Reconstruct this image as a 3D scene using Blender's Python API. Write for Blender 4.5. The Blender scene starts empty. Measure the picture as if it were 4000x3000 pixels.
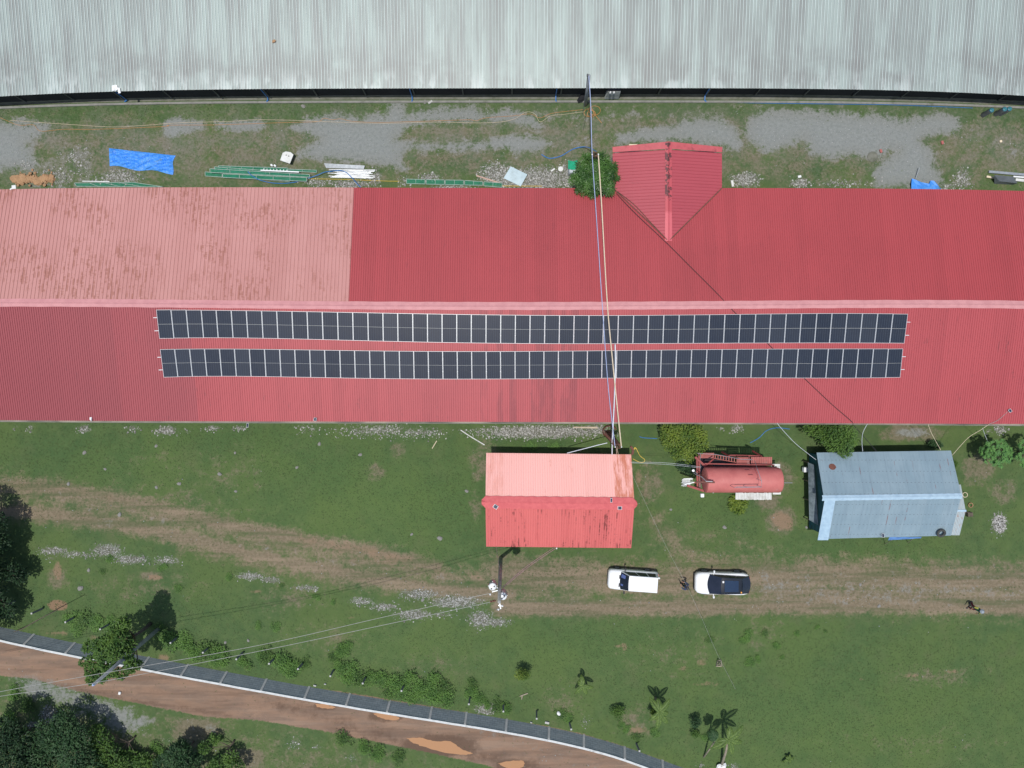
import bpy, math, random
import numpy as np
from mathutils import Vector, Matrix, Quaternion
random.seed(7); rng = np.random.default_rng(7)
scene = bpy.context.scene
COL = scene.collection

# ------------------------------------------------------------------ camera
HC = 58.0                      # drone height
FP = 2668.0                    # focal length in photo pixels (4000 px wide)
cam = bpy.data.cameras.new('drone_camera')
cam.sensor_width = 36.0; cam.lens = 36.0 * FP / 4000.0
cam.clip_start = 0.5; cam.clip_end = 3000
camo = bpy.data.objects.new('drone_camera', cam); COL.objects.link(camo)
camo.location = (0, 0, HC); camo.rotation_euler = (0, 0, 0)
scene.camera = camo
# ------------------------------------------------------------------ light
SUNV = Vector((-0.115, -0.105, 1.0)).normalized()      # towards the sun
w = bpy.data.worlds.new('World'); scene.world = w; w.use_nodes = True
wn = w.node_tree
for n in list(wn.nodes): wn.nodes.remove(n)
sky = wn.nodes.new('ShaderNodeTexSky'); sky.sky_type = 'NISHITA'; sky.sun_disc = False
sky.sun_elevation = math.asin(SUNV.z); sky.sun_rotation = math.atan2(SUNV.x, SUNV.y)
sky.air_density = 1.0; sky.dust_density = 1.5
bg = wn.nodes.new('ShaderNodeBackground'); bg.inputs[1].default_value = 0.115
wo = wn.nodes.new('ShaderNodeOutputWorld')
wn.links.new(sky.outputs[0], bg.inputs[0]); wn.links.new(bg.outputs[0], wo.inputs[0])
sl = bpy.data.lights.new('sun', 'SUN'); sl.energy = 3.15; sl.angle = math.radians(0.55); sl.color = (1, .97, .92)
so = bpy.data.objects.new('sun', sl); COL.objects.link(so)
so.rotation_euler = (-SUNV).to_track_quat('-Z', 'Y').to_euler(); so.location = (-10, -10, 90)
scene.view_settings.view_transform = 'Standard'; scene.view_settings.look = 'None'
scene.view_settings.exposure = 0.0; scene.view_settings.gamma = 1.0

# ------------------------------------------------------------------ helpers
def P(px, py, h=0.0):
    s = (HC - h) / FP
    return Vector(((px - 2000) * s, (1500 - py) * s, h))
def onsurf(px, py, zf):
    h = 4.0
    for _ in range(12):
        p = P(px, py, h); h = zf(p.x, p.y)
    return P(px, py, h)
def curve(pts):
    xs = [a for a, b in pts]; ys = [b for a, b in pts]
    return lambda x: float(np.interp(x, xs, ys))
def smooth_curve(pts, deg=4):
    c = np.polyfit([(a - 2000) / 2000 for a, b in pts], [b for a, b in pts], deg)
    return lambda x: float(np.polyval(c, max(-1.04, min(1.04, (x - 2000) / 2000))))

WORG = {}
def worg(o):
    v = Vector(o.location)
    p = o.parent
    while p: v += p.location; p = p.parent
    return v
def tag(o, label=None, cat=None, group=None, kind=None):
    if label: o['label'] = label
    if cat: o['category'] = cat
    if group: o['group'] = group
    if kind: o['kind'] = kind
    return o
def thing(name, label, cat, loc=(0, 0, 0), group=None):
    o = bpy.data.objects.new(name, None); COL.objects.link(o); o.location = loc
    o.empty_display_size = .2
    return tag(o, label, cat, group)
def dup(root, loc=None, rz=None, label=None, scale=None, mat=None):
    r = root.copy(); COL.objects.link(r)
    def rec(a, b):
        for ch in [x for x in a.children]:
            c = ch.copy(); COL.objects.link(c); c.parent = b; rec(ch, c)
    kids = list(root.children)
    for ch in kids:
        c = ch.copy(); COL.objects.link(c); c.parent = r
        for g in list(ch.children):
            d = g.copy(); COL.objects.link(d); d.parent = c
    if mat is not None: r.matrix_basis = mat
    if loc is not None: r.location = loc
    if rz is not None: r.rotation_euler = (0, 0, rz)
    if scale is not None: r.scale = scale if hasattr(scale, '__len__') else (scale,) * 3
    if label: r['label'] = label
    return r

class MB:
    def __init__(s): s.v = []; s.f = []; s.m = []; s.t = []
    def add(s, vs, fs, mi=0, tone=.5):
        b = len(s.v); s.v.extend([tuple(v) for v in vs])
        for f in fs: s.f.append(tuple(i + b for i in f)); s.m.append(mi); s.t.append(tone)
    def quad(s, a, b, c, d, mi=0, tone=.5): s.add([a, b, c, d], [(0, 1, 2, 3)], mi, tone)
    def box(s, c, size, rz=0, mi=0, rx=0, ry=0, M=None):
        if M is None: M = Matrix.Translation(c) @ Matrix.Rotation(rz, 4, 'Z') @ Matrix.Rotation(ry, 4, 'Y') @ Matrix.Rotation(rx, 4, 'X')
        x, y, z = [q / 2 for q in size]
        vs = [M @ Vector((i * x, j * y, k * z)) for i in (-1, 1) for j in (-1, 1) for k in (-1, 1)]
        s.add(vs, [(0, 1, 3, 2), (4, 6, 7, 5), (0, 4, 5, 1), (2, 3, 7, 6), (0, 2, 6, 4), (1, 5, 7, 3)], mi)
        return s
    def bevbox(s, c, size, b=.02, rz=0, mi=0, top=True):
        x, y, z = [q / 2 for q in size]; M = Matrix.Translation(c) @ Matrix.Rotation(rz, 4, 'Z')
        rings = []
        for (zz, ins) in ((-z, b), (-z + b, 0), (z - b, 0), (z, b)):
            X = x - ins; Y = y - ins
            ring = [(X - b, -Y), (X, -Y + b), (X, Y - b), (X - b, Y), (-X + b, Y), (-X, Y - b), (-X, -Y + b), (-X + b, -Y)]
            rings.append([M @ Vector((p[0], p[1], zz)) for p in ring])
        s.loft(rings, mi=mi, caps=True); return s
    def loft(s, rings, mi=0, caps=False, closed=True):
        n = len(rings[0]); vs = [v for r in rings for v in r]; fs = []
        m = n if closed else n - 1
        for i in range(len(rings) - 1):
            for j in range(m):
                k = (j + 1) % n
                fs.append((i * n + j, i * n + k, (i + 1) * n + k, (i + 1) * n + j))
        if caps:
            fs.append(tuple(range(n - 1, -1, -1))); fs.append(tuple((len(rings) - 1) * n + j for j in range(n)))
        s.add(vs, fs, mi)
        return s
    def bar(s, a, b, w=.05, h=None, mi=0, up=(0, 0, 1)):
        a = Vector(a); b = Vector(b); h = h or w; d = (b - a)
        if d.length < 1e-6: return s
        d.normalize(); u = Vector(up)
        if abs(d.dot(u)) > .97: u = Vector((1, 0, 0))
        sd = d.cross(u).normalized(); u = sd.cross(d)
        r = [[p + sd * (i * w / 2) + u * (j * h / 2) for i, j in ((-1, -1), (1, -1), (1, 1), (-1, 1))] for p in (a, b)]
        return s.loft(r, mi, True)
    def tube(s, pts, r, n=6, mi=0, caps=True):
        pts = [Vector(p) for p in pts]; R = r if hasattr(r, '__len__') else [r] * len(pts)
        rings = []; side = None
        for i, p in enumerate(pts):
            d = (pts[min(i + 1, len(pts) - 1)] - pts[max(i - 1, 0)])
            if d.length < 1e-9: d = Vector((0, 0, 1))
            d.normalize()
            if side is None:
                u = Vector((0, 0, 1)) if abs(d.z) < .9 else Vector((1, 0, 0)); side = d.cross(u).normalized()
            else:
                side = side - d * side.dot(d)
                side = side.normalized() if side.length > 1e-6 else d.orthogonal().normalized()
            up = side.cross(d)
            rings.append([p + (side * math.cos(a) + up * math.sin(a)) * R[i] for a in [2 * math.pi * k / n for k in range(n)]])
        return s.loft(rings, mi, caps)
    def lathe(s, c, prof, n=20, axis='Z', mi=0, M=None):
        M = M or Matrix.Translation(c)
        if axis == 'X': M = M @ Matrix.Rotation(math.pi / 2, 4, 'Y')
        if axis == 'Y': M = M @ Matrix.Rotation(-math.pi / 2, 4, 'X')
        rings = [[M @ Vector((r * math.cos(2 * math.pi * k / n), r * math.sin(2 * math.pi * k / n), z)) for k in range(n)] for r, z in prof]
        return s.loft(rings, mi, True)
    def blob(s, c, r, sq=(1, 1, 1), jit=.25, mi=0, seed=None, tone=.5):
        rd = random.Random(seed if seed is not None else random.random())
        vs = []; fs = []
        nl, nm = 4, 7
        vs.append(Vector((0, 0, 1)))
        for i in range(1, nl):
            t = math.pi * i / nl
            for j in range(nm):
                a = 2 * math.pi * j / nm + i * .4; q = 1 + rd.uniform(-jit, jit)
                vs.append(Vector((math.sin(t) * math.cos(a), math.sin(t) * math.sin(a), math.cos(t))) * q)
        vs.append(Vector((0, 0, -1)))
        for j in range(nm): fs.append((0, 1 + j, 1 + (j + 1) % nm))
        for i in range(nl - 2):
            for j in range(nm):
                a = 1 + i * nm + j; b = 1 + i * nm + (j + 1) % nm
                fs.append((a, a + nm, b + nm, b))
        e = len(vs) - 1; o = 1 + (nl - 2) * nm
        for j in range(nm): fs.append((e, o + (j + 1) % nm, o + j))
        rz = rd.uniform(0, 6.3); c = Vector(c)
        vs = [Matrix.Rotation(rz, 3, 'Z') @ Vector((v.x * sq[0], v.y * sq[1], v.z * sq[2])) * r + c for v in vs]
        s.add(vs, fs, mi, tone)
        return s
    def build(s, name, mats, parent=None, smooth=False, origin=None, tones=False):
        me = bpy.data.meshes.new(name)
        og = Vector((0, 0, 0))
        if parent is not None: og = worg(parent)
        elif origin is not None: og = Vector(origin)
        V = np.array(s.v, dtype=float) - np.array(og)
        me.from_pydata(V.tolist(), [], s.f)
        if not isinstance(mats, (list, tuple)): mats = [mats]
        for m in mats: me.materials.append(m)
        if len(mats) > 1: me.polygons.foreach_set('material_index', s.m)
        if smooth: me.polygons.foreach_set('use_smooth', [True] * len(s.f))
        if tones:
            at = me.attributes.new('tone', 'FLOAT', 'FACE'); at.data.foreach_set('value', s.t)
        me.update()
        o = bpy.data.objects.new(name, me); COL.objects.link(o)
        if parent is not None: o.parent = parent
        elif origin is not None: o.location = og
        return o

def smoothpts(pts, k=6):
    pts = [Vector(p) for p in pts]; out = []
    for i in range(len(pts) - 1):
        p0 = pts[max(i - 1, 0)]; p1 = pts[i]; p2 = pts[i + 1]; p3 = pts[min(i + 2, len(pts) - 1)]
        for j in range(k):
            t = j / k
            out.append(.5 * ((2 * p1) + (p2 - p0) * t + (2 * p0 - 5 * p1 + 4 * p2 - p3) * t * t + (3 * p1 - p0 - 3 * p2 + p3) * t ** 3))
    out.append(pts[-1]); return out

# ------------------------------------------------------------------ materials
class NT:
    def __init__(s, name):
        s.mat = bpy.data.materials.new(name); s.mat.use_nodes = True
        s.t = s.mat.node_tree; s.b = s.t.nodes['Principled BSDF']
    def n(s, ty, **k):
        nd = s.t.nodes.new(ty)
        for a, b in k.items(): setattr(nd, a, b)
        return nd
    def l(s, a, b): s.t.links.new(a, b)
    def put(s, sock, v):
        if isinstance(v, bpy.types.NodeSocket): s.l(v, sock)
        elif v is not None:
            if sock.type == 'RGBA' and hasattr(v, '__len__') and len(v) == 3: v = (*v, 1)
            sock.default_value = v
    def co(s, scale=None, kind='Object'):
        o = s.n('ShaderNodeTexCoord').outputs[kind]
        if scale is None: return o
        m = s.n('ShaderNodeMapping'); s.l(o, m.inputs[0]); m.inputs['Scale'].default_value = scale
        return m.outputs[0]
    def noise(s, scale, detail=6, rough=.6, vec=None, w=None):
        nd = s.n('ShaderNodeTexNoise'); s.put(nd.inputs['Vector'], vec if vec is not None else s.co())
        nd.inputs['Scale'].default_value = scale; nd.inputs['Detail'].default_value = detail; nd.inputs['Roughness'].default_value = rough
        return nd.outputs[0]
    def voro(s, scale, vec=None, out='Distance', rnd=1):
        nd = s.n('ShaderNodeTexVoronoi'); s.put(nd.inputs['Vector'], vec if vec is not None else s.co())
        nd.inputs['Scale'].default_value = scale; nd.inputs['Randomness'].default_value = rnd
        return nd.outputs[out]
    def m(s, op, a, b=None, c=None, clamp=False):
        nd = s.n('ShaderNodeMath', operation=op); nd.use_clamp = clamp
        s.put(nd.inputs[0], a)
        if b is not None: s.put(nd.inputs[1], b)
        if c is not None: s.put(nd.inputs[2], c)
        return nd.outputs[0]
    def step(s, v, a, b):          # smooth 0..1 between a and b
        nd = s.n('ShaderNodeMapRange'); nd.interpolation_type = 'SMOOTHSTEP'
        s.put(nd.inputs[0], v); nd.inputs[1].default_value = a; nd.inputs[2].default_value = b
        return nd.outputs[0]
    def mix(s, f, a, b, mode='MIX'):
        nd = s.n('ShaderNodeMix', data_type='RGBA', blend_type=mode)
        s.put(nd.inputs[0], f); s.put(nd.inputs[6], a); s.put(nd.inputs[7], b)
        return nd.outputs[2]
    def attr(s, name):
        nd = s.n('ShaderNodeAttribute'); nd.attribute_name = name; return nd.outputs['Fac']
    def sep(s, vec):
        nd = s.n('ShaderNodeSeparateXYZ'); s.l(vec, nd.inputs[0]); return nd.outputs
    def bump(s, h, dist=.02, st=1):
        nd = s.n('ShaderNodeBump'); nd.inputs['Strength'].default_value = st; nd.inputs['Distance'].default_value = dist
        s.put(nd.inputs['Height'], h); s.l(nd.outputs[0], s.b.inputs['Normal'])
    def done(s, col, rough=.7, metal=0, spec=None):
        s.put(s.b.inputs['Base Color'], col); s.put(s.b.inputs['Roughness'], rough); s.put(s.b.inputs['Metallic'], metal)
        if spec is not None: s.b.inputs['Specular IOR Level'].default_value = spec
        return s.mat

def mottled(name, c1, c2, scale=3, rough=.7, metal=0, bump=0, spec=None, detail=6, stretch=None, grime=None):
    t = NT(name); v = t.co(stretch) if stretch else t.co()
    f = t.step(t.noise(scale, detail, .6, v), .3, .7)
    col = t.mix(f, c1, c2)
    if grime:
        g = t.step(t.noise(scale * .5, 8, .7, v), .55, .72); col = t.mix(t.m('MULTIPLY', g, .8), col, grime)
    if bump: t.bump(t.noise(scale * 8, 4, .6, v), bump)
    return t.done(col, rough, metal, spec)

def mul(c, k): return tuple(x * k for x in c)
M_red = None
def roof_mat(name, base, dark, stain, pitch, amt=.5, streak=1.0, lap=None, rough=.55, axis=0, box=None, rust=None, rustamt=.0, bands=0, blotlo=.58, bly=.5, blx=2.6):
    """painted corrugated sheet: sheet-to-sheet tone, streaks running down the slope, stains"""
    t = NT(name); o = t.co(); X = t.sep(o)[axis]
    sc = [7, .35, 1] if axis == 0 else [.35, 7, 1]
    # streaks follow the single ribs: quantise across the slope
    qx = t.m('MULTIPLY', t.m('FLOOR', t.m('DIVIDE', X, pitch * .5)), pitch * .5)
    cb = t.n('ShaderNodeCombineXYZ'); t.l(qx, cb.inputs[0]); t.l(t.sep(o)[1 - axis], cb.inputs[1]); qv = cb.outputs[0]
    def qn(a, b, det=6, ro=.65):
        mp_ = t.n('ShaderNodeMapping'); t.l(qv, mp_.inputs[0]); mp_.inputs['Scale'].default_value = (a, b, 1); return t.noise(1.0, det, ro, mp_.outputs[0])
    st = qn(6, .30)
    sc2 = [1.0, .05, 1] if axis == 0 else [.05, 1.0, 1]
    sheet = t.n('ShaderNodeTexWhiteNoise', noise_dimensions='1D'); t.put(sheet.inputs['W'], t.m('FLOOR', t.m('DIVIDE', X, pitch * 5)))
    col = t.mix(t.m('MULTIPLY', sheet.outputs[0], .35), base, dark)
    col = t.mix(t.m('MULTIPLY', t.step(st, .5, .75), amt), col, dark)
    big = t.noise(.13, 5, .6)
    col = t.mix(t.m('MULTIPLY', t.step(big, .45, .7), .35), col, dark)
    blot = t.m('MULTIPLY', t.step(qn(blx, bly, 8, .75), blotlo, blotlo + .08), t.step(t.noise(.25, 3, .5), .42, .56))
    col = t.mix(t.m('MULTIPLY', blot, streak), col, stain)
    if bands == 1:      # sheets of an older, dirtier batch
        def rng_(a, b): return t.m('MULTIPLY', t.step(X, a - .02, a + .02), t.step(X, b + .02, b - .02))
        col = t.mix(t.m('MULTIPLY', t.step(X, -24.7, -24.8), .55), col, (.27, .062, .075))
        col = t.mix(t.m('MULTIPLY', t.step(X, -30.5, -30.9), .3), col, (.24, .06, .07))
        nz = t.step(t.noise(1, 5, .6, t.co((1.5, .3, 1))), .35, .6)
        for a, b in ((-2.5, -1.85), (-1.2, -.7), (-.2, .35), (1.5, 3.25), (3.8, 5.1)): col = t.mix(t.m('MULTIPLY', t.m('MULTIPLY', rng_(a, b), nz), .6), col, (.24, .05, .06))
    if bands == 2:
        def rng_(a, b): return t.m('MULTIPLY', t.step(X, a - .02, a + .02), t.step(X, b + .02, b - .02))
        nz = t.step(t.noise(1, 7, .7, t.co((3, .6, 1))), .38, .6)
        for a, b, q in ((4.25, 5.75, .85), (-6.5, -4.6, .25)): col = t.mix(t.m('MULTIPLY', t.m('MULTIPLY', rng_(a, b), nz), q), col, (.55, .17, .09))
    # darker line along one side of each rib
    fr = t.m('FRACT', t.m('ADD', t.m('DIVIDE', X, pitch), 100.0))
    groove = t.m('MULTIPLY', t.step(fr, .93, .97), .45)
    col = t.mix(groove, col, mul(dark, .45))
    if rust:
        r = t.step(t.noise(1.0, 8, .7, t.co([1.6, .45, 1])), .55, .62)
        col = t.mix(t.m('MULTIPLY', r, rustamt), col, rust)
    fine = t.noise(14, 3, .7)
    col = t.mix(t.m('MULTIPLY', t.step(fine, .5, .8), .18), col, mul(base, 1.25))
    W_ = t.sep(o)[1 - axis]
    scr = t.m('MULTIPLY', t.m('MULTIPLY', t.step(t.m('FRACT', t.m('ADD', t.m('DIVIDE', W_, 1.35), 50.0)), .03, .01), t.step(t.m('ABSOLUTE', t.m('SUBTRACT', fr, .5)), .12, .06)), .35)
    col = t.mix(scr, col, mul(dark, .4))
    return t.done(col, rough, 0, .35)

MAT = {}
MAT['roof_red'] = roof_mat('red_painted_roof', (.405, .068, .076), (.31, .054, .060), (.20, .045, .055), .176, .45, .25, rough=.5)
MAT['roof_red_s'] = roof_mat('red_painted_roof_south', (.43, .083, .092), (.32, .06, .068), (.19, .055, .06), .176, .55, .5, rough=.5, bands=1)
MAT['roof_pink'] = roof_mat('faded_pink_roof', (.53, .262, .238), (.43, .19, .17), (.34, .14, .105), .29, .75, .75, rough=.8, blotlo=.50, bly=.6, blx=7)
MAT['cap_pink'] = mottled('pink_ridge_cap', (.62, .29, .29), (.54, .24, .245), 2, .6)
MAT['cap_red'] = mottled('red_ridge_cap', (.52, .10, .11), (.44, .08, .09), 3, .6, grime=(.25, .05, .05))
MAT['wing_red'] = roof_mat('wing_red_roof', (.42, .075, .095), (.33, .055, .07), (.2, .045, .05), .25, .4, .2, axis=1)
MAT['salmon'] = roof_mat('salmon_roof', (.86, .47, .42), (.78, .40, .35), (.62, .22, .15), .19, .4, .5, rough=.75, bands=2)
MAT['coral'] = roof_mat('coral_roof', (.64, .155, .145), (.50, .105, .10), (.19, .045, .04), .19, .8, .85, rough=.7, blotlo=.53, bly=.4, blx=6)
MAT['white_wall'] = mottled('painted_wall', (.55, .53, .48), (.45, .43, .39), 1.5, .8, grime=(.3, .28, .24))
MAT['concrete'] = mottled('weathered_concrete', (.27, .265, .24), (.2, .2, .18), 2, .9, bump=.01, grime=(.11, .12, .08))
MAT['conc_dark'] = mottled('mossy_concrete', (.20, .20, .165), (.12, .125, .09), 1.5, .9, bump=.01, grime=(.07, .08, .05))
MAT['conc_light'] = mottled('pale_concrete', (.50, .50, .48), (.40, .40, .38), 3, .85)
MAT['black_net'] = mottled('black_curtain', (.010, .011, .014), (.018, .019, .022), 1, .9)
MAT['alu'] = mottled('aluminium', (.80, .82, .82), (.70, .72, .73), 5, .35, .15)
MAT['steel'] = mottled('galvanised_steel', (.45, .48, .5), (.34, .37, .39), 4, .4, .5)
MAT['dark_steel'] = mottled('dark_steel', (.12, .125, .13), (.08, .085, .09), 4, .5, .4)
MAT['white'] = mottled('white_paint', (.82, .83, .82), (.74, .75, .74), 3, .4)
MAT['white_dirty'] = mottled('dirty_white', (.72, .73, .70), (.58, .58, .54), 2, .6, grime=(.4, .38, .32))
MAT['red_paint'] = mottled('red_oxide_paint', (.33, .06, .055), (.24, .045, .04), 3, .6, grime=(.15, .04, .03))
MAT['red_plank'] = mottled('red_planks', (.44, .14, .12), (.33, .09, .08), 2, .75, grime=(.5, .38, .34))
MAT['rust'] = mottled('rusty_steel', (.20, .08, .055), (.12, .05, .04), 6, .85, grime=(.08, .04, .035))
MAT['blue_plastic'] = mottled('blue_pipe', (.05, .22, .55), (.04, .17, .45), 4, .4)
MAT['cream_rope'] = mottled('cream_cable', (.78, .66, .48), (.66, .54, .38), 6, .7)
MAT['white_cable'] = mottled('white_cable', (.75, .78, .82), (.62, .66, .72), 6, .6)
MAT['blue_cable'] = mottled('pale_blue_cable', (.42, .50, .72), (.35, .42, .62), 6, .6)
MAT['grey_cable'] = mottled('grey_wire', (.42, .42, .40), (.32, .32, .30), 6, .6)
MAT['black_cable'] = mottled('black_cable', (.035, .03, .03), (.02, .02, .02), 6, .6)
MAT['pink_cable'] = mottled('pinkish_cable', (.52, .30, .34), (.42, .24, .28), 6, .6)
MAT['orange_cord'] = mottled('orange_cord', (.62, .30, .10), (.52, .24, .09), 2, .6)
MAT['yellow_cord'] = mottled('yellow_hose', (.66, .48, .08), (.56, .40, .07), 2, .6)
MAT['bark'] = mottled('bark', (.14, .11, .08), (.08, .065, .05), 5, .9, bump=.02)
MAT['palebark'] = mottled('pale_trunk', (.38, .33, .24), (.22, .19, .14), 5, .9, bump=.02, stretch=(1, 1, 3))
MAT['pole_wood'] = mottled('grey_pole', (.36, .36, .33), (.22, .22, .20), 3, .85, bump=.01)
MAT['pole_conc'] = mottled('concrete_pole', (.34, .36, .37), (.24, .26, .27), 3, .85, bump=.01)
MAT['stone'] = None
t = NT('pale_stones'); MAT['stone'] = t.done(t.mix(t.attr('tone'), (.16, .155, .14), (.50, .49, .46)), .85)
t = NT('grey_stones'); MAT['gstone'] = t.done(t.mix(t.attr('tone'), (.17, .19, .19), (.38, .39, .38)), .85)
MAT['soilpile'] = mottled('ochre_soil', (.46, .28, .15), (.36, .21, .11), 3, .95, bump=.04)
def leafmat(name, a, b, rough=.55, tr=.25):
    t = NT(name); col = t.mix(t.attr('tone'), a, b)
    col = t.mix(t.m('MULTIPLY', t.noise(1.5, 3, .5), .35), col, mul(a, .8))
    m = t.done(col, rough, 0, .35)
    if tr:
        tb = t.n('ShaderNodeBsdfTranslucent'); t.put(tb.inputs[0], col)
        ms = t.n('ShaderNodeMixShader'); ms.inputs[0].default_value = tr
        out = [n for n in t.t.nodes if n.type == 'OUTPUT_MATERIAL'][0]
        t.l(t.b.outputs[0], ms.inputs[1]); t.l(tb.outputs[0], ms.inputs[2]); t.l(ms.outputs[0], out.inputs[0])
    return m
MAT['leaf_deep'] = leafmat('deep_green_leaves', (.03, .085, .02), (.12, .25, .05), .4)
MAT['leaf_yel'] = leafmat('yellow_green_leaves', (.075, .145, .025), (.28, .36, .06))
MAT['leaf_mid'] = leafmat('mid_green_leaves', (.045, .11, .025), (.15, .26, .05))
MAT['leaf_dark'] = leafmat('dark_leaves', (.016, .045, .02), (.05, .105, .04))
MAT['leaf_soft'] = leafmat('soft_green_leaves', (.05, .16, .05), (.20, .40, .10))
MAT['leaf_palm'] = leafmat('palm_leaves', (.06, .13, .03), (.25, .35, .09))
MAT['leaf_shrub'] = leafmat('shrub_leaves', (.06, .145, .028), (.17, .32, .06))
MAT['grassblade'] = leafmat('grass_blades', (.06, .105, .038), (.125, .165, .058), .8, .3)

# ------------------------------------------------------------------ ground
def sd_poly(X, Y, pts):
    n = len(pts); ins = np.zeros(X.shape, bool); d = np.full(X.shape, 1e9)
    for i in range(n):
        x0, y0 = pts[i]; x1, y1 = pts[(i + 1) % n]
        dx, dy = x1 - x0, y1 - y0; L = dx * dx + dy * dy + 1e-12
        tt = np.clip(((X - x0) * dx + (Y - y0) * dy) / L, 0, 1)
        d = np.minimum(d, (X - x0 - tt * dx) ** 2 + (Y - y0 - tt * dy) ** 2)
        c = ((y0 > Y) != (y1 > Y)) & (X < (x1 - x0) * (Y - y0) / ((y1 - y0) + 1e-12) + x0)
        ins ^= c
    d = np.sqrt(d); return np.where(ins, d, -d)
def d_line(X, Y, pts):
    d = np.full(X.shape, 1e9)
    for i in range(len(pts) - 1):
        x0, y0 = pts[i]; x1, y1 = pts[i + 1]
        dx, dy = x1 - x0, y1 - y0; L = dx * dx + dy * dy + 1e-12
        tt = np.clip(((X - x0) * dx + (Y - y0) * dy) / L, 0, 1)
        d = np.minimum(d, (X - x0 - tt * dx) ** 2 + (Y - y0 - tt * dy) ** 2)
    return np.sqrt(d)

fx = np.arange(-46, 46.01, .22); fy = np.arange(-35, 35.01, .22)
far = np.array([52, 60, 75, 100, 150, 250, 450, 800.])
gx = np.concatenate([-far[::-1], fx, far]); gy = np.concatenate([-far[::-1], fy, far])
GX, GY = np.meshgrid(gx, gy)
K = HC / FP
PX = GX / K + 2000; PY = 1500 - GY / K          # pixel coords of ground points: masks are drawn on the ground plan
def soft(sd, wpx): return np.clip(sd / (wpx * 2.0) * .5 + .5, 0, 1)
mk = {k: np.zeros(GX.shape) for k in ('gravel', 'dry', 'soil', 'rub', 'road', 'lush', 'mud', 'wear', 'trk', 'dust', 'fresh')}
def poly(k, pts, v=1, s=30): mk[k] = np.maximum(mk[k], v * soft(sd_poly(PX, PY, pts), s))
def line(k, pts, wd, v=1, s=30): mk[k] = np.maximum(mk[k], v * soft(wd / 2 - d_line(PX, PY, pts), s))
def ell(k, x, y, rx, ry, v=1, s=.4, a=0):
    c, sn = math.cos(a), math.sin(a); u = (PX - x) * c + (PY - y) * sn; q = -(PX - x) * sn + (PY - y) * c
    r = np.sqrt((u / rx) ** 2 + (q / ry) ** 2); mk[k] = np.maximum(mk[k], v * np.clip((1 - r) / s * .5 + .5, 0, 1))
def cut(k, pts, v=1, s=30): mk[k] = mk[k] * (1 - v * soft(sd_poly(PX, PY, pts), s))
# north yard
poly('dry', [(-400, 425), (4400, 425), (4400, 760), (-400, 760)], .52, 60); poly('dust', [(-400, 440), (2000, 425), (4400, 450), (4400, 640), (3300, 660), (2900, 600), (2300, 620), (1200, 640), (-400, 760)], 1, 60)
line('lush', [(-300, 430), (300, 425), (900, 405), (1500, 420), (2000, 415)], 45, .9, 30)
line('lush', [(2350, 420), (2800, 415), (3300, 425), (3800, 440), (4200, 450)], 50, .9, 30)
line('dry', [(150, 560), (640, 570), (1100, 530)], 110, .75, 60)
line('dry', [(1580, 520), (2000, 520), (2300, 500), (2650, 480)], 60, .85, 40)
line('dry', [(2850, 480), (2960, 510)], 50, .9, 30)
line('dry', [(3650, 560), (3900, 520), (4000, 640)], 160, .7, 80)
line('dry', [(1580, 600), (2000, 620), (2300, 590)], 60, .7, 60)
poly('gravel', [(-200, 480), (110, 470), (190, 490), (175, 520), (105, 555), (130, 600), (150, 640), (110, 665), (-200, 665)])
poly('gravel', [(640, 470), (690, 458), (790, 475), (795, 500), (720, 520), (680, 547), (640, 520)], 1, 20)
poly('gravel', [(840, 478), (1000, 468), (1040, 480), (1020, 505), (930, 510), (850, 500)], 1, 20)
poly('gravel', [(1140, 500), (1200, 465), (1330, 440), (1400, 455), (1505, 445), (1503, 400), (1575, 400), (1590, 450), (1640, 430), (1700, 425), (1850, 412), (1880, 440), (2000, 430), (2090, 450), (2110, 500), (2000, 478), (1850, 470), (1700, 475), (1600, 490), (1550, 540), (1580, 558), (1700, 562), (1900, 550), (2000, 525), (2100, 535), (2150, 560), (2110, 590), (2020, 600), (1950, 578), (1800, 585), (1590, 585), (1560, 620), (1585, 660), (1540, 655), (1450, 640), (1300, 628), (1165, 612), (1180, 580), (1250, 545), (1200, 520)], 1, 26)
line('gravel', [(2000, 445), (2200, 460), (2500, 445), (2800, 450), (2860, 440)], 44, .62, 40)
poly('gravel', [(2410, 560), (2395, 532), (2500, 505), (2640, 490), (2660, 470), (2800, 462), (2870, 495), (2895, 560), (2880, 590), (2800, 568), (2640, 548), (2560, 556)], 1, 24)
line('gravel', [(2080, 590), (2250, 560), (2400, 545)], 40, .55, 30)
poly('gravel', [(2955, 440), (3000, 425), (3200, 432), (3470, 447), (3520, 470), (3660, 440), (3750, 462), (3745, 510), (3640, 532), (3600, 545), (3640, 585), (3650, 640), (3690, 730), (3420, 730), (3400, 680), (3440, 635), (3510, 590), (3480, 588), (3420, 620), (3330, 605), (3240, 620), (3170, 600), (3140, 548), (3100, 562), (3000, 600), (2935, 560), (2900, 500)], 1, 26)
poly('gravel', [(3700, 500), (3860, 480), (4000, 560), (4200, 600), (4000, 650), (3820, 600)], .5, 50)
line('gravel', [(170, 640), (330, 600), (350, 700), (300, 740), (150, 730)], 70, .62, 50)
line('gravel', [(1070, 500), (1100, 560), (1140, 620)], 90, .48, 50)
ell('lush', 3150, 640, 120, 60, .8); ell('lush', 3400, 620, 90, 50, .8); ell('lush', 1750, 640, 220, 60, .6); ell('lush', 2650, 560, 250, 30, .5)
ell('soil', 190, 700, 30, 14, .9)
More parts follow.
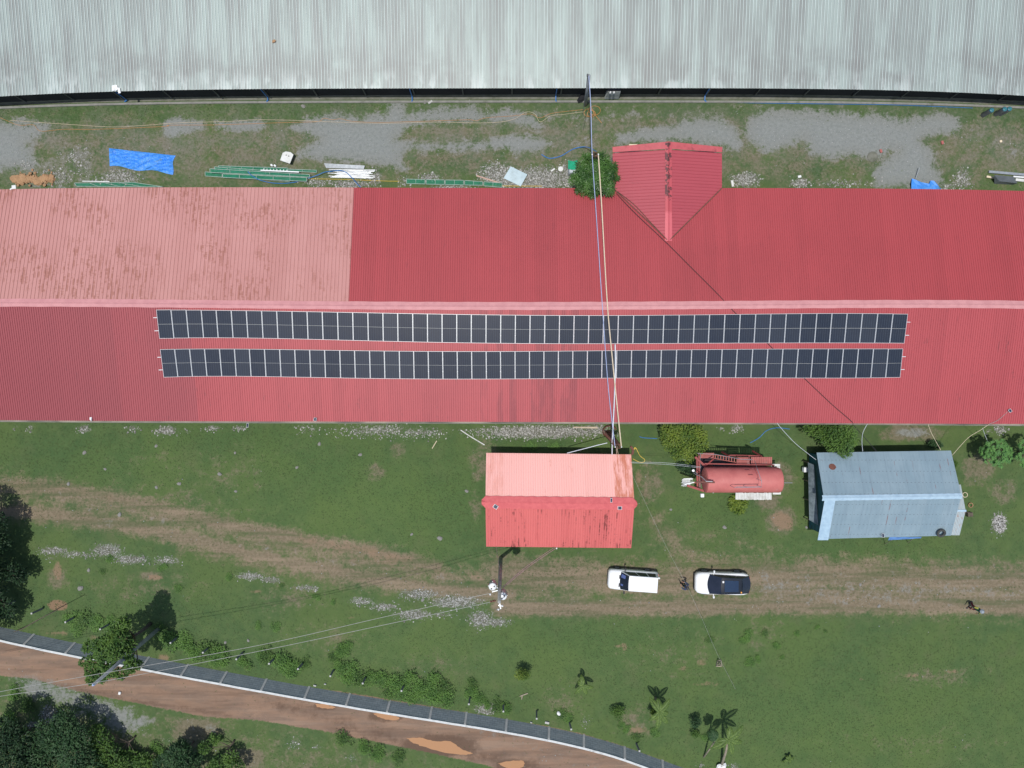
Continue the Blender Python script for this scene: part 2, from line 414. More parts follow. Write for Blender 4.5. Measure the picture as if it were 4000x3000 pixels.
# rubble (pale broken stones)
for x, y, rx, ry, v in ((300, 610, 70, 40, .55), (230, 690, 70, 50, .6), (470, 690, 90, 28, .75), (100, 640, 60, 30, .5), (330, 650, 40, 50, .5),
        (1240, 712, 60, 18, .7), (1370, 718, 80, 16, .85), (1470, 690, 25, 40, .7), (1580, 705, 30, 20, .6), (1680, 690, 50, 18, .7), (1760, 732, 90, 10, .8),
        (1940, 680, 70, 40, .85), (2110, 700, 110, 42, 1), (2230, 690, 60, 50, .9), (1990, 705, 50, 30, .9), (2540, 730, 30, 20, .6),
        (2915, 700, 55, 26, .9), (3130, 715, 40, 20, .8), (3280, 715, 150, 14, .6), (3430, 700, 40, 20, .5), (3760, 700, 40, 40, .7), (3720, 725, 80, 10, .7),
        (2120, 1685, 245, 22, 1), (2000, 1690, 110, 18, .9), (2330, 1675, 60, 20, .8), (1480, 1680, 190, 30, .6), (1640, 1690, 120, 20, .6), (1210, 1675, 60, 26, .5),
        (330, 1675, 26, 14, .85), (520, 1672, 34, 10, .7), (650, 1680, 40, 16, .9), (830, 1672, 36, 10, .8), (940, 1672, 24, 10, .8), (120, 1675, 12, 20, .6), (60, 1670, 10, 12, .6), (740, 1680, 30, 10, .5),
        (2600, 1672, 30, 12, .5), (2880, 1672, 26, 14, .8), (2820, 1670, 18, 10, .6), (3910, 1678, 26, 14, .85), (3862, 1685, 14, 10, .6),
        (210, 2150, 60, 14, .85), (290, 2165, 60, 12, .75), (420, 2150, 60, 24, .9), (510, 2185, 70, 16, .9), (650, 2190, 60, 20, .7), (340, 2170, 60, 10, .6),
        (980, 2250, 60, 14, .85), (1060, 2265, 50, 12, .8), (1200, 2295, 60, 12, .75), (1410, 2348, 50, 14, .8), (1500, 2370, 60, 16, .8), (1620, 2400, 80, 18, .85),
        (1640, 2320, 90, 20, .8), (1780, 2350, 110, 24, .85), (1880, 2420, 50, 30, .9), (1940, 2430, 60, 16, .8), (1720, 2400, 80, 12, .6),
        (3905, 2045, 26, 34, 1), (190, 2790, 30, 34, 1), (130, 2830, 22, 12, 1), (1900, 2770, 44, 22, .9), (2290, 2820, 30, 26, .5), (1150, 2900, 40, 30, .5), (1370, 2960, 20, 14, .6), (1240, 2920, 24, 10, .6),
        (2870, 2990, 24, 10, .7), (2740, 2985, 18, 10, .6), (660, 2890, 50, 20, .4), (200, 2180, 22, 20, .5)):
    ell('rub', x, y, rx * 1.05, ry * 1.15, v, .8)
# track through the grass
line('trk', [(-300, 1900), (0, 1915), (300, 1945), (600, 2010), (900, 2085), (1200, 2150), (1500, 2210), (1900, 2285), (2100, 2310)], 120, .70, 60)
line('trk', [(-200, 1880), (200, 1905), (520, 1960), (900, 2055), (1200, 2110), (1500, 2165), (1700, 2215)], 44, 1, 30)
line('trk', [(-200, 1980), (200, 2010), (450, 2045), (700, 2095), (1000, 2170), (1350, 2240), (1700, 2300), (2000, 2320)], 50, 1, 30)
line('trk', [(700, 2140), (1000, 2210), (1250, 2260), (1450, 2290), (1700, 2320)], 30, .8, 40)
line('wear', [(1180, 2105), (1360, 2140), (1560, 2175)], 26, .9, 24)
line('wear', [(1450, 2170), (1600, 2185)], 18, .9, 18)
line('wear', [(250, 1925), (480, 1965)], 16, .6, 24)
line('wear', [(1560, 2195), (1800, 2235), (2100, 2280)], 26, .55, 30)
line('wear', [(900, 2190), (1100, 2235)], 16, .6, 20)
line('wear', [(440, 2010), (800, 2100), (1000, 2150)], 14, .5, 24)
line('trk', [(1950, 2240), (2300, 2260), (2600, 2270), (2900, 2260), (3300, 2250), (4300, 2300)], 150, .80, 50)
line('trk', [(1950, 2370), (2300, 2375), (2700, 2370), (3000, 2365), (3500, 2360), (4300, 2380)], 60, 1, 24)
line('trk', [(3000, 2310), (3600, 2330), (4300, 2350)], 130, .8, 60)
line('wear', [(1980, 2370), (2300, 2377), (2700, 2373), (3000, 2368), (3400, 2365), (4300, 2385)], 22, .6, 26)
line('wear', [(3000, 2270), (3500, 2280), (4300, 2300)], 60, .5, 50)
line('trk', [(2560, 2040), (2640, 2150), (2800, 2200), (3000, 2260), (3100, 2210), (3300, 2230)], 80, .75, 60)
line('trk', [(2490, 1850), (2520, 1960), (2600, 2080)], 60, .6, 60)
line('trk', [(2700, 2080), (2900, 2120), (3150, 2220), (3500, 2270)], 60, .6, 60)
line('gravel', [(3000, 2290), (3400, 2310), (4200, 2310)], 150, .50, 70); line('gravel', [(1650, 2260), (2000, 2330), (2400, 2375), (3000, 2370)], 40, .45, 40)
line('gravel', [(250, 1930), (600, 2030), (1000, 2130), (1400, 2215), (1800, 2280)], 34, .47, 40)
line('gravel', [(400, 2035), (440, 2045)], 40, .6, 30)
ell('dry', 3050, 2030, 55, 55, .9, .5, .5); ell('wear', 3055, 2035, 46, 34, 1, .5, .6)
ell('dry', 3000, 1960, 60, 40, .7); ell('dry', 3820, 1830, 60, 70, .7); ell('dry', 3920, 1920, 60, 60, .55); ell('dry', 3560, 1690, 130, 36, .8); ell('gravel', 3570, 1690, 90, 24, .55)
ell('dry', 3050, 1860, 60, 60, .6); ell('dry', 2540, 1880, 50, 90, .55); ell('wear', 2493, 1870, 16, 50, .6)
ell('dry', 1470, 1845, 40, 36, .55); ell('dry', 1550, 1755, 40, 30, .5); ell('dry', 1870, 1820, 40, 60, .6); ell('dry', 1860, 1970, 30, 60, .5)
ell('dry', 220, 2260, 50, 40, .6); ell('wear', 225, 2230, 18, 40, .8); ell('dry', 600, 2250, 60, 20, .6); ell('wear', 610, 2255, 36, 12, .8); ell('soil', 225, 2365, 42, 22, .9)
for x, y, rx, ry in ((480, 2490, 40, 12), (370, 2490, 22, 14), (640, 2570, 34, 16), (960, 2605, 26, 12), (1620, 2725, 20, 10), (1000, 2310, 30, 12), (1370, 2415, 24, 8), (60, 2500, 60, 14), (230, 2475, 60, 10), (3720, 2622, 40, 10), (3560, 2640, 50, 8), (3370, 2650, 24, 8), (2740, 2590, 24, 14), (2670, 2610, 24, 10), (2750, 2670, 60, 10), (2440, 2525, 14, 20), (2410, 2525, 20, 8), (2480, 2850, 60, 16)):
    ell('wear', x, y, rx, ry, .7, .8)
for x, y, rx, ry, v in ((1150, 2340, 120, 60, .5), (1300, 2500, 160, 60, .42), (1700, 2600, 160, 50, .4), (560, 2300, 200, 60, .42), (2200, 2740, 80, 60, .5), (2480, 2820, 70, 60, .6), (2650, 2560, 200, 90, .35), (3600, 2900, 300, 60, .3), (3650, 2640, 160, 40, .5), (900, 1850, 160, 80, .4), (700, 1950, 200, 60, .4), (1900, 1750, 60, 50, .5), (3000, 2460, 100, 40, .4), (2960, 2530, 40, 30, .5),
        (600, 1800, 140, 60, .3), (3480, 1950, 100, 60, .4), (3950, 2250, 80, 60, .6)):
    ell('dry', x, y, rx, ry, v, .9)
for x, y, rx, ry, v in ((1450, 1960, 330, 130, 1), (1100, 1820, 200, 90, .6), (600, 1800, 160, 60, .6), (3300, 2850, 700, 170, .8), (2300, 2550, 380, 90, .6), (2950, 2520, 260, 80, .5), (1500, 2520, 300, 90, .6), (3300, 2160, 300, 40, .5), (2700, 1980, 120, 80, .4)): ell('fresh', x, y, rx, ry, v, 1.0)
# lush darker places
for x, y, rx, ry, v in ((300, 1780, 300, 90, .7), (900, 1720, 260, 60, .8), (1280, 1830, 240, 100, .7), (1750, 1950, 130, 160, .8), (2150, 2210, 200, 50, .8), (3350, 2150, 260, 40, .8), (2350, 2480, 400, 70, .5), (3300, 2700, 600, 200, .5), (2080, 1720, 120, 24, 1), (2480, 1690, 60, 30, .8), (2850, 2010, 120, 60, .7), (2890, 1760, 200, 60, .6), (500, 2370, 300, 40, .5), (1000, 2600, 200, 40, .7), (1700, 2730, 300, 26, .8)):
    ell('lush', x, y, rx, ry, v, .9)
# dirt road below the wall
ROADTOP = [(-600, 2360), (0, 2470), (300, 2515), (545, 2560), (700, 2595), (1000, 2650), (1200, 2685), (1400, 2712), (1640, 2752), (1830, 2785), (2000, 2815), (2140, 2837), (2280, 2868), (2420, 2910), (2600, 2975), (2900, 3120), (3400, 3400), (4400, 3900)]
ROADBOT = [(3900, 4100), (3000, 3550), (2400, 3200), (2050, 3040), (1900, 2990), (1700, 2945), (1480, 2900), (1260, 2855), (1000, 2812), (800, 2800), (560, 2752), (300, 2700), (120, 2650), (0, 2640), (-600, 2550)]
poly('road', ROADTOP + ROADBOT, 1, 9)
poly('gravel', [(60, 2640), (200, 2660), (330, 2720), (500, 2760), (590, 2820), (570, 2860), (440, 2860), (360, 2800), (200, 2740), (80, 2700)], .85, 40)
poly('gravel', [(700, 2830), (850, 2815), (860, 2850), (760, 2880)], .6, 30)
line('mud', [(560, 2700), (700, 2750), (900, 2760)], 60, .7, 50); line('mud', [(1050, 2740), (1400, 2850), (1700, 2930), (2100, 2990)], 70, .75, 50); line('mud', [(300, 2690), (560, 2745), (900, 2795)], 14, .9, 12)
line('mud', [(0, 2590), (400, 2640), (500, 2660)], 20, .5, 24); line('mud', [(1000, 2700), (1300, 2750), (1700, 2830), (2000, 2900)], 26, .6, 30); line('mud', [(850, 2700), (960, 2720)], 30, .6, 30)
line('wear', [(0, 2620), (300, 2660), (500, 2700), (1000, 2790), (1300, 2830)], 20, .8, 24); line('gravel', [(1880, 2860), (2050, 2900), (2300, 2990)], 80, .5, 50)
poly('dry', [(-400, 2650), (300, 2710), (1000, 2820), (2000, 3020), (2000, 3400), (-400, 3400)], .42, 60)
line('wear', [(2000, 2290), (2300, 2300), (2600, 2290)], 18, .6, 20); line('wear', [(1300, 2165), (1600, 2215), (1900, 2262)], 14, .7, 16); line('wear', [(900, 2140), (1200, 2200), (1500, 2250), (1900, 2310)], 14, .65, 18); line('wear', [(0, 1895), (250, 1910), (500, 1955)], 20, .7, 26); line('wear', [(0, 1985), (300, 2025), (700, 2095)], 18, .55, 22)
ell('mud', 1720, 2915, 170, 46, .9, .5); ell('mud', 1270, 2758, 60, 16, .8); ell('mud', 1505, 2798, 80, 24, .8); ell('mud', 2000, 2990, 80, 30, .8)
ell('dry', 770, 2850, 110, 50, .9); ell('wear', 430, 2880, 40, 24, .8); ell('dry', 960, 2960, 80, 40, .9)
vtot = len(gx) * len(gy)
nx = len(gx); ny = len(gy)
V = np.stack([GX.ravel(), GY.ravel(), np.zeros(vtot)], 1)
ii, jj = np.meshgrid(np.arange(ny - 1), np.arange(nx - 1), indexing='ij')
F = np.stack([ii * nx + jj, ii * nx + jj + 1, (ii + 1) * nx + jj + 1, (ii + 1) * nx + jj], -1).reshape(-1, 4)
roadm = mk['road'].ravel(); trackm = np.maximum(0, soft(62 - d_line(PX, PY, [(-600, 1890), (0, 1950), (300, 1985), (600, 2045), (900, 2115), (1200, 2180), (1500, 2240), (1950, 2310), (2600, 2310), (3300, 2310), (4600, 2330)]), 10)).ravel()
fr_ = roadm[F].mean(1) > .5; ft_ = (trackm[F].mean(1) > .5) & ~fr_

t = NT('ground_cover')
A = {k: t.attr(k) for k in mk}
n1 = t.noise(.9, 10, .68); n2 = t.noise(4.0, 8, .7); n3 = t.noise(18, 5, .7); n4 = t.noise(.16, 4, .6); nb = t.noise(45, 3, .8)
n5 = t.noise(.42, 6, .62)
grass = t.mix(t.step(n1, .3, .7), (.058, .104, .039), (.090, .138, .050))
grass = t.mix(t.m('MULTIPLY', t.step(n4, .4, .62), .55), grass, (.100, .145, .044))
grass = t.mix(t.m('MULTIPLY', t.step(n5, .52, .72), .45), grass, (.115, .128, .062))
grass = t.mix(t.m('MULTIPLY', t.step(n2, .5, .72), .35), grass, (.125, .135, .068))
grass = t.mix(t.m('MULTIPLY', A['lush'], .5), grass, (.050, .108, .037))
grass = t.mix(t.m('MULTIPLY', A['fresh'], .42), grass, (.108, .168, .046))
grass = t.mix(t.m('MULTIPLY', t.step(n3, .45, .3), .12), grass, (.03, .06, .026))
grass = t.mix(t.m('MULTIPLY', t.step(nb, .5, .75), .35), grass, (.16, .19, .09))
def msk(a, amp=.9, nn=None, lo=.42, hi=.58):
    nn = nn or n1
    return t.m('MULTIPLY', t.step(t.m('ADD', a, t.m('MULTIPLY', t.m('SUBTRACT', nn, .5), amp * 1.7)), lo, hi), t.step(a, .02, .12))
nmix = t.m('ADD', t.m('MULTIPLY', n1, .55), t.m('ADD', t.m('MULTIPLY', n2, .3), t.m('MULTIPLY', n3, .15)))
dry = t.mix(t.step(n2, .35, .65), (.148, .124, .082), (.218, .182, .128))
dry = t.mix(t.m('MULTIPLY', t.step(n3, .45, .7), .45), dry, (.085, .10, .05))
dry = t.mix(t.m('MULTIPLY', t.step(nb, .58, .72), .45), dry, (.38, .36, .32))
col = t.mix(t.m('MULTIPLY', msk(A['dry'], 1.9, nmix, .22, .80), .88), grass, dry)
dust = t.mix(t.step(n2, .35, .65), (.165, .165, .14), (.22, .21, .18))
col = t.mix(t.m('MULTIPLY', t.m('MULTIPLY', A['dust'], t.step(t.m('ADD', t.m('MULTIPLY', n5, .6), t.m('MULTIPLY', n2, .4)), .38, .62)), .62), col, dust)
rmp = t.n('ShaderNodeMapping'); t.l(t.co(), rmp.inputs[0]); rmp.inputs['Rotation'].default_value = (0, 0, math.radians(7)); rmp.inputs['Scale'].default_value = (.10, 1.3, 1)
ns = t.noise(1, 7, .6, rmp.outputs[0])
tk1 = t.mix(t.step(n2, .35, .65), (.172, .132, .088), (.245, .192, .134))
tk1 = t.mix(t.m('MULTIPLY', t.step(nb, .55, .72), .45), tk1, (.36, .34, .30))
tk1 = t.mix(t.m('MULTIPLY', t.step(ns, .52, .38), .6), tk1, (.085, .105, .048))
tk1 = t.mix(t.m('MULTIPLY', t.step(ns, .52, .66), .6), tk1, (.30, .225, .16))
col = t.mix(t.m('MULTIPLY', msk(A['trk'], .9, nmix, .28, .62), .9), col, tk1)
wear = t.mix(t.step(n3, .35, .65), (.30, .205, .135), (.21, .145, .095))
col = t.mix(t.m('MULTIPLY', msk(A['wear'], 1.2, nmix, .35, .75), .8), col, wear)
gr = t.mix(t.step(n2, .3, .7), (.195, .21, .20), (.27, .285, .275))
gr = t.mix(t.m('MULTIPLY', t.step(nb, .5, .7), .45), gr, (.42, .43, .41))
gr = t.mix(t.m('MULTIPLY', t.step(nb, .45, .3), .45), gr, (.08, .085, .08))
gr = t.mix(t.m('MULTIPLY', t.m('MULTIPLY', t.step(n2, .55, .66), t.step(n5, .42, .6)), .6), gr, (.085, .115, .055))
gm = msk(A['gravel'], 1.35, nmix, .34, .64)
gr = t.mix(t.m('MULTIPLY', t.m('SUBTRACT', 1, A['gravel']), t.step(n3, .4, .65)), gr, dry)
col = t.mix(t.m('MULTIPLY', gm, .95), col, gr)
vz = t.voro(9); vc = t.voro(9, out='Color')
rub = t.mix(t.sep(vc)[0], (.24, .24, .22), (.46, .46, .44)); rub = t.mix(t.step(vz, .25, .6), rub, (.14, .14, .11))
col = t.mix(t.m('MULTIPLY', msk(A['rub'], 1.7, t.m('ADD', t.m('MULTIPLY', n2, .55), t.m('MULTIPLY', n3, .45)), .5, .62), .95), col, rub)
rd = t.mix(t.step(t.noise(1, 8, .65, t.co((.35, 1.6, 1))), .35, .65), (.275, .178, .122), (.205, .145, .108))
rd = t.mix(t.m('MULTIPLY', t.step(n2, .5, .75), .5), rd, (.30, .205, .148))
rd = t.mix(t.m('MULTIPLY', t.step(ns, .50, .40), .45), rd, (.14, .092, .066)); rd = t.mix(t.m('MULTIPLY', t.step(ns, .55, .65), .4), rd, (.33, .235, .17))
rd = t.mix(t.m('MULTIPLY', msk(A['mud'], .9, nmix, .35, .7), .8), rd, (.115, .072, .05))
rd = t.mix(t.m('MULTIPLY', msk(A['wear'], .9, nmix, .35, .7), .7), rd, (.33, .215, .145))
rd = t.mix(t.m('MULTIPLY', gm, .55), rd, gr)
rd = t.mix(t.m('MULTIPLY', t.step(nb, .55, .75), .3), rd, (.36, .29, .23))
col = t.mix(msk(A['road'], .35, n2), col, rd)
col = t.mix(t.m('MULTIPLY', msk(A['soil'], 1.3, nmix, .35, .65), .85), col, (.25, .155, .10))
hgt = t.m('ADD', t.m('MULTIPLY', n3, .6), t.m('MULTIPLY', nb, .4))
t.bump(hgt, .05, .8)
MAT['ground'] = t.done(col, .95, 0, .15)
def ground_part(name, sel, **kw):
    f = F[sel]; u, inv = np.unique(f, return_inverse=True)
    me = bpy.data.meshes.new(name); me.from_pydata(V[u].tolist(), [], inv.reshape(-1, 4).tolist())
    for k, a in mk.items():
        at = me.attributes.new(k, 'FLOAT', 'POINT'); at.data.foreach_set('value', a.ravel()[u].astype(np.float32))
    me.materials.append(MAT['ground']); me.update()
    o = bpy.data.objects.new(name, me); COL.objects.link(o); o['kind'] = 'structure'
    return o
ground_part('ground', ~fr_ & ~ft_); ground_part('road', fr_); ground_part('track', ft_)

def sample(k, px, py):
    X = (px - 2000) * K; Y = (1500 - py) * K
    j = np.clip(np.searchsorted(gx, X), 0, nx - 1); i = np.clip(np.searchsorted(gy, Y), 0, ny - 1)
    return mk[k][i, j]
# puddles of muddy water
t = NT('muddy_water'); t.done((.42, .225, .11), .14, 0, .5); MAT['mudwater'] = t.mat
def flat_poly(name, pts, z, mat, jit=6, n=6, **kw):
    sm = smoothpts([Vector((a, b, 0)) for a, b in pts + [pts[0]]], n)[:-1]
    rd_ = random.Random(len(pts) + int(pts[0][0]))
    c = Vector((sum(p.x for p in sm) / len(sm), sum(p.y for p in sm) / len(sm), 0))
    vs = [P(c.x, c.y, z)] + [P(p.x + rd_.uniform(-jit, jit), p.y + rd_.uniform(-jit * .5, jit * .5), z) for p in sm]
    mb = MB(); k = len(vs) - 1
    mb.add(vs, [(0, 1 + (i + 1) % k, 1 + i) for i in range(k)])
    return mb.build(name, mat)
for pts in ([(1590, 2883), (1640, 2882), (1700, 2895), (1760, 2895), (1800, 2925), (1845, 2942), (1810, 2948), (1730, 2938), (1660, 2918), (1610, 2900)],
            [(1232, 2750), (1270, 2750), (1310, 2764), (1280, 2768), (1240, 2762)], [(1455, 2786), (1500, 2786), (1560, 2803), (1540, 2813), (1490, 2806)],
            [(1945, 2982), (2000, 2972), (2040, 2972), (2045, 2995), (1990, 3004)]):
    o = flat_poly('puddle', pts, .006, MAT['mudwater'], 3); o['kind'] = 'structure'

# grass blades
def scatter(n, fn, x0=-200, x1=4200, y0=380, y1=3200):
    out = []
    while sum(len(a) for a in out) < n:
        px = rng.uniform(x0, x1, 40000); py = rng.uniform(y0, y1, 40000); p = fn(px, py)
        s = rng.random(40000) < p; out.append(np.stack([px[s], py[s]], 1))
    return np.concatenate(out)[:n]
def roofed(px, py): return ((py > 750) & (py < 1640)) | ((px > 1905) & (px < 2440) & (py > 1760) & (py < 2120)) | ((px > 3150) & (px < 3700) & (py > 1760) & (py < 2080))
def gfn(px, py):
    p = 1 - .9 * np.maximum(sample('gravel', px, py), np.maximum(sample('road', px, py), sample('rub', px, py))) - .6 * np.maximum(sample('dry', px, py), sample('trk', px, py))
    return np.where(roofed(px, py) | (py < 395), 0, np.clip(p, 0, 1)) * (.25 + .75 * sample('lush', px, py))
pts = scatter(52000, gfn)
verts = []; faces = []; tones = []
ang = rng.uniform(0, 6.283, (len(pts), 3)); hh = rng.uniform(.012, .045, (len(pts), 3)); ln = rng.uniform(.03, .12, (len(pts), 3)); tn = rng.random(len(pts))
for i, (a, b) in enumerate(pts):
    X = (a - 2000) * K; Y = (1500 - b) * K
    for k in range(3):
        c, s_ = math.cos(ang[i, k]), math.sin(ang[i, k]); w_ = .018
        o = len(verts)
        verts += [(X - s_ * w_, Y + c * w_, 0), (X + s_ * w_, Y - c * w_, 0), (X + c * ln[i, k], Y + s_ * ln[i, k], hh[i, k])]
        faces.append((o, o + 1, o + 2)); tones.append(float(tn[i]))
mb = MB(); mb.v = verts; mb.f = faces; mb.t = tones
tag(mb.build('grass', MAT['grassblade'], tones=True), 'short green grass covering the open ground', 'grass', kind='stuff')
# loose stones
def stones(name, n, fn, mat, r0, r1, label):
    pts = scatter(n, fn); mb = MB()
    for a, b in pts:
        r = random.uniform(r0, r1) * random.uniform(.6, 1.2)
        mb.blob(P(a, b, r * .25), r, (1, random.uniform(.6, 1), .6), .25, tone=random.random())
    return tag(mb.build(name, mat, tones=True), label, 'stones', kind='stuff')
stones('rubble', 4600, lambda x, y: np.where(roofed(x, y), 0, np.clip(sample('rub', x, y) * 1.3 - .25, 0, 1) ** 1.5) * np.where(y > 2080, .28, 1), MAT['stone'], .035, .085, 'pale broken stones lying along the red roof and in the grass')
stones('gravel', 2600, lambda x, y: np.where(roofed(x, y), 0, np.clip(np.maximum(np.maximum(sample('gravel', x, y), sample('rub', x, y) * (y > 2080)), np.maximum(sample('dry', x, y), sample('trk', x, y)) * .35), 0, 1) ** 2 * .6), MAT['gstone'], .02, .05, 'loose grey gravel on the yard and the tracks')
# single rocks in the grass
rock0 = None
for x, y, r in ((330, 1768, .22), (411, 1832, .16), (610, 1742, .18), (268, 1890, .20), (468, 2010, .24), (700, 1889, .22), (858, 1852, .22), (611, 1904, .18), (347, 2227, .2), (918, 1769, .14), (921, 1919, .16), (315, 2298, .3), (1407, 1776, .2), (1248, 1734, .2), (1160, 1826, .17), (1718, 2102, .28), (1608, 2087, .16), (1823, 1918, .2), (1651, 2343, .2), (1185, 415, .24), (1660, 398, .22), (2620, 1990, .15), (3150, 2060, .15), (2830, 2060, .22), (3115, 2290, .15), (3360, 2284, .17), (3433, 2367, .2), (880, 2510, .16), (970, 2502, .16), (467, 2708, .14)):
    if rock0 is None:
        mb = MB(); mb.blob((0, 0, .2), 1, (1, .8, .5), .16, seed=3, tone=.2); rock0 = mb.build('rock', MAT['stone'], tones=True, smooth=False); o = rock0
        tag(o, 'small pale rock lying alone in the grass', 'rock', 'pale rocks scattered in the grass')
    else: o = dup(rock0)
    o.location = P(x, y, 0); o.scale = (r * .85, r * .85, r * .7); o.rotation_euler = (0, 0, random.uniform(0, 6))
# ------------------------------------------------------------------ corrugated roof builder
def corr(mb, X0, X1, pitch, prof, lines, axis=0):
    """lines: list of functions u -> (v, z); ribs run along v. axis 0: u is X, v is Y; axis 1: swapped"""
    us = []; dz = []
    n = int((X1 - X0) / pitch)
    k0 = math.ceil(X0 / pitch)
    for i in range(k0, k0 + n + 1):
        for f, h in prof:
            u = (i + f) * pitch
            if X0 - 1e-6 <= u <= X1 + 1e-6: us.append(u); dz.append(h)
    rows = []
    for fn in lines:
        r = []
        for u, h in zip(us, dz):
            v, z = fn(u)
            r.append((u, v, z + h) if axis == 0 else (v, u, z + h))
        rows.append(r)
    m = len(us); vs = [p for r in rows for p in r]; fs = []
    for i in range(len(rows) - 1):
        for j in range(m - 1): fs.append((i * m + j, i * m + j + 1, (i + 1) * m + j + 1, (i + 1) * m + j))
    mb.add(vs, fs)
PROF = [(0, 0), (.80, 0), (.86, .032), (.94, .032)]
def lerp_lines(f0, f1, n):
    out = []
    for i in range(n + 1):
        q = i / n
        out.append(lambda u, q=q: (f0(u)[0] * (1 - q) + f1(u)[0] * q, f0(u)[1] * (1 - q) + f1(u)[1] * q))
    return out
def edge_fn(cv, z):
    def f(X):
        return ((1500 - cv(2000 + X * FP / (HC - z))) * (HC - z) / FP, z)
    return f

# ---- long red building
NE = smooth_curve([(0, 740), (540, 733), (1385, 732), (2220, 736), (2820, 733), (3500, 738), (4000, 746)])
RG = smooth_curve([(0, 1184), (560, 1187), (1370, 1194), (2350, 1197), (2800, 1192), (3300, 1190), (4000, 1192)])
SE = smooth_curve([(0, 1641), (1000, 1646), (2000, 1648), (3000, 1652), (4000, 1656)])
ZE, ZR = 4.0, 5.8
eN, rG, eS = edge_fn(NE, ZE), edge_fn(RG, ZR), edge_fn(SE, ZE)
def z_main(X, Y):
    if Y > rG(X)[0]: a, b = eN(X)[0], rG(X)[0]; return ZE + (ZR - ZE) * (a - Y) / (a - b)
    a, b = eS(X)[0], rG(X)[0]; return ZE + (ZR - ZE) * (Y - a) / (b - a)
XA, XB = -47.0, 46.5
XS = P(1378, 960, 4.9).x            # where the faded sheets stop
bld = thing('long_building', 'long low building under a red ribbed metal roof with a faded pink section', 'building', (0, 6, 0))
mb = MB(); corr(mb, XS - .35, XB, .176, PROF, lerp_lines(eN, rG, 6)); o = mb.build('roof_slope', MAT['roof_red'], bld)
tag(o, 'deep red north roof slope')
mb = MB(); corr(mb, XA, XS, .29, [(0, 0), (.88, 0), (.92, .028), (.97, .028)], [lambda u, f=f: (f(u)[0], f(u)[1] + .012) for f in lerp_lines(eN, rG, 6)]); o = mb.build('roof_slope', MAT['roof_pink'], bld)
tag(o, 'faded pink north roof slope')
mb = MB(); corr(mb, XA, XB, .176, PROF, lerp_lines(eS, rG, 6)); o = mb.build('roof_slope', MAT['roof_red_s'], bld)
tag(o, 'red south roof slope under the solar panels')
# ridge cap: folded strip with a small roll
mb = MB(); rings = []
for i in range(121):
    X = XA + (XB - XA) * i / 120; y = rG(X)[0]; wv = .012 * math.sin(i * 1.7)
    rings.append([(X, y + .34 + wv, z_main(X, y + .34) + .05), (X, y + .05, ZR + .075), (X, y, ZR + .11), (X, y - .05, ZR + .075), (X, y - .27 + wv, z_main(X, y - .27) + .05)])
mb.loft(rings, closed=False); o = mb.build('ridge_cap', MAT['cap_pink'], bld); tag(o, 'pink ridge capping')
mb = MB()   # walls and gables
for s_, f in ((1, eN), (-1, eS)):
    rr = []
    for i in range(41):
        X = XA + .6 + (XB - XA - 1.2) * i / 40; y = f(X)[0] - s_ * .35
        rr.append([(X, y, 0), (X, y, ZE - .03), (X, y - s_ * .15, ZE - .03), (X, y - s_ * .15, 0)])
    mb.loft(rr, caps=True)
mb.build('wall', MAT['white_wall'], bld)
for X in (XA + .62, XB - .62):
    mb = MB(); a, b, c = eN(X)[0] - .4, rG(X)[0], eS(X)[0] + .4; mb.add([(X, a, 0), (X, a, ZE), (X, b, ZR - .04), (X, c, ZE), (X, c, 0)], [(0, 1, 2, 3, 4)]); mb.build('gable_wall', MAT['white_wall'], bld)
mb = MB(); rr = []
for i in range(81):
    X = XA + (XB - XA) * i / 80; y = eS(X)[0]; rr.append([(X, y - .01, ZE - .04), (X, y - .01, ZE - .14), (X, y - .11, ZE - .14), (X, y - .11, ZE - .03), (X, y - .09, ZE - .03), (X, y - .09, ZE - .12), (X, y - .03, ZE - .12), (X, y - .03, ZE - .04)])
mb.loft(rr, caps=True); mb.build('gutter', mottled('dirty_gutter', (.42, .36, .30), (.12, .11, .1), .8, .8, stretch=(.5, 1, 1)), bld)
dr = MB(); rr = []
for i in range(61):
    X = XA + (XB - XA) * i / 60; y = edge_fn(smooth_curve([(0, 1648), (1000, 1653), (2000, 1655), (3000, 1658), (4000, 1664)]), .12)(X)[0]
    rr.append([(X, y + .5, 0), (X, y + .5, .12), (X, y, .12), (X, y, 0)])
dr.loft(rr, caps=True); tag(dr.build('drain_curb', MAT['concrete'], origin=(0, -3, 0)), 'narrow grey concrete drain curb along the south side of the red building', 'curb')
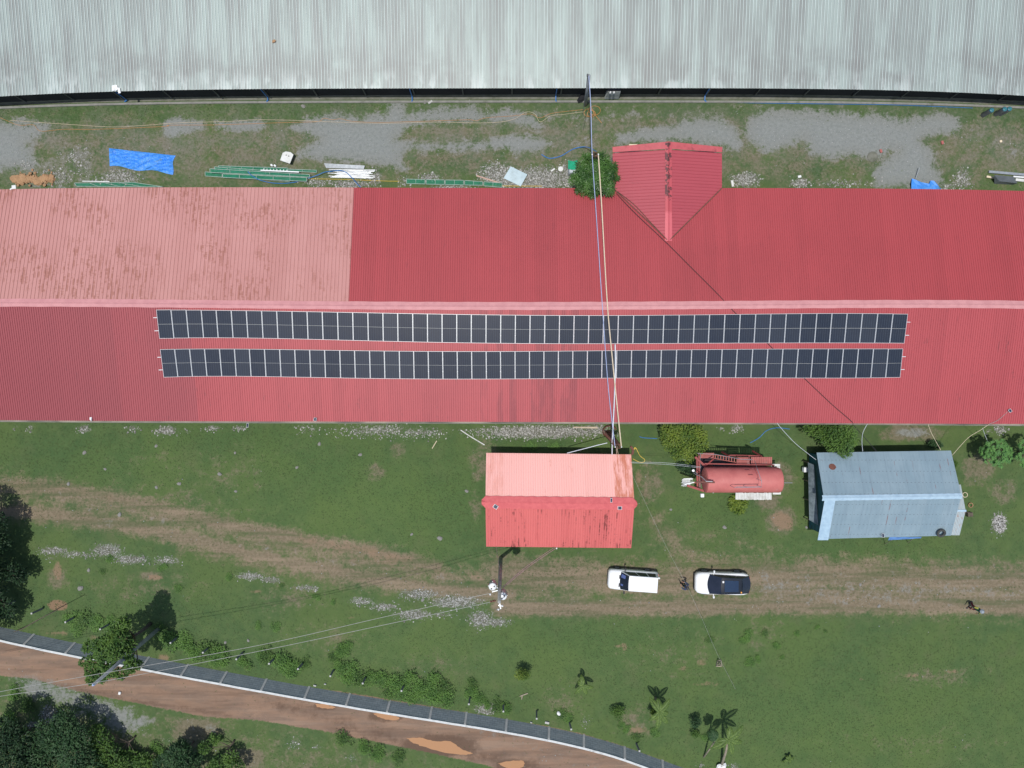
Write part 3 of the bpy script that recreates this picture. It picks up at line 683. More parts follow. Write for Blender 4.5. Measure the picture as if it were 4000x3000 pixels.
# wing with its own ridge, running to a point on the north slope
xr = P(2611, 560, 4.8).x
py_apex = 937
ap = onsurf(2605, py_apex, z_main); zr_w = ap.z + .02
yF = P(2393, 575, ZE).y
hwL = xr - P(2393, 575, ZE).x; hwR = P(2820, 573, ZE).x - xr
def wing_side(sg, hw):
    s = (zr_w - ZE) / hw
    def ridge(Y): return (xr + .0, zr_w)
    def foot(Y):
        if Y >= eN(xr)[0]: return (xr + sg * hw, ZE)
        z = z_main(xr, Y) - .01; d = max((zr_w - z) / s, .02)
        return (xr + sg * d, z)
    mb = MB(); corr(mb, ap.y, yF - .42, .25, [(0, 0), (.78, 0), (.85, .035), (.95, .035)], lerp_lines(ridge, foot, 5), axis=1)
    return mb
for sg, hw in ((-1, hwL), (1, hwR)):
    tag(wing_side(sg, hw).build('wing_roof_slope', MAT['wing_red'], bld), 'small gabled roof slope running into the main roof')
    mb = MB(); q = [(xr, yF + .14, zr_w + .05), (xr, yF - .42, zr_w + .05), (xr + sg * hw, yF - .42, ZE + .05), (xr + sg * (hw + .02), yF, ZE + .05), (xr + sg * (hw + .02), yF, ZE - .15), (xr, yF + .14, zr_w - .15)]
    mb.add(q, [(0, 1, 2, 3), (0, 3, 4, 5)]); mb.build('barge_flashing', MAT['cap_red'], bld)
    mb = MB()    # valley flashing
    s = (zr_w - ZE) / hw; pts = []
    for i in range(9):
        Y = ap.y + (eN(xr)[0] - ap.y) * i / 8; z = z_main(xr, Y); pts.append((xr + sg * max((zr_w - z) / s, 0), Y, z + .03))
    mb.tube(pts, .05, 5); mb.build('valley_flashing', MAT['rust'], bld)
mb = MB(); rr = []
for i in range(30):
    Y = ap.y - .1 + (yF + .16 - ap.y) * i / 29; wd = .26 if i > 6 else .28
    rr.append([(xr - wd, Y, zr_w - .0), (xr - .06, Y, zr_w + .06), (xr, Y, zr_w + .12), (xr + .06, Y, zr_w + .06), (xr + wd, Y, zr_w - .0)])
mb.loft(rr, closed=False)
t = NT('wing_ridge_cap'); yy = t.sep(t.co())[1]; cc = t.mix(t.step(yy, ap.y - 6 + 2.0, ap.y - 6 + 2.3), (.62, .13, .15), (.50, .085, .10))
bl = t.m('MULTIPLY', t.step(t.noise(1.6, 6, .7), .49, .56), t.step(yy, ap.y - 6 + 2.6, ap.y - 6 + 3))
cc = t.mix(t.m('MULTIPLY', bl, .9), cc, (.07, .03, .03)); MAT['wcap'] = t.done(cc, .6)
mb.build('wing_ridge_cap', MAT['wcap'], bld)
mb = MB()
mb.box((xr, (yF + eN(xr)[0]) / 2, 1.95), (hwL + hwR - .6, yF - eN(xr)[0] - .5, 3.9)); mb.build('wing_wall', MAT['white_wall'], bld)

# ---- grey long-span building to the north
GE = smooth_curve([(0, 377), (500, 356), (1000, 348), (2000, 345), (3000, 345), (3500, 354), (4000, 374)])
ZG = 2.3; eG = edge_fn(GE, ZG)
t = NT('weathered_long_span_sheet'); o_ = t.co(); s3 = t.sep(o_); X = s3[0]; Y = s3[1]
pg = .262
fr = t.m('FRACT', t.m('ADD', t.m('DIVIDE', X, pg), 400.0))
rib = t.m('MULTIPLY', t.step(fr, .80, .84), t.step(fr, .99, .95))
st = t.noise(1.0, 8, .6, t.co((1.2, .05, 1))); st2 = t.noise(1.0, 6, .65, t.co((3.5, .12, 1)))
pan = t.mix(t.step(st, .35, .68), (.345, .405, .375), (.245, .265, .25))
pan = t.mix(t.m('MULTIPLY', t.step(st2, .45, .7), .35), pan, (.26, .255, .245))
d = t.m('SUBTRACT', Y, 23.2 - 40)         # metres above the eave
lowg = t.m('MULTIPLY', t.step(t.noise(1, 5, .55, t.co((.25, .3, 1))), .42, .62), t.m('MULTIPLY', t.step(Y, 28.4 - 40, 25.6 - 40), t.step(Y, 23.7 - 40, 25.0 - 40)))
pan = t.mix(t.m('MULTIPLY', lowg, .6), pan, (.20, .20, .19))
wash = t.m('MULTIPLY', t.step(Y, 25.9 - 40, 23.9 - 40), t.step(t.noise(1, 6, .6, t.co((1.1, .35, 1))), .50, .62))
pan = t.mix(t.m('MULTIPLY', wash, .65), pan, (.52, .57, .545))
pass
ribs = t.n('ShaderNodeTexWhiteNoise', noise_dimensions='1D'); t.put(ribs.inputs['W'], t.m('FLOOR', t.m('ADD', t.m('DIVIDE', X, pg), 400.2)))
ribc = t.mix(t.m('MULTIPLY', t.step(ribs.outputs[0], .4, 1), .5), (.64, .73, .695), (.42, .47, .45))  # rib tops painted paler, imitating the white highlights along them
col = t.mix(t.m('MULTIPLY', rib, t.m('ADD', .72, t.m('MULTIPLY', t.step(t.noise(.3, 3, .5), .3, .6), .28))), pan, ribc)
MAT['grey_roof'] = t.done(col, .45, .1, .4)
gb = thing('grey_building', 'very long building under a weathered pale grey ribbed metal roof', 'building', (0, 40, 0))
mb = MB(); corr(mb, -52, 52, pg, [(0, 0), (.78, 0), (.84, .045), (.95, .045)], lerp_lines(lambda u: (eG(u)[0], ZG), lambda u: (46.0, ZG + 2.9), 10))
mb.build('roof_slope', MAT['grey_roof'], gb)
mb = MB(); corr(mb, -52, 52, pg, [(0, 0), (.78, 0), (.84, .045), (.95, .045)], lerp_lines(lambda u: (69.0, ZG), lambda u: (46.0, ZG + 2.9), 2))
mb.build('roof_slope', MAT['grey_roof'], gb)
GB = smooth_curve([(0, 400), (500, 388), (1000, 373), (2000, 371), (3000, 371), (3500, 376), (4000, 396)]); fB = edge_fn(GB, .35)
GC = smooth_curve([(0, 411), (500, 398), (1000, 388), (2000, 388), (3000, 389), (3500, 394), (4000, 411)]); fC = edge_fn(GC, .1)
mb = MB(); rr = []; r2 = []; r3 = []
for i in range(81):
    X = -52 + 104 * i / 80; y = fB(X)[0]; y2 = fC(X)[0]
    rr.append([(X, y + .02, .35), (X, y + .02, ZG - .02), (X, y + .1, ZG - .02), (X, y + .1, .35)])
    r2.append([(X, y, 0), (X, y, .35), (X, y + .2, .35), (X, y + .2, 0)])
    r3.append([(X, y2 - .28, 0), (X, y2 - .28, .1), (X, y2 - .10, .1), (X, y2 - .10, .0)])
mb.loft(rr, caps=True); tag(mb.build('side_curtain', MAT['black_net'], gb), 'black netting side under the eave')
mb = MB(); mb.loft(r2, caps=True); mb.build('base_wall', MAT['conc_dark'], gb)
mb = MB()
for i in range(-12, 13):
    X = i * 4.1; y = fB(X)[0]; mb = MB(); mb.bar((X, y - .03, .35), (X, y - .03, ZG), .12, .1); mb.build('column', MAT['dark_steel'], gb)
for X in (-51.6, 51.6):
    mb = MB(); a = fB(X)[0] + .1; mb.add([(X, a, 0), (X, 68.5, 0), (X, 68.5, ZG - .02), (X, 46, ZG + 2.82), (X, a, ZG)], [(0, 1, 2, 3, 4)]); mb.build('gable_wall', MAT['white_wall'], gb)
mb = MB(); mb.loft(r3, caps=True); tag(mb.build('drain_curb', MAT['concrete'], origin=(0, 22, 0)), 'long grey concrete drain curb below the grey roof eave', 'curb')
mb = MB(); r4 = [[(X_, fC(X_)[0] + .02, .012), (X_, fB(X_)[0] + .01, .012)] for X_ in np.linspace(-52, 52, 60)]
mb.loft(r4, closed=False); o = mb.build('drain_channel', MAT['conc_dark']); o['kind'] = 'structure'
for i, px in enumerate((487, 1041, 1608, 2172, 2757)):
    a = P(px, GB(px) - 3, .5); b = P(px + 1, 398, .04); mb = MB(); mb.tube([(a.x, a.y - .05, 2.1), (a.x, a.y - .06, .3), (a.x, b.y + .1, .16), (b.x, b.y, .1)], .045, 8)
    mb.box((a.x, a.y - .06, 2.1), (.16, .1, .1)); mb.build('downpipe', MAT['blue_plastic'], gb)
# light plastic sheets lying on that roof
zg = lambda X, Y: ZG + .06 + 2.9 * (Y - eG(X)[0]) / (46 - eG(X)[0])
mb = MB()
for pts in (((438, 335), (448, 333), (450, 355), (439, 356)), ((447, 332), (459, 333), (462, 350), (452, 357)), ((460, 343), (469, 344), (473, 364), (464, 366))):
    mb.add([onsurf(x, y, zg) + Vector((0, 0, .05)) for x, y in pts], [(0, 3, 2, 1)])
tag(mb.build('roof_patch_sheet', MAT['white'], origin=onsurf(452, 345, zg)), 'white patch sheets lying on the grey roof edge', 'sheet')
mb = MB(); mb.blob(onsurf(1071, 162, zg) + Vector((0, 0, .05)), .16, (1, .8, .3), .3); tag(mb.build('dry_leaf_clump', MAT['soilpile'], origin=onsurf(1071, 162, zg)), 'brown clump of debris on the grey roof', 'debris')

# ---- salmon house
def gable_house():
    h = thing('small_house', 'small house with salmon and coral ribbed gable roof between the red building and the track', 'house', (P(2180, 1950).x, P(2180, 1950).y, 0))
    ze, zr = 2.7, 4.2
    nw, ne = P(1894, 1769, ze), P(2466, 1775, ze); sw, se = P(1894, 2135, ze), P(2466, 2141, ze)
    rw, re = P(1894, 1962, zr), P(2472, 1968, zr)
    def ln(a, b, z): return lambda u: (a.y + (b.y - a.y) * (u - a.x) / (b.x - a.x), z)
    x0 = nw.x; x1 = ne.x
    mb = MB(); corr(mb, x0, x1, .19, PROF, lerp_lines(ln(nw, ne, ze), ln(rw, re, zr), 3)); tag(mb.build('roof_slope', MAT['salmon'], h), 'pale salmon roof slope')
    mb = MB(); corr(mb, x0, x1, .19, PROF, lerp_lines(ln(sw, se, ze), ln(rw, re, zr), 3)); tag(mb.build('roof_slope', MAT['coral'], h), 'coral red streaked roof slope')
    mb = MB(); rr = []
    for i in range(40):
        X = x0 - .2 + (x1 - x0 + .4) * i / 39; y = ln(rw, re, zr)(X)[0]; wv = .02 * math.sin(i * 2.1)
        e = .1 if i in (0, 39) else .0
        rr.append([(X, y + .48 - 3 * e + wv, zr - .10), (X, y + .06, zr + .07), (X, y, zr + .1), (X, y - .06, zr + .07), (X, y - .5 + 3 * e + wv, zr - .10)])
    mb.loft(rr, closed=False); mb.build('ridge_cap', MAT['cap_red2'], h)
    cx, cy = (x0 + x1) / 2, (nw.y + sw.y) / 2
    mb = MB(); a, b = x0 + .45, x1 - .45; c, d = sw.y + .4, nw.y - .4; yr = rw.y
    for X, s_ in ((a, 1), (b, -1)):
        mb.add([(X, c, 0), (X, d, 0), (X, d, ze), (X, yr, zr - .15), (X, c, ze)], [(0, 1, 2, 3, 4)])
    for Y in (c, d): mb.quad((a, Y, 0), (b, Y, 0), (b, Y, ze), (a, Y, ze))
    mb.build('wall', MAT['white_wall'], h)
    for X, Y, wd, nm in ((cx - 2, c - .03, 1.2, 'window'), (cx + 2.5, c - .03, 1.2, 'window'), (cx + .3, c - .03, .9, 'door')):
        mb = MB(); hgt = 1.1 if nm == 'window' else 2.0
        mb.box((X, Y, 1.5 if nm == 'window' else 1.0), (wd, .06, hgt)); mb.build(nm, MAT['dark_steel'] if nm == 'window' else MAT['red_plank'], h)
    return h, ze, zr, x0, x1
t = NT('coral_cap'); MAT['cap_red2'] = t.done(t.mix(t.step(t.noise(3, 6, .7), .35, .65), (.66, .14, .14), (.58, .11, .115)), .6)
house, hze, hzr, hx0, hx1 = gable_house()
# ---- grey shed
t = NT('galvanised_grey_sheet'); X = t.sep(t.co())[0]
c0 = t.mix(t.step(t.noise(.5, 5, .6), .35, .65), (.29, .385, .43), (.335, .435, .48))
sh = t.n('ShaderNodeTexWhiteNoise', noise_dimensions='1D'); t.put(sh.inputs['W'], t.m('FLOOR', t.m('DIVIDE', X, .72)))
c0 = t.mix(t.m('MULTIPLY', sh.outputs[0], .35), c0, (.25, .36, .42))
lap = t.m('FRACT', t.m('ADD', t.m('DIVIDE', X, .72), 50)); c0 = t.mix(t.m('MULTIPLY', t.step(lap, .05, .0), .3), c0, (.12, .15, .18))
rst = t.m('MULTIPLY', t.step(t.noise(1, 6, .7, t.co((1.1, .22, 1))), .55, .62), t.step(lap, .12, .04))
c0 = t.mix(t.m('MULTIPLY', rst, .8), c0, (.26, .10, .08))
c0 = t.mix(t.m('MULTIPLY', t.step(t.noise(1, 6, .7, t.co((3.5, .25, 1))), .45, .7), .35), c0, (.20, .27, .32))
Ysh = t.sep(t.co())[1]
nail = t.m('MULTIPLY', t.m('MULTIPLY', t.step(t.m('FRACT', t.m('ADD', t.m('DIVIDE', Ysh, .86), 50.3)), .07, .03), t.step(t.m('FRACT', t.m('ADD', t.m('DIVIDE', X, .30), 50)), .4, .25)), .55); c0 = t.mix(nail, c0, (.1, .08, .08))
MAT['shed_sheet'] = t.done(c0, .42, .25, .5)
MAT['shed_bright'] = mottled('bright_flashing', (.50, .66, .76), (.40, .55, .66), 3, .4, .2)
t = NT('rusty_light_sheet'); MAT['shed_rusty'] = t.done(t.mix(t.m('MULTIPLY', t.step(t.noise(1, 8, .75, t.co((5, 2, 1))), .56, .62), .8), (.36, .42, .44), (.34, .17, .10)), .6, .2)
def sin_prof(n=5, a=.012): return [(i / n, a * math.sin(2 * math.pi * i / n)) for i in range(n)]
shed = thing('metal_shed', 'blue grey corrugated metal shed with a tyre on its roof', 'shed', (P(3450, 1930).x, P(3450, 1930).y, 0))
ze, zr = 2.6, 3.9
nw, ne = P(3189, 1768, ze), P(3712, 1760, ze); sw, se = P(3229, 2105, ze), P(3710, 2092, ze); rw, re = P(3207, 1945, zr), P(3738, 1937, zr)
def ln2(a, b): return lambda u: (a.y + (b.y - a.y) * (u - a.x) / (b.x - a.x), a.z + (b.z - a.z) * (u - a.x) / (b.x - a.x))
x0s, x1s = nw.x, ne.x + .05
SP = sin_prof()
mb = MB(); corr(mb, x0s, x1s, .076, SP, lerp_lines(ln2(nw, ne), ln2(rw, re), 3)); mb.build('roof_slope', MAT['shed_sheet'], shed)
mb = MB(); corr(mb, sw.x, x1s, .076, SP, lerp_lines(ln2(sw, se), ln2(rw, re), 3)); mb.build('roof_slope', MAT['shed_sheet'], shed)
bl_, br_ = P(3192, 2110, ze + .02), P(3229, 2109, ze + .02)
mb = MB(); rwb = Vector((rw.x, rw.y, rw.z + .03)); corr(mb, bl_.x, sw.x + .12, .076, SP, lerp_lines(lambda u: (bl_.y, ze + .03), lambda u: (rw.y, zr + .03), 3)); tag(mb.build('edge_sheet', MAT['shed_bright'], shed), 'bright new corrugated edge sheet')
mb = MB(); rr = []
for i in range(50):
    X = x0s - .12 + (x1s - x0s + .15) * i / 49; y = ln2(rw, re)(X)[0]; wv = .012 * math.sin(i * 2.3)
    rr.append([(X, y + .2 + wv, zr - .03), (X, y + .04, zr + .05), (X, y, zr + .08), (X, y - .04, zr + .05), (X, y - .24 + wv, zr - .03)])
mb.loft(rr, closed=False); mb.build('ridge_cap', MAT['shed_bright'], shed)
mb = MB(); a, b, c, d = x0s + .55, x1s - .4, sw.y + .35, nw.y - .3
for X in (a, b): mb.add([(X, c, 0), (X, d, 0), (X, d, ze), (X, rw.y, zr - .1), (X, c, ze)], [(0, 1, 2, 3, 4)])
for Y in (c, d): mb.quad((a, Y, 0), (b, Y, 0), (b, Y, ze), (a, Y, ze))
MAT['teal_tarp'] = mottled('teal_wall', (.02, .13, .17), (.015, .085, .12), 2, .6, grime=(.02, .03, .03))
mb.build('wall', MAT['teal_tarp'], shed)
# rust patch on the roof (painted repair)
def z_shedN(X, Y): return ze + (zr - ze) * (nw.y - Y) / (nw.y - rw.y)
def z_shedS(X, Y): return ze + (zr - ze) * (Y - sw.y) / (rw.y - sw.y)
c = onsurf(3251, 1823, z_shedN); mb = MB(); sl_ = (zr - ze) / (nw.y - rw.y)
mb.add([c + Vector((0, 0, .022))] + [c + Vector((.29 * math.cos(k * .3142) * (1 + .12 * math.sin(k * 3.1)), .24 * math.sin(k * .3142), .022 - sl_ * .24 * math.sin(k * .3142))) for k in range(20)], [(0, 1 + k, 1 + (k + 1) % 20) for k in range(20)])
tag(mb.build('rust_patch', MAT['rust'], shed), 'round red brown patch')
# west lean-to: low corrugated awning in front of the teal wall
A0, A1 = P(3156, 1806, 1.25), P(3161, 2031, 1.25); B0, B1 = P(3180, 1816, 1.75), P(3197, 2052, 1.75)
mb = MB(); n = 10; rr = []
for i in range(n * 6 + 1):
    q = i / (n * 6)
    rr.append([A0.lerp(B0, q) + Vector((0, 0, .03 * math.sin(i * 1.05))), A1.lerp(B1, q) + Vector((0, 0, .03 * math.sin(i * 1.05)))])
mb.loft(rr, closed=False); o = mb.build('lean_to_sheet', mottled('lean_to_galv', (.34, .40, .43), (.2, .25, .27), 3, .45, .3), shed)
for q in (0, .33, .66, 1):
    mb = MB(); p = A0.lerp(A1, q); mb.bar((p.x + .03, p.y, 0), (p.x + .03, p.y, 1.22), .06); mb.build('lean_to_post', MAT['bark'], shed)
# east annex with rusty light roof
mb = MB(); q0, q1 = P(3733, 1893, 2.0), P(3753, 1893, 1.9); r0, r1 = P(3727, 1994, 2.35), P(3772, 1995, 2.3); s0, s1 = P(3706, 2090, 2.0), P(3748, 2091, 1.9)
MAT_an = MAT['shed_rusty']
def strip(a0, a1, b0, b1, n=60):
    m_ = MB(); rr = []
    for i in range(n + 1):
        q = i / n; dz = Vector((0, 0, .014 * math.sin(i * 1.26))); rr.append([a0.lerp(a1, q) + dz, b0.lerp(b1, q) + dz])
    m_.loft(rr, closed=False); return m_
strip(q0 - Vector((.6, 0, 0)), q1, r0 - Vector((.6, 0, 0)), r1).build('annex_roof_slope', MAT_an, shed)
strip(s0 - Vector((.6, 0, 0)), s1, r0 - Vector((.6, 0, 0)), r1).build('annex_roof_slope', MAT_an, shed)
mb = MB(); mb.bar(r0 + Vector((-.3, 0, .03)), r1 + Vector((.03, 0, .03)), .16, .03); mb.build('annex_ridge_cap', MAT['shed_bright'], shed)
mb = MB(); mb.box(((s0.x + s1.x) / 2 - .2, (q0.y + s0.y) / 2, .95), (s1.x - s0.x + .1, q0.y - s0.y - .3, 1.9)); mb.build('annex_wall', MAT['teal_tarp'], shed)
# tyre on the roof
c = onsurf(3673, 2081, z_shedS); ty = thing('tyre', 'black worn tyre lying on the shed roof corner', 'tyre', c)
Mt = Matrix.Translation(c + Vector((0, 0, .14))) @ Matrix.Rotation(-.12, 4, 'X') if False else Matrix.Translation(c + Vector((0, 0, .13))) @ Matrix.Rotation(.28, 4, 'X')
mb = MB(); prof = []
for k in range(25):
    pass
rings = []
for k in range(28):
    a = 2 * math.pi * k / 28; rings.append([Mt @ Vector(((.27 + .10 * math.cos(q)) * math.cos(a), (.27 + .10 * math.cos(q)) * math.sin(a), .11 * math.sin(q))) for q in [2 * math.pi * j / 10 for j in range(10)]])
rings.append(rings[0]); mb.loft(rings); mb.build('tread', mottled('worn_rubber', (.035, .037, .036), (.07, .075, .07), 6, .8), ty, smooth=True)
# blue awning and sticks on the south side of the shed
mb = MB(); a0, a1, b0, b1 = P(3475, 2098, 2.45), P(3601, 2097, 2.5), P(3469, 2110, 2.2), P(3597, 2103, 2.2)
rr = [[a0.lerp(a1, i / 16), a0.lerp(a1, i / 16).lerp(b0.lerp(b1, i / 16), .5) + Vector((0, 0, .05 * math.sin(i))), b0.lerp(b1, i / 16)] for i in range(17)]
mb.loft(rr, closed=False); tag(mb.build('awning_tarp', mottled('light_blue_tarp', (.14, .30, .62), (.10, .22, .5), 3, .5), origin=P(3530, 2105, 0)), 'pale blue tarp strip hanging from the shed eave', 'tarp')
for x0_, y0_, x1_, y1_, lb in ((3458, 2125, 3484, 2109, 'thin grey prop stick under the left end of the blue awning'), (3546, 2119, 3566, 2105, 'thin grey prop stick under the middle of the blue awning')):
    mb = MB(); mb.tube([P(x0_, y0_, 0), P(x1_, y1_, 2.2)], .025, 6); tag(mb.build('prop_stick', MAT['palebark'], origin=P(x0_, y0_, 0)), lb, 'pole')

# ------------------------------------------------------------------ solar panels
t = NT('solar_cells'); v = t.co(); s3 = t.sep(v)
gxv = t.m('FRACT', t.m('ADD', t.m('MULTIPLY', s3[0], 6 / 1.06), 30.0)); gyv = t.m('FRACT', t.m('ADD', t.m('MULTIPLY', s3[1], 24 / 2.16), 30.0))
lx = t.m('MAXIMUM', t.step(gxv, .96, .985), t.step(gxv, .04, .015)); ly = t.m('MAXIMUM', t.step(gyv, .93, .97), t.step(gyv, .07, .03))
lnm = t.m('MAXIMUM', t.m('MULTIPLY', lx, .75), t.m('MULTIPLY', ly, .18))
oi = t.n('ShaderNodeObjectInfo').outputs['Random']
cc = t.mix(oi, (.020, .026, .040), (.034, .041, .056)); cc = t.mix(t.m('MULTIPLY', t.step(t.noise(1.2, 5, .6), .4, .7), .5), cc, (.036, .040, .048))
MAT['cells'] = t.done(t.mix(lnm, cc, (.12, .15, .19)), .12, 0, .5)
def make_panel():
    r = thing('solar_panel', '', 'solar panel'); W_, L_ = 1.134, 2.29
    mb = MB(); fw = .019
    for s_ in (-1, 1):
        mb.box((s_ * (W_ / 2 - fw / 2), 0, 0), (fw, L_, .04)); mb.box((0, s_ * (L_ / 2 - fw / 2), 0), (W_ - 2 * fw, fw, .04))
    mb.build('frame', MAT['alu'], r)
    mb = MB()
    for s_ in (-1, 1): mb.quad((-W_ / 2 + fw, s_ * .564 - .557, .012), (W_ / 2 - fw, s_ * .564 - .557, .012), (W_ / 2 - fw, s_ * .564 + .557, .012), (-W_ / 2 + fw, s_ * .564 + .557, .012))
    mb.build('cell_glass', MAT['cells'], r)
    mb = MB(); mb.box((0, 0, .009), (W_ - 2 * fw, .009, .006)); mb.box((0, 0, -.012), (W_ - 2 * fw, L_ - 2 * fw, .006)); mb.build('backsheet', MAT['white_dirty'], r)
    return r
D1 = [560 + q / 2.212 for q in (112, 240, 370, 500, 628, 758, 888, 1020, 1150, 1282, 1412, 1543, 1675, 1806, 1937, 2067, 2195)] + \
     [1560 + q / 2.212 for q in (113, 240, 367, 494, 620, 748, 875, 1002, 1129, 1257, 1384, 1510, 1638, 1765, 1893, 2025, 2155)] + \
     [2560 + q / 2.0868 for q in (70, 195, 320, 443, 568, 693, 819, 943, 1068, 1192, 1317, 1440, 1563, 1688, 1812, 1936, 2057)]
D2 = [560 + q / 2.212 for q in (148, 273, 401, 529, 658, 786, 915, 1045, 1176, 1306, 1435, 1564, 1695, 1823, 1953, 2080)] + \
     [1560 + q / 2.212 for q in (-2, 122, 248, 373, 499, 624, 750, 874, 1000, 1125, 1250, 1375, 1500, 1626, 1753, 1880, 2008, 2137)] + \
     [2560 + q / 2.0868 for q in (50, 174, 297, 421, 545, 668, 794, 917, 1040, 1165, 1287, 1410, 1533, 1656, 1779, 1900, 2020)]
R1T = smooth_curve([(613, 1209.7), (1000, 1214), (1552, 1223), (1956, 1230), (2200, 1232.5), (2534, 1230.5), (2800, 1228), (3000, 1226.5), (3545, 1226.7)], 5)
R1B = smooth_curve([(621, 1322.7), (1500, 1333), (1956, 1341), (2200, 1343), (2534, 1342), (3000, 1340), (3530, 1340.7)], 5)
R2T = smooth_curve([(627, 1364.7), (1500, 1370.6), (1956, 1372.5), (2300, 1370), (2600, 1366.6), (3527, 1362.3)], 5)
R2B = smooth_curve([(638, 1474), (1500, 1479), (1956, 1480.5), (2400, 1477), (2600, 1475.8), (3516, 1474)], 5)
zpan = lambda X, Y: z_main(X, Y) + .14
base = make_panel(); first = True
assert len(D1) == 51 and len(D2) == 51
for rowi, (D, T, B) in enumerate(((D1, R1T, R1B), (D2, R2T, R2B))):
    for i in range(50):
        tl = onsurf(D[i], T(D[i]), zpan); tr = onsurf(D[i + 1], T(D[i + 1]), zpan)
        def low(p):
            lo, hi = p.y - 4, p.y
            for _ in range(30):
                m_ = (lo + hi) / 2; z = zpan(p.x, m_); px = 2000 + p.x * FP / (HC - z); py = 1500 - m_ * FP / (HC - z)
                if py > B(px): lo = m_
                else: hi = m_
            return Vector((p.x, lo, zpan(p.x, lo)))
        bl, br = low(tl), low(tr)
        c = (tl + tr + bl + br) / 4; ex = ((tr - tl) + (br - bl)) / 2; ey = ((tl - bl) + (tr - br)) / 2
        sx = (ex.length - .018) / 1.134; sy = ey.length / 2.29
        ux = ex.normalized(); uz = ux.cross(ey).normalized(); uy = uz.cross(ux)
        M = Matrix((ux, uy, uz)).transposed().to_4x4(); M = Matrix.Translation(c) @ M @ Matrix.Diagonal((sx, sy, 1, 1))
        rn = 'upper' if rowi == 0 else 'lower'
        lb = 'black framed solar panel inside the %s row on the red roof' % rn
        if i == 0: lb = 'leftmost solar panel of the %s row on the red roof' % rn
        if i == 49: lb = 'rightmost solar panel of the %s row on the red roof' % rn
        if first: o = base; o.matrix_basis = M; o['label'] = lb; first = False
        else: o = dup(base, mat=M, label=lb)
        o['group'] = 'solar panels of the %s row' % rn
for rn, D, ys, k in (('upper', D1, (1242, 1292), 0), ('lower', D2, (1393, 1444), 1)):
    T, B = ((R1T, R1B), (R2T, R2B))[k]
    for q, wh in ((.28, 'upper'), (.73, 'lower')):
        mb = MB(); pts = []
        for i in range(0, 41):
            px = D[0] - 12 + (D[-1] - D[0] + 22) * i / 40; sh = 6 * q * 3 * (1 - 2 * i / 40)
            px2 = px + sh * .6; py = T(px) * (1 - q) + B(px) * q
            p = onsurf(px2, py, z_main); pts.append(p + Vector((0, 0, .085)))
        for a, b in zip(pts[:-1], pts[1:]): mb.bar(a, b, .045, .06)
        tag(mb.build('mounting_rail', MAT['alu'], origin=pts[0]), '%s aluminium rail carrying the %s row of solar panels' % (wh, rn), 'rail')

# ------------------------------------------------------------------ block wall beside the dirt road
COP = smooth_curve([(0, 2505), (150, 2531), (320, 2573), (545, 2617), (700, 2641), (1000, 2699), (1180, 2730), (1400, 2768), (1640, 2810), (1900, 2852), (2000, 2865), (2140, 2889), (2280, 2925), (2400, 2960), (2530, 3002)], 5)
cpx = list(range(-240, 2801, 40))
ztop = 1.15
def cop(px):
    y = COP(px) if 0 <= px <= 2530 else (COP(0) + (px) * .2 if px < 0 else COP(2530) + (px - 2530) * .36)
    return P(px, y, ztop)
bw = thing('block_wall', 'long grey hollow block boundary wall with white coping beside the dirt road', 'wall', cop(1200) * Vector((1, 1, 0)) if False else Vector((cop(1200).x, cop(1200).y, 0)))
t = NT('grey_blocks'); br = t.n('ShaderNodeTexBrick'); mp = t.n('ShaderNodeMapping'); uvn = t.n('ShaderNodeUVMap'); t.l(uvn.outputs[0], mp.inputs[0]); t.l(mp.outputs[0], br.inputs[0])
br.inputs['Scale'].default_value = 1; br.inputs['Brick Width'].default_value = .4; br.inputs['Row Height'].default_value = .2; br.inputs['Mortar Size'].default_value = .012
br.inputs['Color1'].default_value = (.235, .275, .29, 1); br.inputs['Color2'].default_value = (.19, .225, .24, 1); br.inputs['Mortar'].default_value = (.10, .12, .13, 1)
cc = t.mix(t.m('MULTIPLY', t.step(t.noise(1.5, 6, .65), .4, .7), .5), br.outputs[0], (.27, .30, .30))
MAT['blocks'] = t.done(cc, .9)
pts = [cop(p) for p in cpx]
mb = MB(); rr = []
for i, p in enumerate(pts):
    d = (pts[min(i + 1, len(pts) - 1)] - pts[max(i - 1, 0)]).normalized(); nrm = Vector((-d.y, d.x, 0))
    rr.append([Vector((p.x, p.y, 0)) + nrm * .56, Vector((p.x, p.y, ztop - .1)) + nrm * .08, Vector((p.x, p.y, ztop - .1)) - nrm * .075, Vector((p.x, p.y, 0)) - nrm * .075])
mb.loft(rr, caps=True); o = mb.build('masonry', MAT['blocks'], bw)
uv = o.data.uv_layers.new(name='UVMap'); seg = [0]
for a, b in zip(pts[:-1], pts[1:]): seg.append(seg[-1] + (b - a).length)
for pl in o.data.polygons:
    for li in pl.loop_indices:
        vi = o.data.loops[li].vertex_index; uv.data[li].uv = (seg[vi // 4], o.data.vertices[vi].co.z * 1.1)
mb = MB(); rr = []
for i, p in enumerate(pts):
    d = (pts[min(i + 1, len(pts) - 1)] - pts[max(i - 1, 0)]).normalized(); nrm = Vector((-d.y, d.x, 0)); j = random.uniform(-.008, .008)
    rr.append([p + nrm * (.085 + j) + Vector((0, 0, -.1)), p + nrm * (.085 + j), p - nrm * (.085 - j), p - nrm * (.085 - j) + Vector((0, 0, -.1))])
mb.loft(rr, caps=True); mb.build('coping', mottled('white_coping', (.62, .64, .63), (.5, .52, .51), 4, .8, grime=(.3, .31, .3)), bw)
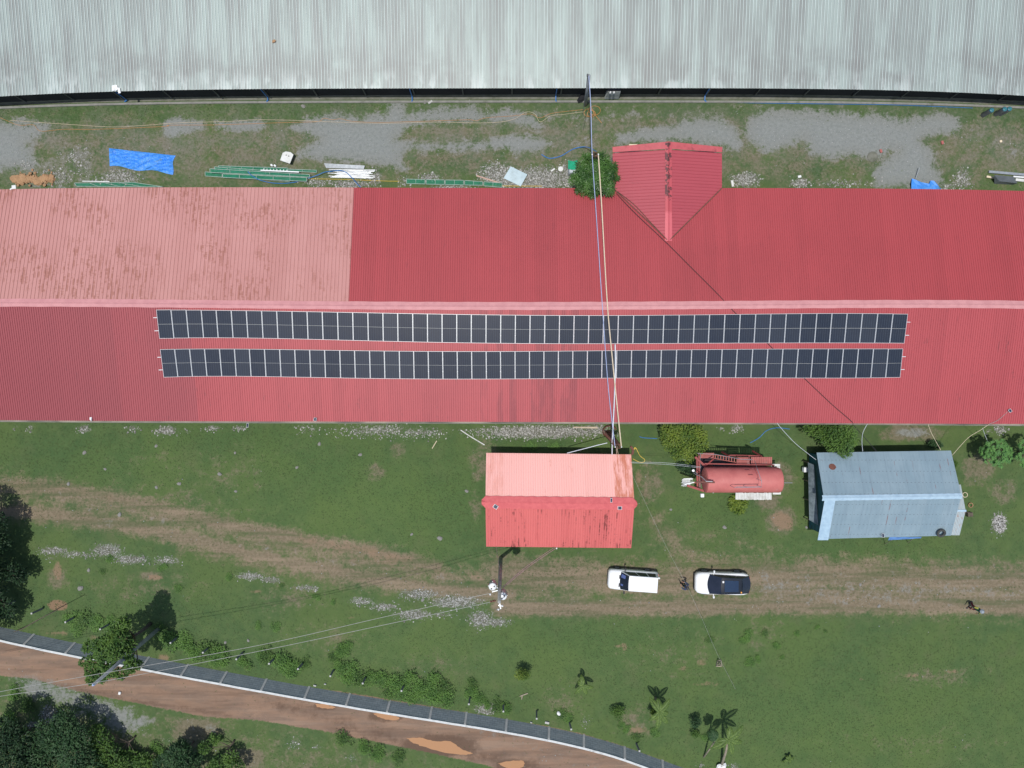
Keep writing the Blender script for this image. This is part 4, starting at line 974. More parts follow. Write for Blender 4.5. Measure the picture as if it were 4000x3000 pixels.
for px in (90, 253, 400, 549, 705, 859, 1018, 1188, 1350, 1510, 1677, 1815, 1975, 2143, 2280, 2440, 2590):
    p = cop(px); d = (cop(px + 30) - cop(px - 30)).normalized(); nrm = Vector((-d.y, d.x, 0)); a = math.atan2(d.y, d.x)
    mb = MB(); u_ = Vector((d.x, d.y, 0)) * .09; q = Vector((p.x, p.y, 0))
    mb.loft([[q + nrm * .62 - u_, q + nrm * .62 + u_, q - u_ * -1, q - u_], [q + nrm * .13 - u_ + Vector((0, 0, ztop - .06)), q + nrm * .13 + u_ + Vector((0, 0, ztop - .06)), q + u_ + Vector((0, 0, ztop - .06)), q - u_ + Vector((0, 0, ztop - .06))]], caps=True); mb.build('pilaster', MAT['conc_light'], bw)
# small concrete posts in the grass inside the wall
p0 = None
for x, y in ((14, 2368), (124, 2397), (253, 2431), (392, 2459), (664, 2512), (791, 2550), (924, 2573), (1053, 2594), (1166, 2614), (1288, 2640), (1416, 2669), (1569, 2700), (1833, 2749), (1966, 2777), (2098, 2807), (2229, 2851), (2496, 2935)):
    hp = 1.3; tp = P(x, y, hp)
    if p0 is None:
        p0 = thing('fence_post', 'short square grey concrete post with pale top in the shrubs by the wall', 'post', (0, 0, 0), 'short concrete posts along the block wall')
        mb = MB(); mb.bevbox((0, 0, .64), (.13, .13, 1.28), .012); mb.build('shaft', MAT['conc_post'] if 'conc_post' in MAT else mottled('post_concrete', (.19, .195, .2), (.13, .135, .14), 5, .9), p0)
        mb = MB(); mb.bevbox((0, 0, 1.3), (.14, .14, .05), .01); mb.build('top', MAT['conc_light'], p0); o = p0
    else: o = dup(p0)
    o.location = (tp.x, tp.y, 0); o.rotation_euler = (random.uniform(-.04, .04), random.uniform(-.04, .04), random.uniform(-.3, .3))
# ------------------------------------------------------------------ vegetation
def leaf(mb, p, d, up, L, W, tone, droop=.2):
    d = d.normalized(); s = d.cross(up)
    s = s.normalized() if s.length > 1e-4 else d.orthogonal().normalized()
    u = s.cross(d)
    a = p; b = p + d * L * .45 + s * W / 2 + u * L * .04; c = p + d * L - u * L * droop; e = p + d * L * .45 - s * W / 2 + u * L * .04
    mb.add([a, b, c, e], [(0, 1, 2, 3)], 0, tone)
def rvec(rd):
    z = rd.uniform(-1, 1); a = rd.uniform(0, 6.283); r = math.sqrt(1 - z * z); return Vector((r * math.cos(a), r * math.sin(a), z))
def crown(blobs, n, L, W, mode='leaf', seed=1, inner=.35, per=7, droop=.2, tone0=0.):
    mb = MB(); rd = random.Random(seed); wts = [r[0] * r[1] for c, r in blobs]
    for _ in range(n):
        c, r = rd.choices(blobs, wts)[0]; v = rvec(rd)
        if v.z < -.45: v.z = -v.z
        q = 1 - inner * rd.random() ** 1.5
        p = Vector(c) + Vector((v.x * r[0], v.y * r[1], v.z * r[2])) * q
        k = math.sin(p.x * 2.9 + seed) * math.sin(p.y * 2.3 + 1.3 * seed) * .18
        tn = min(1, max(0, .45 + k * 1.6 + rd.uniform(-.42, .42) + tone0))
        if mode == 'leaf':
            d = (v + rvec(rd) * .9); d.z *= .5; leaf(mb, p, d, (Vector((0, 0, 1)) + rvec(rd) * .6).normalized(), L * rd.uniform(.7, 1.3), W * rd.uniform(.7, 1.2), tn, droop)
        else:
            ax = (v * .6 + Vector((0, 0, .8)) + rvec(rd) * .25).normalized(); s = ax.orthogonal().normalized(); u = ax.cross(s); o = rd.uniform(0, 6)
            for i in range(per):
                a = o + 6.283 * i / per + rd.uniform(-.2, .2); d = s * math.cos(a) + u * math.sin(a) + ax * rd.uniform(.15, .5)
                leaf(mb, p, d, ax, L * rd.uniform(.7, 1.15), W, min(1, max(0, tn + rd.uniform(-.12, .12))), droop)
    return mb
def limbs(base, blobs, r0, seed=1, fork=.45):
    mb = MB(); rd = random.Random(seed); base = Vector(base)
    cz = sum(b[0][2] for b in blobs) / len(blobs); cx = sum(b[0][0] for b in blobs) / len(blobs); cy = sum(b[0][1] for b in blobs) / len(blobs)
    f = Vector((base.x + (cx - base.x) * .3, base.y + (cy - base.y) * .3, cz * fork))
    mb.tube([base, base.lerp(f, .5) + Vector((.04, -.03, 0)), f], [r0 * 1.25, r0, r0 * .85], 8)
    for c, r in blobs:
        c = Vector(c); mid = f.lerp(c, .55) + rvec(rd) * .12 * r[0]
        mb.tube([f, mid, c], [r0 * .6, r0 * .38, r0 * .16], 6)
        for _ in range(3):
            v = rvec(rd); v.z = abs(v.z); e = c + Vector((v.x * r[0], v.y * r[1], v.z * r[2])) * .8; mb.tube([mid.lerp(c, .5), e], [r0 * .22, r0 * .05], 4)
    return mb
def tree(name, label, blobs, base, r0, n, L, W, mat, mode='leaf', seed=1, cat='tree', bark='bark', group=None, **k):
    t_ = thing(name, label, cat, base, group)
    crown(blobs, n, L, W, mode, seed, **k).build('crown', MAT[mat], t_, tones=True)
    limbs(base, blobs, r0, seed).build('trunk', MAT[bark], t_, smooth=True)
    return t_
def pb(px, py, h, r, rz=None): return (tuple(P(px, py, h)), (r, r, rz or r * .8))
# round dense tree by the wing
rdt = random.Random(4); bl = [pb(2325, 690, 4.5, 1.35, 1.0)]
for i in range(9):
    a = 6.283 * i / 9 + .2 + rdt.uniform(-.18, .18); bl.append(pb(2325 + 62 * math.cos(a) + rdt.uniform(-5, 5), 690 + 60 * math.sin(a) + rdt.uniform(-5, 5), 4.35 + rdt.uniform(-.3, .25), .68 + rdt.uniform(-.06, .14), .8))
for i in range(5):
    a = 6.283 * i / 5; bl.append(pb(2325 + 32 * math.cos(a), 690 + 32 * math.sin(a), 4.9 + rdt.uniform(-.1, .1), .7, .6))
b0 = P(2325, 690, 4.5); tree('broadleaf_tree', 'round dense dark green tree between the red wing and the main roof', bl, (b0.x, b0.y + .3, 0), .14, 800, .38, .08, 'leaf_deep', 'ros', 4, inner=.85)
# yellow green tree left of the tank
bl = [pb(2625, 1700, 2.6, .9), pb(2672, 1688, 2.9, .9), pb(2718, 1700, 2.6, .85), pb(2700, 1745, 2.9, 1.0), pb(2660, 1758, 2.9, .8), pb(2722, 1765, 2.3, .6), pb(2620, 1735, 2.4, .6), pb(2748, 1738, 2.2, .4), pb(2604, 1674, 2.1, .45), pb(2640, 1775, 2.2, .4), pb(2745, 1705, 2.2, .35), pb(2600, 1715, 2.0, .35), pb(2690, 1792, 2.2, .35)]
b0 = P(2670, 1700, 0); tree('broadleaf_tree', 'bushy yellow green tree beside the red tank stand', bl, b0, .12, 4200, .20, .10, 'leaf_yel', seed=11, inner=.85)
bl = [pb(3200, 1660, 2.2, .9), pb(3172, 1668, 2.0, .7), pb(3225, 1700, 2.4, .8), pb(3240, 1665, 2.6, .8)]
bl2 = [pb(3272, 1660, 3.0, .8), pb(3300, 1690, 3.3, .9), pb(3285, 1730, 3.3, .9), pb(3300, 1758, 3.0, .6), pb(3262, 1700, 3.0, .8), pb(3250, 1735, 2.6, .6), pb(3325, 1720, 2.8, .5)]
b0 = P(3230, 1690, 0); tree('broadleaf_tree', 'olive green tree overhanging the top left corner of the metal shed', bl + bl2, b0, .12, 4600, .20, .10, 'leaf_mid', seed=15, inner=.85, tone0=.12)
# small trees with palmate leaves near the right edge
def papaya(label, tips, base, seed):
    t_ = thing('small_tree', label, 'tree', base, None); mb = MB(); lb = MB(); rd = random.Random(seed); base = Vector(base)
    f = base + Vector((0, 0, 1.1)); mb.tube([base, f], [.09, .07], 7)
    for x, y, h in tips:
        c = P(x, y, h); mb.tube([f, f.lerp(c, .5) + Vector((0, 0, .1)), c], [.05, .04, .02], 5)
        for i in range(15):
            a = rd.uniform(0, 6.283); e = rd.uniform(-.1, .7); d = Vector((math.cos(a), math.sin(a), e)).normalized(); q = c + d * rd.uniform(.15, .5)
            mb.tube([c, q], [.012, .006], 3)
            for j in range(6):
                b = a + (j - 2.5) * .5; leaf(lb, q, Vector((math.cos(b), math.sin(b), rd.uniform(-.15, .1))), Vector((0, 0, 1)), rd.uniform(.22, .34), .09, rd.uniform(.2, .9), .1)
    mb.build('trunk', MAT['bark'], t_, smooth=True); lb.build('crown', MAT['leaf_soft'], t_, tones=True)
papaya('small bright green tree with star shaped leaf tips right of the metal shed', [(3880, 1740, 2.4), (3902, 1760, 2.6), (3876, 1767, 2.3), (3915, 1776, 2.5), (3872, 1791, 2.4), (3901, 1786, 2.7), (3930, 1782, 2.1), (3906, 1800, 2.2), (3850, 1765, 1.9), (3910, 1743, 2.0), (3927, 1760, 1.9)], P(3850, 1760, 0), 21)
papaya('small bright green tree cut by the right edge of the picture', [(4000, 1740, 2.4), (3996, 1780, 2.3), (4020, 1760, 2.6), (4040, 1790, 2.4), (4010, 1800, 2.0), (4050, 1740, 2.4)], P(3975, 1765, 0), 22)
# big dark tree at the left edge
bl = [pb(-150, 2250, 3.2, 2.9, 1.6), pb(-100, 2130, 3.0, 2.0, 1.5), pb(-40, 2050, 2.6, 1.2, 1.1), pb(-45, 2200, 2.4, 1.2, 1.0), pb(-35, 2310, 2.2, 1.1, .9), pb(-60, 2390, 2.2, 1.2, .9), pb(-110, 2010, 2.8, 1.6, 1.2), pb(50, 2235, 1.9, .7, .6), pb(-90, 2430, 2.8, 1.6, 1.2), pb(-5, 2120, 2.2, .9, .8), pb(75, 2255, 1.5, .5, .4), pb(98, 2238, 1.3, .35, .3), pb(20, 2375, 1.8, .8, .6)]
tree('broadleaf_tree', 'large dark leafy tree cut by the left edge of the picture', bl, P(-90, 2200, 0), .3, 11000, .26, .13, 'leaf_dark', seed=31, inner=.5)
# lobed tree over the wall
LT = [(478, 2440, 5.6, .75), (450, 2460, 5.8, .6), (430, 2500, 5.8, .8), (475, 2500, 6.0, .8), (350, 2525, 5.2, .6), (385, 2520, 5.6, .6), (510, 2515, 5.6, .55), (450, 2545, 6.4, .8), (400, 2550, 6.2, .7), (495, 2555, 6.0, .6), (370, 2580, 5.8, .7), (330, 2585, 5.3, .4), (420, 2590, 6.2, .75), (515, 2600, 5.6, .65), (540, 2595, 5.2, .4), (365, 2620, 5.6, .7), (400, 2640, 5.5, .6), (430, 2620, 5.8, .6), (475, 2630, 5.2, .55), (360, 2650, 5.2, .5)]
bl = [pb(x, y, h - .6, r * .76, r * .75) for x, y, h, r in LT]
tree('broadleaf_tree', 'lobed green tree leaning over the block wall behind the tall grey pole', bl, P(588, 2436, 0), .13, 4200, .24, .13, 'leaf_mid', seed=41, inner=.6)
# trees in the bottom left corner
def canopy(label, pts, n, mat, seed, h=6, L=.24):
    b_ = [pb(x, y, h + rdt.uniform(-.5, .4), r, min(r * .75, h * .7)) for x, y, r in pts]
    tree('broadleaf_tree', label, b_, P(sum(p[0] for p in pts) / len(pts) * .95 + 100, sum(p[1] for p in pts) / len(pts) * .95 + 75, 0), .07, n, L, .12, mat, seed=seed, inner=.5)
canopy('near black tree crown in the bottom left corner', [(20, 2960, 2.2), (-30, 2880, 1.6), (60, 2890, 1.3), (70, 2990, 1.3), (20, 2850, 1.0)], 5500, 'leaf_dark', 51, 3.2)
canopy('grey green tree crown near the bottom left, below the dirt road', [(170, 2930, 1.5), (230, 2880, 1.3), (130, 2960, 1.3), (300, 2950, 1.3), (180, 2860, 1.0), (250, 2820, .9), (300, 2880, 1.0), (200, 3010, 1.5), (330, 3010, 1.4)], 7000, 'leaf_darkmid', 52, 5) if False else None
MAT['leaf_darkmid'] = leafmat('dim_green_leaves', (.024, .068, .026), (.075, .15, .055))
canopy('grey green tree crown below the dirt road near the bottom left', [(170, 2930, 1.5), (230, 2880, 1.3), (130, 2970, 1.3), (300, 2950, 1.3), (180, 2860, 1.0), (250, 2820, .9), (300, 2880, 1.0), (200, 3010, 1.5), (330, 3010, 1.4)], 7000, 'leaf_darkmid', 52, 2.6)
canopy('dark bushy tree at the bottom edge left of the pale stick', [(700, 2955, 1.0), (745, 2985, 1.0), (640, 2990, .8), (715, 2915, .5), (690, 3010, 1.1), (660, 2960, .5)], 3000, 'leaf_darkmid', 53, 2.0)
canopy('ragged green tree at the bottom edge right of the pale stick', [(860, 2990, .8), (905, 2960, .6), (840, 3015, .9), (800, 2920, .5), (835, 2890, .4), (920, 3000, .7)], 1900, 'leaf_mid', 54, 1.3, .2)
canopy('low bushy green tree left of the bamboo rack', [(400, 2900, .9), (420, 2960, 1.1), (460, 3000, 1.2), (380, 2860, .6), (500, 2960, .8), (560, 2990, 1.0)], 4200, 'leaf_mid', 55, 1.2, .2)
# coconut palms
def palm(label, x, y, h, fr, base, r=.09, seed=1, L=1.3, name='coconut_palm', mat='leaf_palm'):
    rd = random.Random(seed); c = P(x, y, h); t_ = thing(name, label, 'palm tree', base, None); base = Vector(base)
    mb = MB(); mid = base.lerp(c, .5) + Vector((.05, .05, 0)); mb.tube([base, mid, c - Vector((0, 0, .1))], [r * 1.3, r, r * .8], 8); mb.build('trunk', MAT['palebark'], t_, smooth=True)
    for a, ln_, el in fr:
        lb = MB(); a = math.radians(a); pts = []
        for i in range(9):
            q = i / 8; pts.append(c + Vector((math.cos(a) * ln_ * q, math.sin(a) * ln_ * q, ln_ * (el * q - .75 * q * q))))
        lb.tube(pts, [.022 * (1 - .8 * i / 8) for i in range(9)], 4)
        for i in range(1, 40):
            q = i / 40 * 8; k = int(q); p = pts[k].lerp(pts[min(k + 1, 8)], q - k); d = (pts[min(k + 1, 8)] - pts[k]).normalized()
            for sg in (-1, 1):
                s = Vector((-math.sin(a), math.cos(a), 0)) * sg; dd = (s * .9 + d * .7 + Vector((0, 0, -.25 + rd.uniform(-.1, .1))))
                leaf(lb, p, dd, Vector((0, 0, 1)), .36 * L * math.sin(math.pi * (.15 + .8 * i / 40)) + .05, .045, rd.uniform(.15, .95), .25)
        lb.m = [0] * len(lb.m); lb.build('frond', MAT[mat], t_, tones=True)
palm('thin young coconut palm with spread fronds left of the two larger palms', 2278, 2678, 1.3, [(100, .8, .5), (150, .5, .4), (-20, .95, .4), (-70, 1.0, .3), (-125, 1.1, .3)], P(2270, 2655, 0), .06, 1, .7)
palm('middle coconut palm with long drooping fronds beside a yellow green bush', 2577, 2782, 2.1, [(95, 1.0, .5), (125, 1.3, .5), (45, 1.3, .5), (-20, .8, .4), (-58, 1.5, .3), (-92, 1.8, .3), (-128, 1.2, .3)], P(2560, 2725, 0), .09, 2, 1.0)
palm('coconut palm with a pale slanted trunk at the bottom edge', 2848, 2888, 2.7, [(35, 1.6, .5), (-22, 1.3, .4), (-72, 1.7, .3), (-138, 1.8, .3), (205, .9, .4), (80, .9, .6)], P(2818, 2990, 0), .1, 3, 1.1)
palm('thin leaning palm with a few dry fronds beside the bottom palm', 2800, 2886, 2.4, [(150, .8, .4), (170, .7, .4), (120, .8, .5), (200, .6, .4), (95, .6, .5)], P(2749, 2957, 0), .06, 4, .7, mat='leaf_darkmid')
palm('tiny palm sprout in the grass at the bottom right', 3082, 2966, .45, [(0, .5, .4), (60, .4, .4), (130, .3, .4), (-60, .45, .3), (-140, .6, .3)], P(3080, 2964, 0), .03, 5, .35)
# shrubs
def shrub_at(label, x, y, r, n, mat, seed, h=None, cat='shrub', group=None, parts=4, L=.12):
    rd = random.Random(seed); h = h or r * .7; c = P(x, y, 0)
    b_ = [((c.x + rd.uniform(-.6, .6) * r, c.y + rd.uniform(-.45, .45) * r, h * rd.uniform(.5, .8)), (r * rd.uniform(.45, .7), r * rd.uniform(.45, .65), h * .45)) for _ in range(parts)]
    return tree('shrub', label, b_, c, .03, n, L, L * .55, mat, seed=seed, cat=cat, group=group, inner=.7)
shrub_at('isolated yellow tipped shrub left of the palms', 2045, 2612, .75, 900, 'leaf_yel', 61, 1.6)
shrub_at('low yellow green bush touching the middle coconut palm', 2538, 2762, .6, 700, 'leaf_yel', 62, 1.0)
shrub_at('dark purple green shrub between the palms', 2705, 2800, .5, 500, 'leaf_darkmid', 63, 1.2)
shrub_at('dark green bush beside the middle coconut palm and the wall', 2400, 2770, .7, 800, 'leaf_mid', 64, .9)
shrub_at('small leafy plant below the dark shrub between the palms', 2715, 2855, .45, 400, 'leaf_mid', 65, .5)
shrub_at('bushy plant growing beside the grey shed north wall', 3635, 1735, .5, 700, 'leaf_darkmid', 66, .9)
shrub_at('reddish plant against the right wall of the shed', 3722, 1810, .35, 300, 'rustleaf' if 'rustleaf' in MAT else 'leaf_mid', 67, .5)
shrub_at('low tangled bush left of the red tank stand', 2672, 1825, .75, 900, 'leaf_darkmid', 68, .9)
shrub_at('spiky yellowish grass clump south of the red tank', 2870, 1968, .9, 800, 'leaf_yel', 69, .5, L=.25)
rs = random.Random(5); G_ = 'leafy shrubs along the inner side of the block wall'; first_s = None
protos = [None] * 4; k = 0
for x, y, r in ((290, 2410, .8), (330, 2425, .9), (380, 2435, .8), (300, 2455, .7), (430, 2430, .7), (640, 2470, .9), (680, 2500, 1.1), (730, 2495, .8), (750, 2530, 1.0), (810, 2545, 1.0), (870, 2560, 1.0), (850, 2580, .8), (960, 2590, .7), (1040, 2555, .8), (1100, 2580, 1.0), (1150, 2600, .9), (1120, 2615, .7), (1190, 2585, .6), (1020, 2550, .5),
                (1330, 2605, .8), (1375, 2620, 1.0), (1410, 2640, .9), (1450, 2650, .7), (1335, 2545, .7), (1355, 2520, .6), (1310, 2560, .6), (1500, 2650, .9), (1545, 2665, 1.0), (1590, 2655, .9), (1530, 2690, .8), (1580, 2700, .9), (1640, 2680, .9), (1690, 2665, .9), (1740, 2680, .9), (1680, 2710, 1.0), (1740, 2715, .9), (1620, 2715, .8),
                (1850, 2665, .5), (1840, 2705, .7), (1865, 2725, .6), (1900, 2745, .5), (1940, 2750, .7), (1975, 2760, .6), (430, 2185, .4), (635, 2215, .45), (405, 2230, .35), (895, 2250, .4), (700, 2295, .4), (1235, 2330, .4), (1100, 2290, .3), (1300, 2350, .3), (1080, 2450, .5), (1010, 2440, .4), (2190, 2790, .6), (2220, 2800, .5), (2430, 2830, .4), (2450, 2845, .4), (2490, 2875, .5), (2560, 2860, .5), (2750, 2880, .4), (2920, 2480, .6), (2990, 2475, .4), (2900, 2500, .35), (2925, 2580, .5), (2960, 2575, .35), (2770, 2500, .4), (3035, 2520, .4), (3110, 2475, .3), (3190, 2450, .25), (3225, 2465, .2), (3055, 2565, .25), (560, 2960, .9), (620, 2920, .8), (1350, 2880, .8), (1420, 2910, .7), (1480, 2940, .8), (850, 2880, .6), (1560, 2960, .7), (90, 2860, .8), (40, 2800, .9), (60, 2700, .7), (120, 2760, .8), (2080, 1740, .5), (2050, 1752, .4), (2160, 1740, .5)):
    if protos[k % 4] is None:
        protos[k % 4] = shrub_at('low leafy green shrub growing in the rough grass', 2000, 1500, 1.0, 620, ('leaf_shrub', 'leaf_mid', 'leaf_shrub', 'leaf_shrub')[k % 4], 70 + k, .75, group='low leafy shrubs in the rough grass', parts=5, L=.15); o = protos[k % 4]
    else: o = dup(protos[k % 4])
    o.location = P(x, y, 0); o.scale = (r, r, r * (.6 if y > 2500 and x < 2000 else .38)); o.rotation_euler = (0, 0, rs.uniform(0, 6.28)); k += 1

# ------------------------------------------------------------------ poles and cables
def wire(name, label, pts, r, mat, cat='cable', group=None, k=8):
    sp = smoothpts([P(*p) for p in pts], k); mb = MB(); mb.tube(sp, r, 5)
    return tag(mb.build(name, MAT[mat], origin=sp[0]), label, cat, group)
# centre pole with transformer
pb_, pt_ = P(1956, 2178, 0), P(1950, 2352, 11.6)
up = thing('utility_pole', 'tall grey utility pole with transformers standing by the south eave of the small house', 'utility pole', pb_)
def onp(h): return pb_.lerp(pt_, h / 11.6)
mb = MB(); mb.tube([pb_, onp(6), pt_], [.17, .145, .115], 14); mb.build('shaft', MAT['pole_wood'], up, smooth=True)
def transformer(c, label=None):
    mb = MB(); mb.lathe(c, [(.0, -.5), (.25, -.5), (.27, -.45), (.27, .30), (.29, .32), (.29, .37), (.27, .41), (.1, .46), (0, .47)], 22)
    for a in (0, 1.57, 3.14, 4.71): mb.box((c[0] + .3 * math.cos(a), c[1] + .3 * math.sin(a), c[2] - .05), (.05, .05, .6), rz=a)
    o = mb.build('transformer', MAT['steel'], up, smooth=False)
    mb = MB(); mb.lathe((c[0], c[1], c[2] + .471), [(.27, -.06), (.275, -.02), (.2, .03), (0, .05)], 22); mb.build('lid', MAT['white'], o, smooth=True)
    for dx, dy in ((.12, .05), (-.08, -.12)):
        mb = MB(); mb.lathe((c[0] + dx, c[1] + dy, c[2] + .5), [(.03, 0), (.05, .03), (.025, .07), (.045, .1), (.02, .14), (.015, .2), (0, .2)], 8); mb.build('bushing', MAT['dark_steel'], o)
c1 = P(1924, 2293, 9.6); transformer((c1.x, c1.y, 9.1)); c2 = P(1962, 2330, 9.4)
transformer((c2.x + .05, c2.y, 8.9))
mb = MB()
a = onp(8.9); mb.bar(a, (c1.x, c1.y, 8.9), .08); mb.bar(a - Vector((0, 0, .5)), (c2.x, c2.y, 8.4), .08)
mb.bar(P(1946, 2302, 9.3), P(1949, 2332, 9.9), .09)
mb.bar(P(1951, 2352, 11.3), P(1956, 2378, 11.3), .08); mb.bar(P(1946, 2364, 11.2), P(1966, 2367, 11.2), .08)
mb.bar(P(1938, 2382, 10.9), P(1956, 2378, 11.3), .05); mb.bar(P(1922, 2312, 9.6), P(1944, 2306, 9.6), .06)
mb.build('crossarm', MAT['steel'], up)
for i, (x, y, h) in enumerate(((1918, 2350, 11.0), (1926, 2348, 11.0), (1933, 2347, 11.0), (1962, 2367, 11.35), (1947, 2381, 11.1), (1915, 2322, 9.8), (1955, 2320, 9.9))):
    mb = MB(); mb.lathe(P(x, y, h), [(.02, -.08), (.07, -.06), (.07, -.02), (.03, 0), (.06, .03), (.05, .07), (0, .09)], 10); mb.build('insulator', MAT['rust'] if i < 3 else MAT['white'], up)
# slanted pole bottom left
b_, t_p = P(620, 2456, 0), P(366, 2674, 9.6)
up2 = thing('utility_pole', 'tall slim grey pole rising over the lobed tree and the dirt road', 'utility pole', b_)
mb = MB(); mb.tube([b_, b_.lerp(t_p, .5), t_p], [.17, .145, .11], 12); mb.build('shaft', MAT['pole_conc'], up2, smooth=True)
mb = MB(); mb.lathe(t_p + Vector((0, 0, .0)), [(.05, 0), (.09, .03), (.04, .08), (.07, .12), (0, .16)], 10); mb.build('insulator', MAT['blue_cable'], up2)
# pole at the grey building
b_, t_p = P(2286, 411, 0), P(2301, 296, 6.3)
up3 = thing('utility_pole', 'short dark grey pole in front of the grey building eave', 'utility pole', b_)
mb = MB(); mb.tube([b_, t_p], [.15, .12], 12); mb.build('shaft', MAT['pole_conc'], up3, smooth=True)
mb = MB(); q = t_p + Vector((-.12, .02, .05)); mb.box(q, (.12, .16, .14)); mb.tube([q, q + Vector((-.1, -1.5, -1.2)), q + Vector((-.15, -2.2, -2.0))], .02, 5); mb.build('bracket', MAT['dark_steel'], up3)
mb = MB(); mb.tube([P(2293, 357, 2), P(2270, 353, 2.4), P(2268, 400, .3)], .02, 4)
# lattice towers for the cables
def lattice(label, base, top, wd=.32, wt=.3):
    r = thing('lattice_tower', label, 'tower', base); base = Vector(base); top = Vector(top); mb = MB()
    cs = []
    for sx, sy in ((-1, -1), (1, -1), (1, 1), (-1, 1)):
        a = base + Vector((sx * wd / 2, sy * wd / 2, 0)); b = top + Vector((sx * wt / 2, sy * wt / 2, 0)); cs.append((a, b)); mb.bar(a, b, .045)
    mb.build('frame', MAT['rust'], r); mb = MB(); n = 16
    for i in range(n + 1):
        q = i / n
        for k in range(4):
            a = cs[k][0].lerp(cs[k][1], q); b = cs[(k + 1) % 4][0].lerp(cs[(k + 1) % 4][1], q); mb.bar(a, b, .028)
            if i < n: mb.bar(a, cs[(k + 1) % 4][0].lerp(cs[(k + 1) % 4][1], (i + 1) / n), .022)
    mb.build('lacing', MAT['rust'], r)
    mb = MB()
    for sx in (-1, 1): mb.lathe(top + Vector((sx * (wt / 2 + .09), -.05, .05)), [(.03, -.08), (.05, -.05), (.05, .05), (0, .08)], 8)
    mb.build('insulator', MAT['white'], r)
    return r
lt1 = lattice('rusty square lattice tower rising through the round dark tree', P(2304, 668, 0), P(2325, 602, 6.2) if False else P(2325, 602, 6.0))
lattice('rusty lattice tower behind the small house roof', P(2370, 1690, 0), P(2415, 1743, 6.0), .42, .3)
CW = 'overhead cables strung across the red roof'
wire('cable', 'pale blue cable from the north pole over the round tree and the solar panels', [(2300, 296, 6.3), (2308, 420, 6.15), (2313, 598, 6.05), (2330, 850, 5.9 + .15), (2352, 1180, 6.15), (2375, 1500, 5.8), (2402, 1741, 6.0)], .028, 'blue_cable', k=10)
wire('cable', 'thick cream cable pair from the round tree across the solar panels to the small house', [(2337, 600, 6.0), (2350, 800, 6.0), (2372, 1180, 6.15), (2392, 1400, 6.0), (2412, 1600, 5.8), (2427, 1742, 6.0)], .042, 'cream_rope', k=10)
wire('cable', 'thin dark cable from the roof edge to the upper pole', [(2296, 300, 6.2), (2304, 450, 6.0), (2310, 600, 5.9)], .02, 'black_cable')
wire('conduit', 'white conduit between the solar rows and the small house roof', [(2403, 1345, 5.62), (2404, 1420, 5.4), (2402, 1500, 5.2), (2400, 1560, 5.0), (2396, 1640, 4.9), (2392, 1720, 4.2), (2391, 1775, 3.0)], .045, 'white_cable', 'conduit')
for x0_, x1_, lb in ((2407, 2409, 'left short cream cable dropping from the rusty tower to the small house'), (2411, 2416, 'right short cream cable dropping from the rusty tower to the small house')):
    wire('cable', lb, [(x0_, 1746, 5.8), (x0_ + 1, 1760, 4.6), (x1_, 1778, 2.9)], .02, 'cream_rope')
zc = lambda x, y, d=.06: tuple([x, y, onsurf(x, y, z_main).z + d])
wire('cable', 'dark strand in place of a cable shadow across the red roof, ending as a cable to the shed', [zc(2408, 756), zc(2480, 832, .12), zc(2600, 945, .1), zc(2700, 1045), zc(2800, 1145), zc(2872, 1222), zc(2950, 1295, .05), zc(3080, 1420, .05), zc(3160, 1495), zc(3250, 1580), zc(3322, 1642, .1), (3338, 1665, 3.7), (3380, 1712, 3.1), (3425, 1764, 2.7)], .024, 'black_cable', k=6)  # roof stretch is a dark tube in place of an overhead cable's shadow
wire('cable', 'grey cable lying beside the valley of the red wing roof', [zc(2412, 748, .12), zc(2480, 802, .12), zc(2545, 872, .12), zc(2600, 930, .1)], .03, 'rust')
for pts, lb, m in (([(3035, 1652, 4.0), (3058, 1680, 3.8), (3105, 1730, 3.3), (3160, 1775, 2.8), (3188, 1796, 2.6)], 'pale cable from the red roof to the left corner of the metal shed', 'white_cable'),
                   ([(3388, 1656, 4.0), (3371, 1690, 3.7), (3367, 1725, 3.1), (3370, 1763, 2.65)], 'curved white cable from the red roof to the middle of the shed', 'white_cable'),
                   ([(3625, 1656, 4.0), (3640, 1695, 3.5), (3675, 1758, 2.65)], 'pale cable from the red roof to the right part of the shed', 'cream_rope'),
                   ([(3865, 1656, 4.0), (3830, 1680, 3.7), (3780, 1712, 3.3), (3720, 1778, 2.65)], 'long pale cable from the red roof to the right corner of the shed', 'cream_rope'),
                   ([(3940, 1604, 4.2), (3900, 1640, 4.1), (3865, 1656, 4.05)], 'thin cable at the foot of the small lamp on the red roof', 'grey_cable'),
                   ([(3838, 1672, 3.6), (3848, 1700, 2.4), (3860, 1728, 1.6)], 'thin white line dropping to the bright green small tree', 'white_cable')):
    wire('cable', lb, pts, .015, m)
wire('power_line', 'upper of the two pale power lines running from the transformer pole to the lower left', [(-400, 2785, 9.0), (0, 2702, 9.0), (365, 2636, 9.0), (1000, 2523, 8.6), (1500, 2410, 9.0), (1912, 2318, 9.8)], .016, 'grey_cable', 'power line')
wire('power_line', 'lower of the two pale power lines running from the transformer pole to the lower left', [(-400, 2800, 9.4), (0, 2720, 9.3), (366, 2668, 9.6), (1000, 2546, 9.2), (1500, 2441, 9.6), (1915, 2352, 11.0)], .016, 'grey_cable', 'power line')
wire('cable', 'left of two pinkish cables from the transformer pole to the small house eave', [(1962, 2294, 8.5), (2060, 2210, 5.6), (2166, 2138, 2.8)], .02, 'pink_cable')
wire('cable', 'right of two pinkish cables from the transformer pole to the small house eave', [(1964, 2298, 8.4), (2065, 2214, 5.4), (2174, 2140, 2.8)], .02, 'pink_cable')
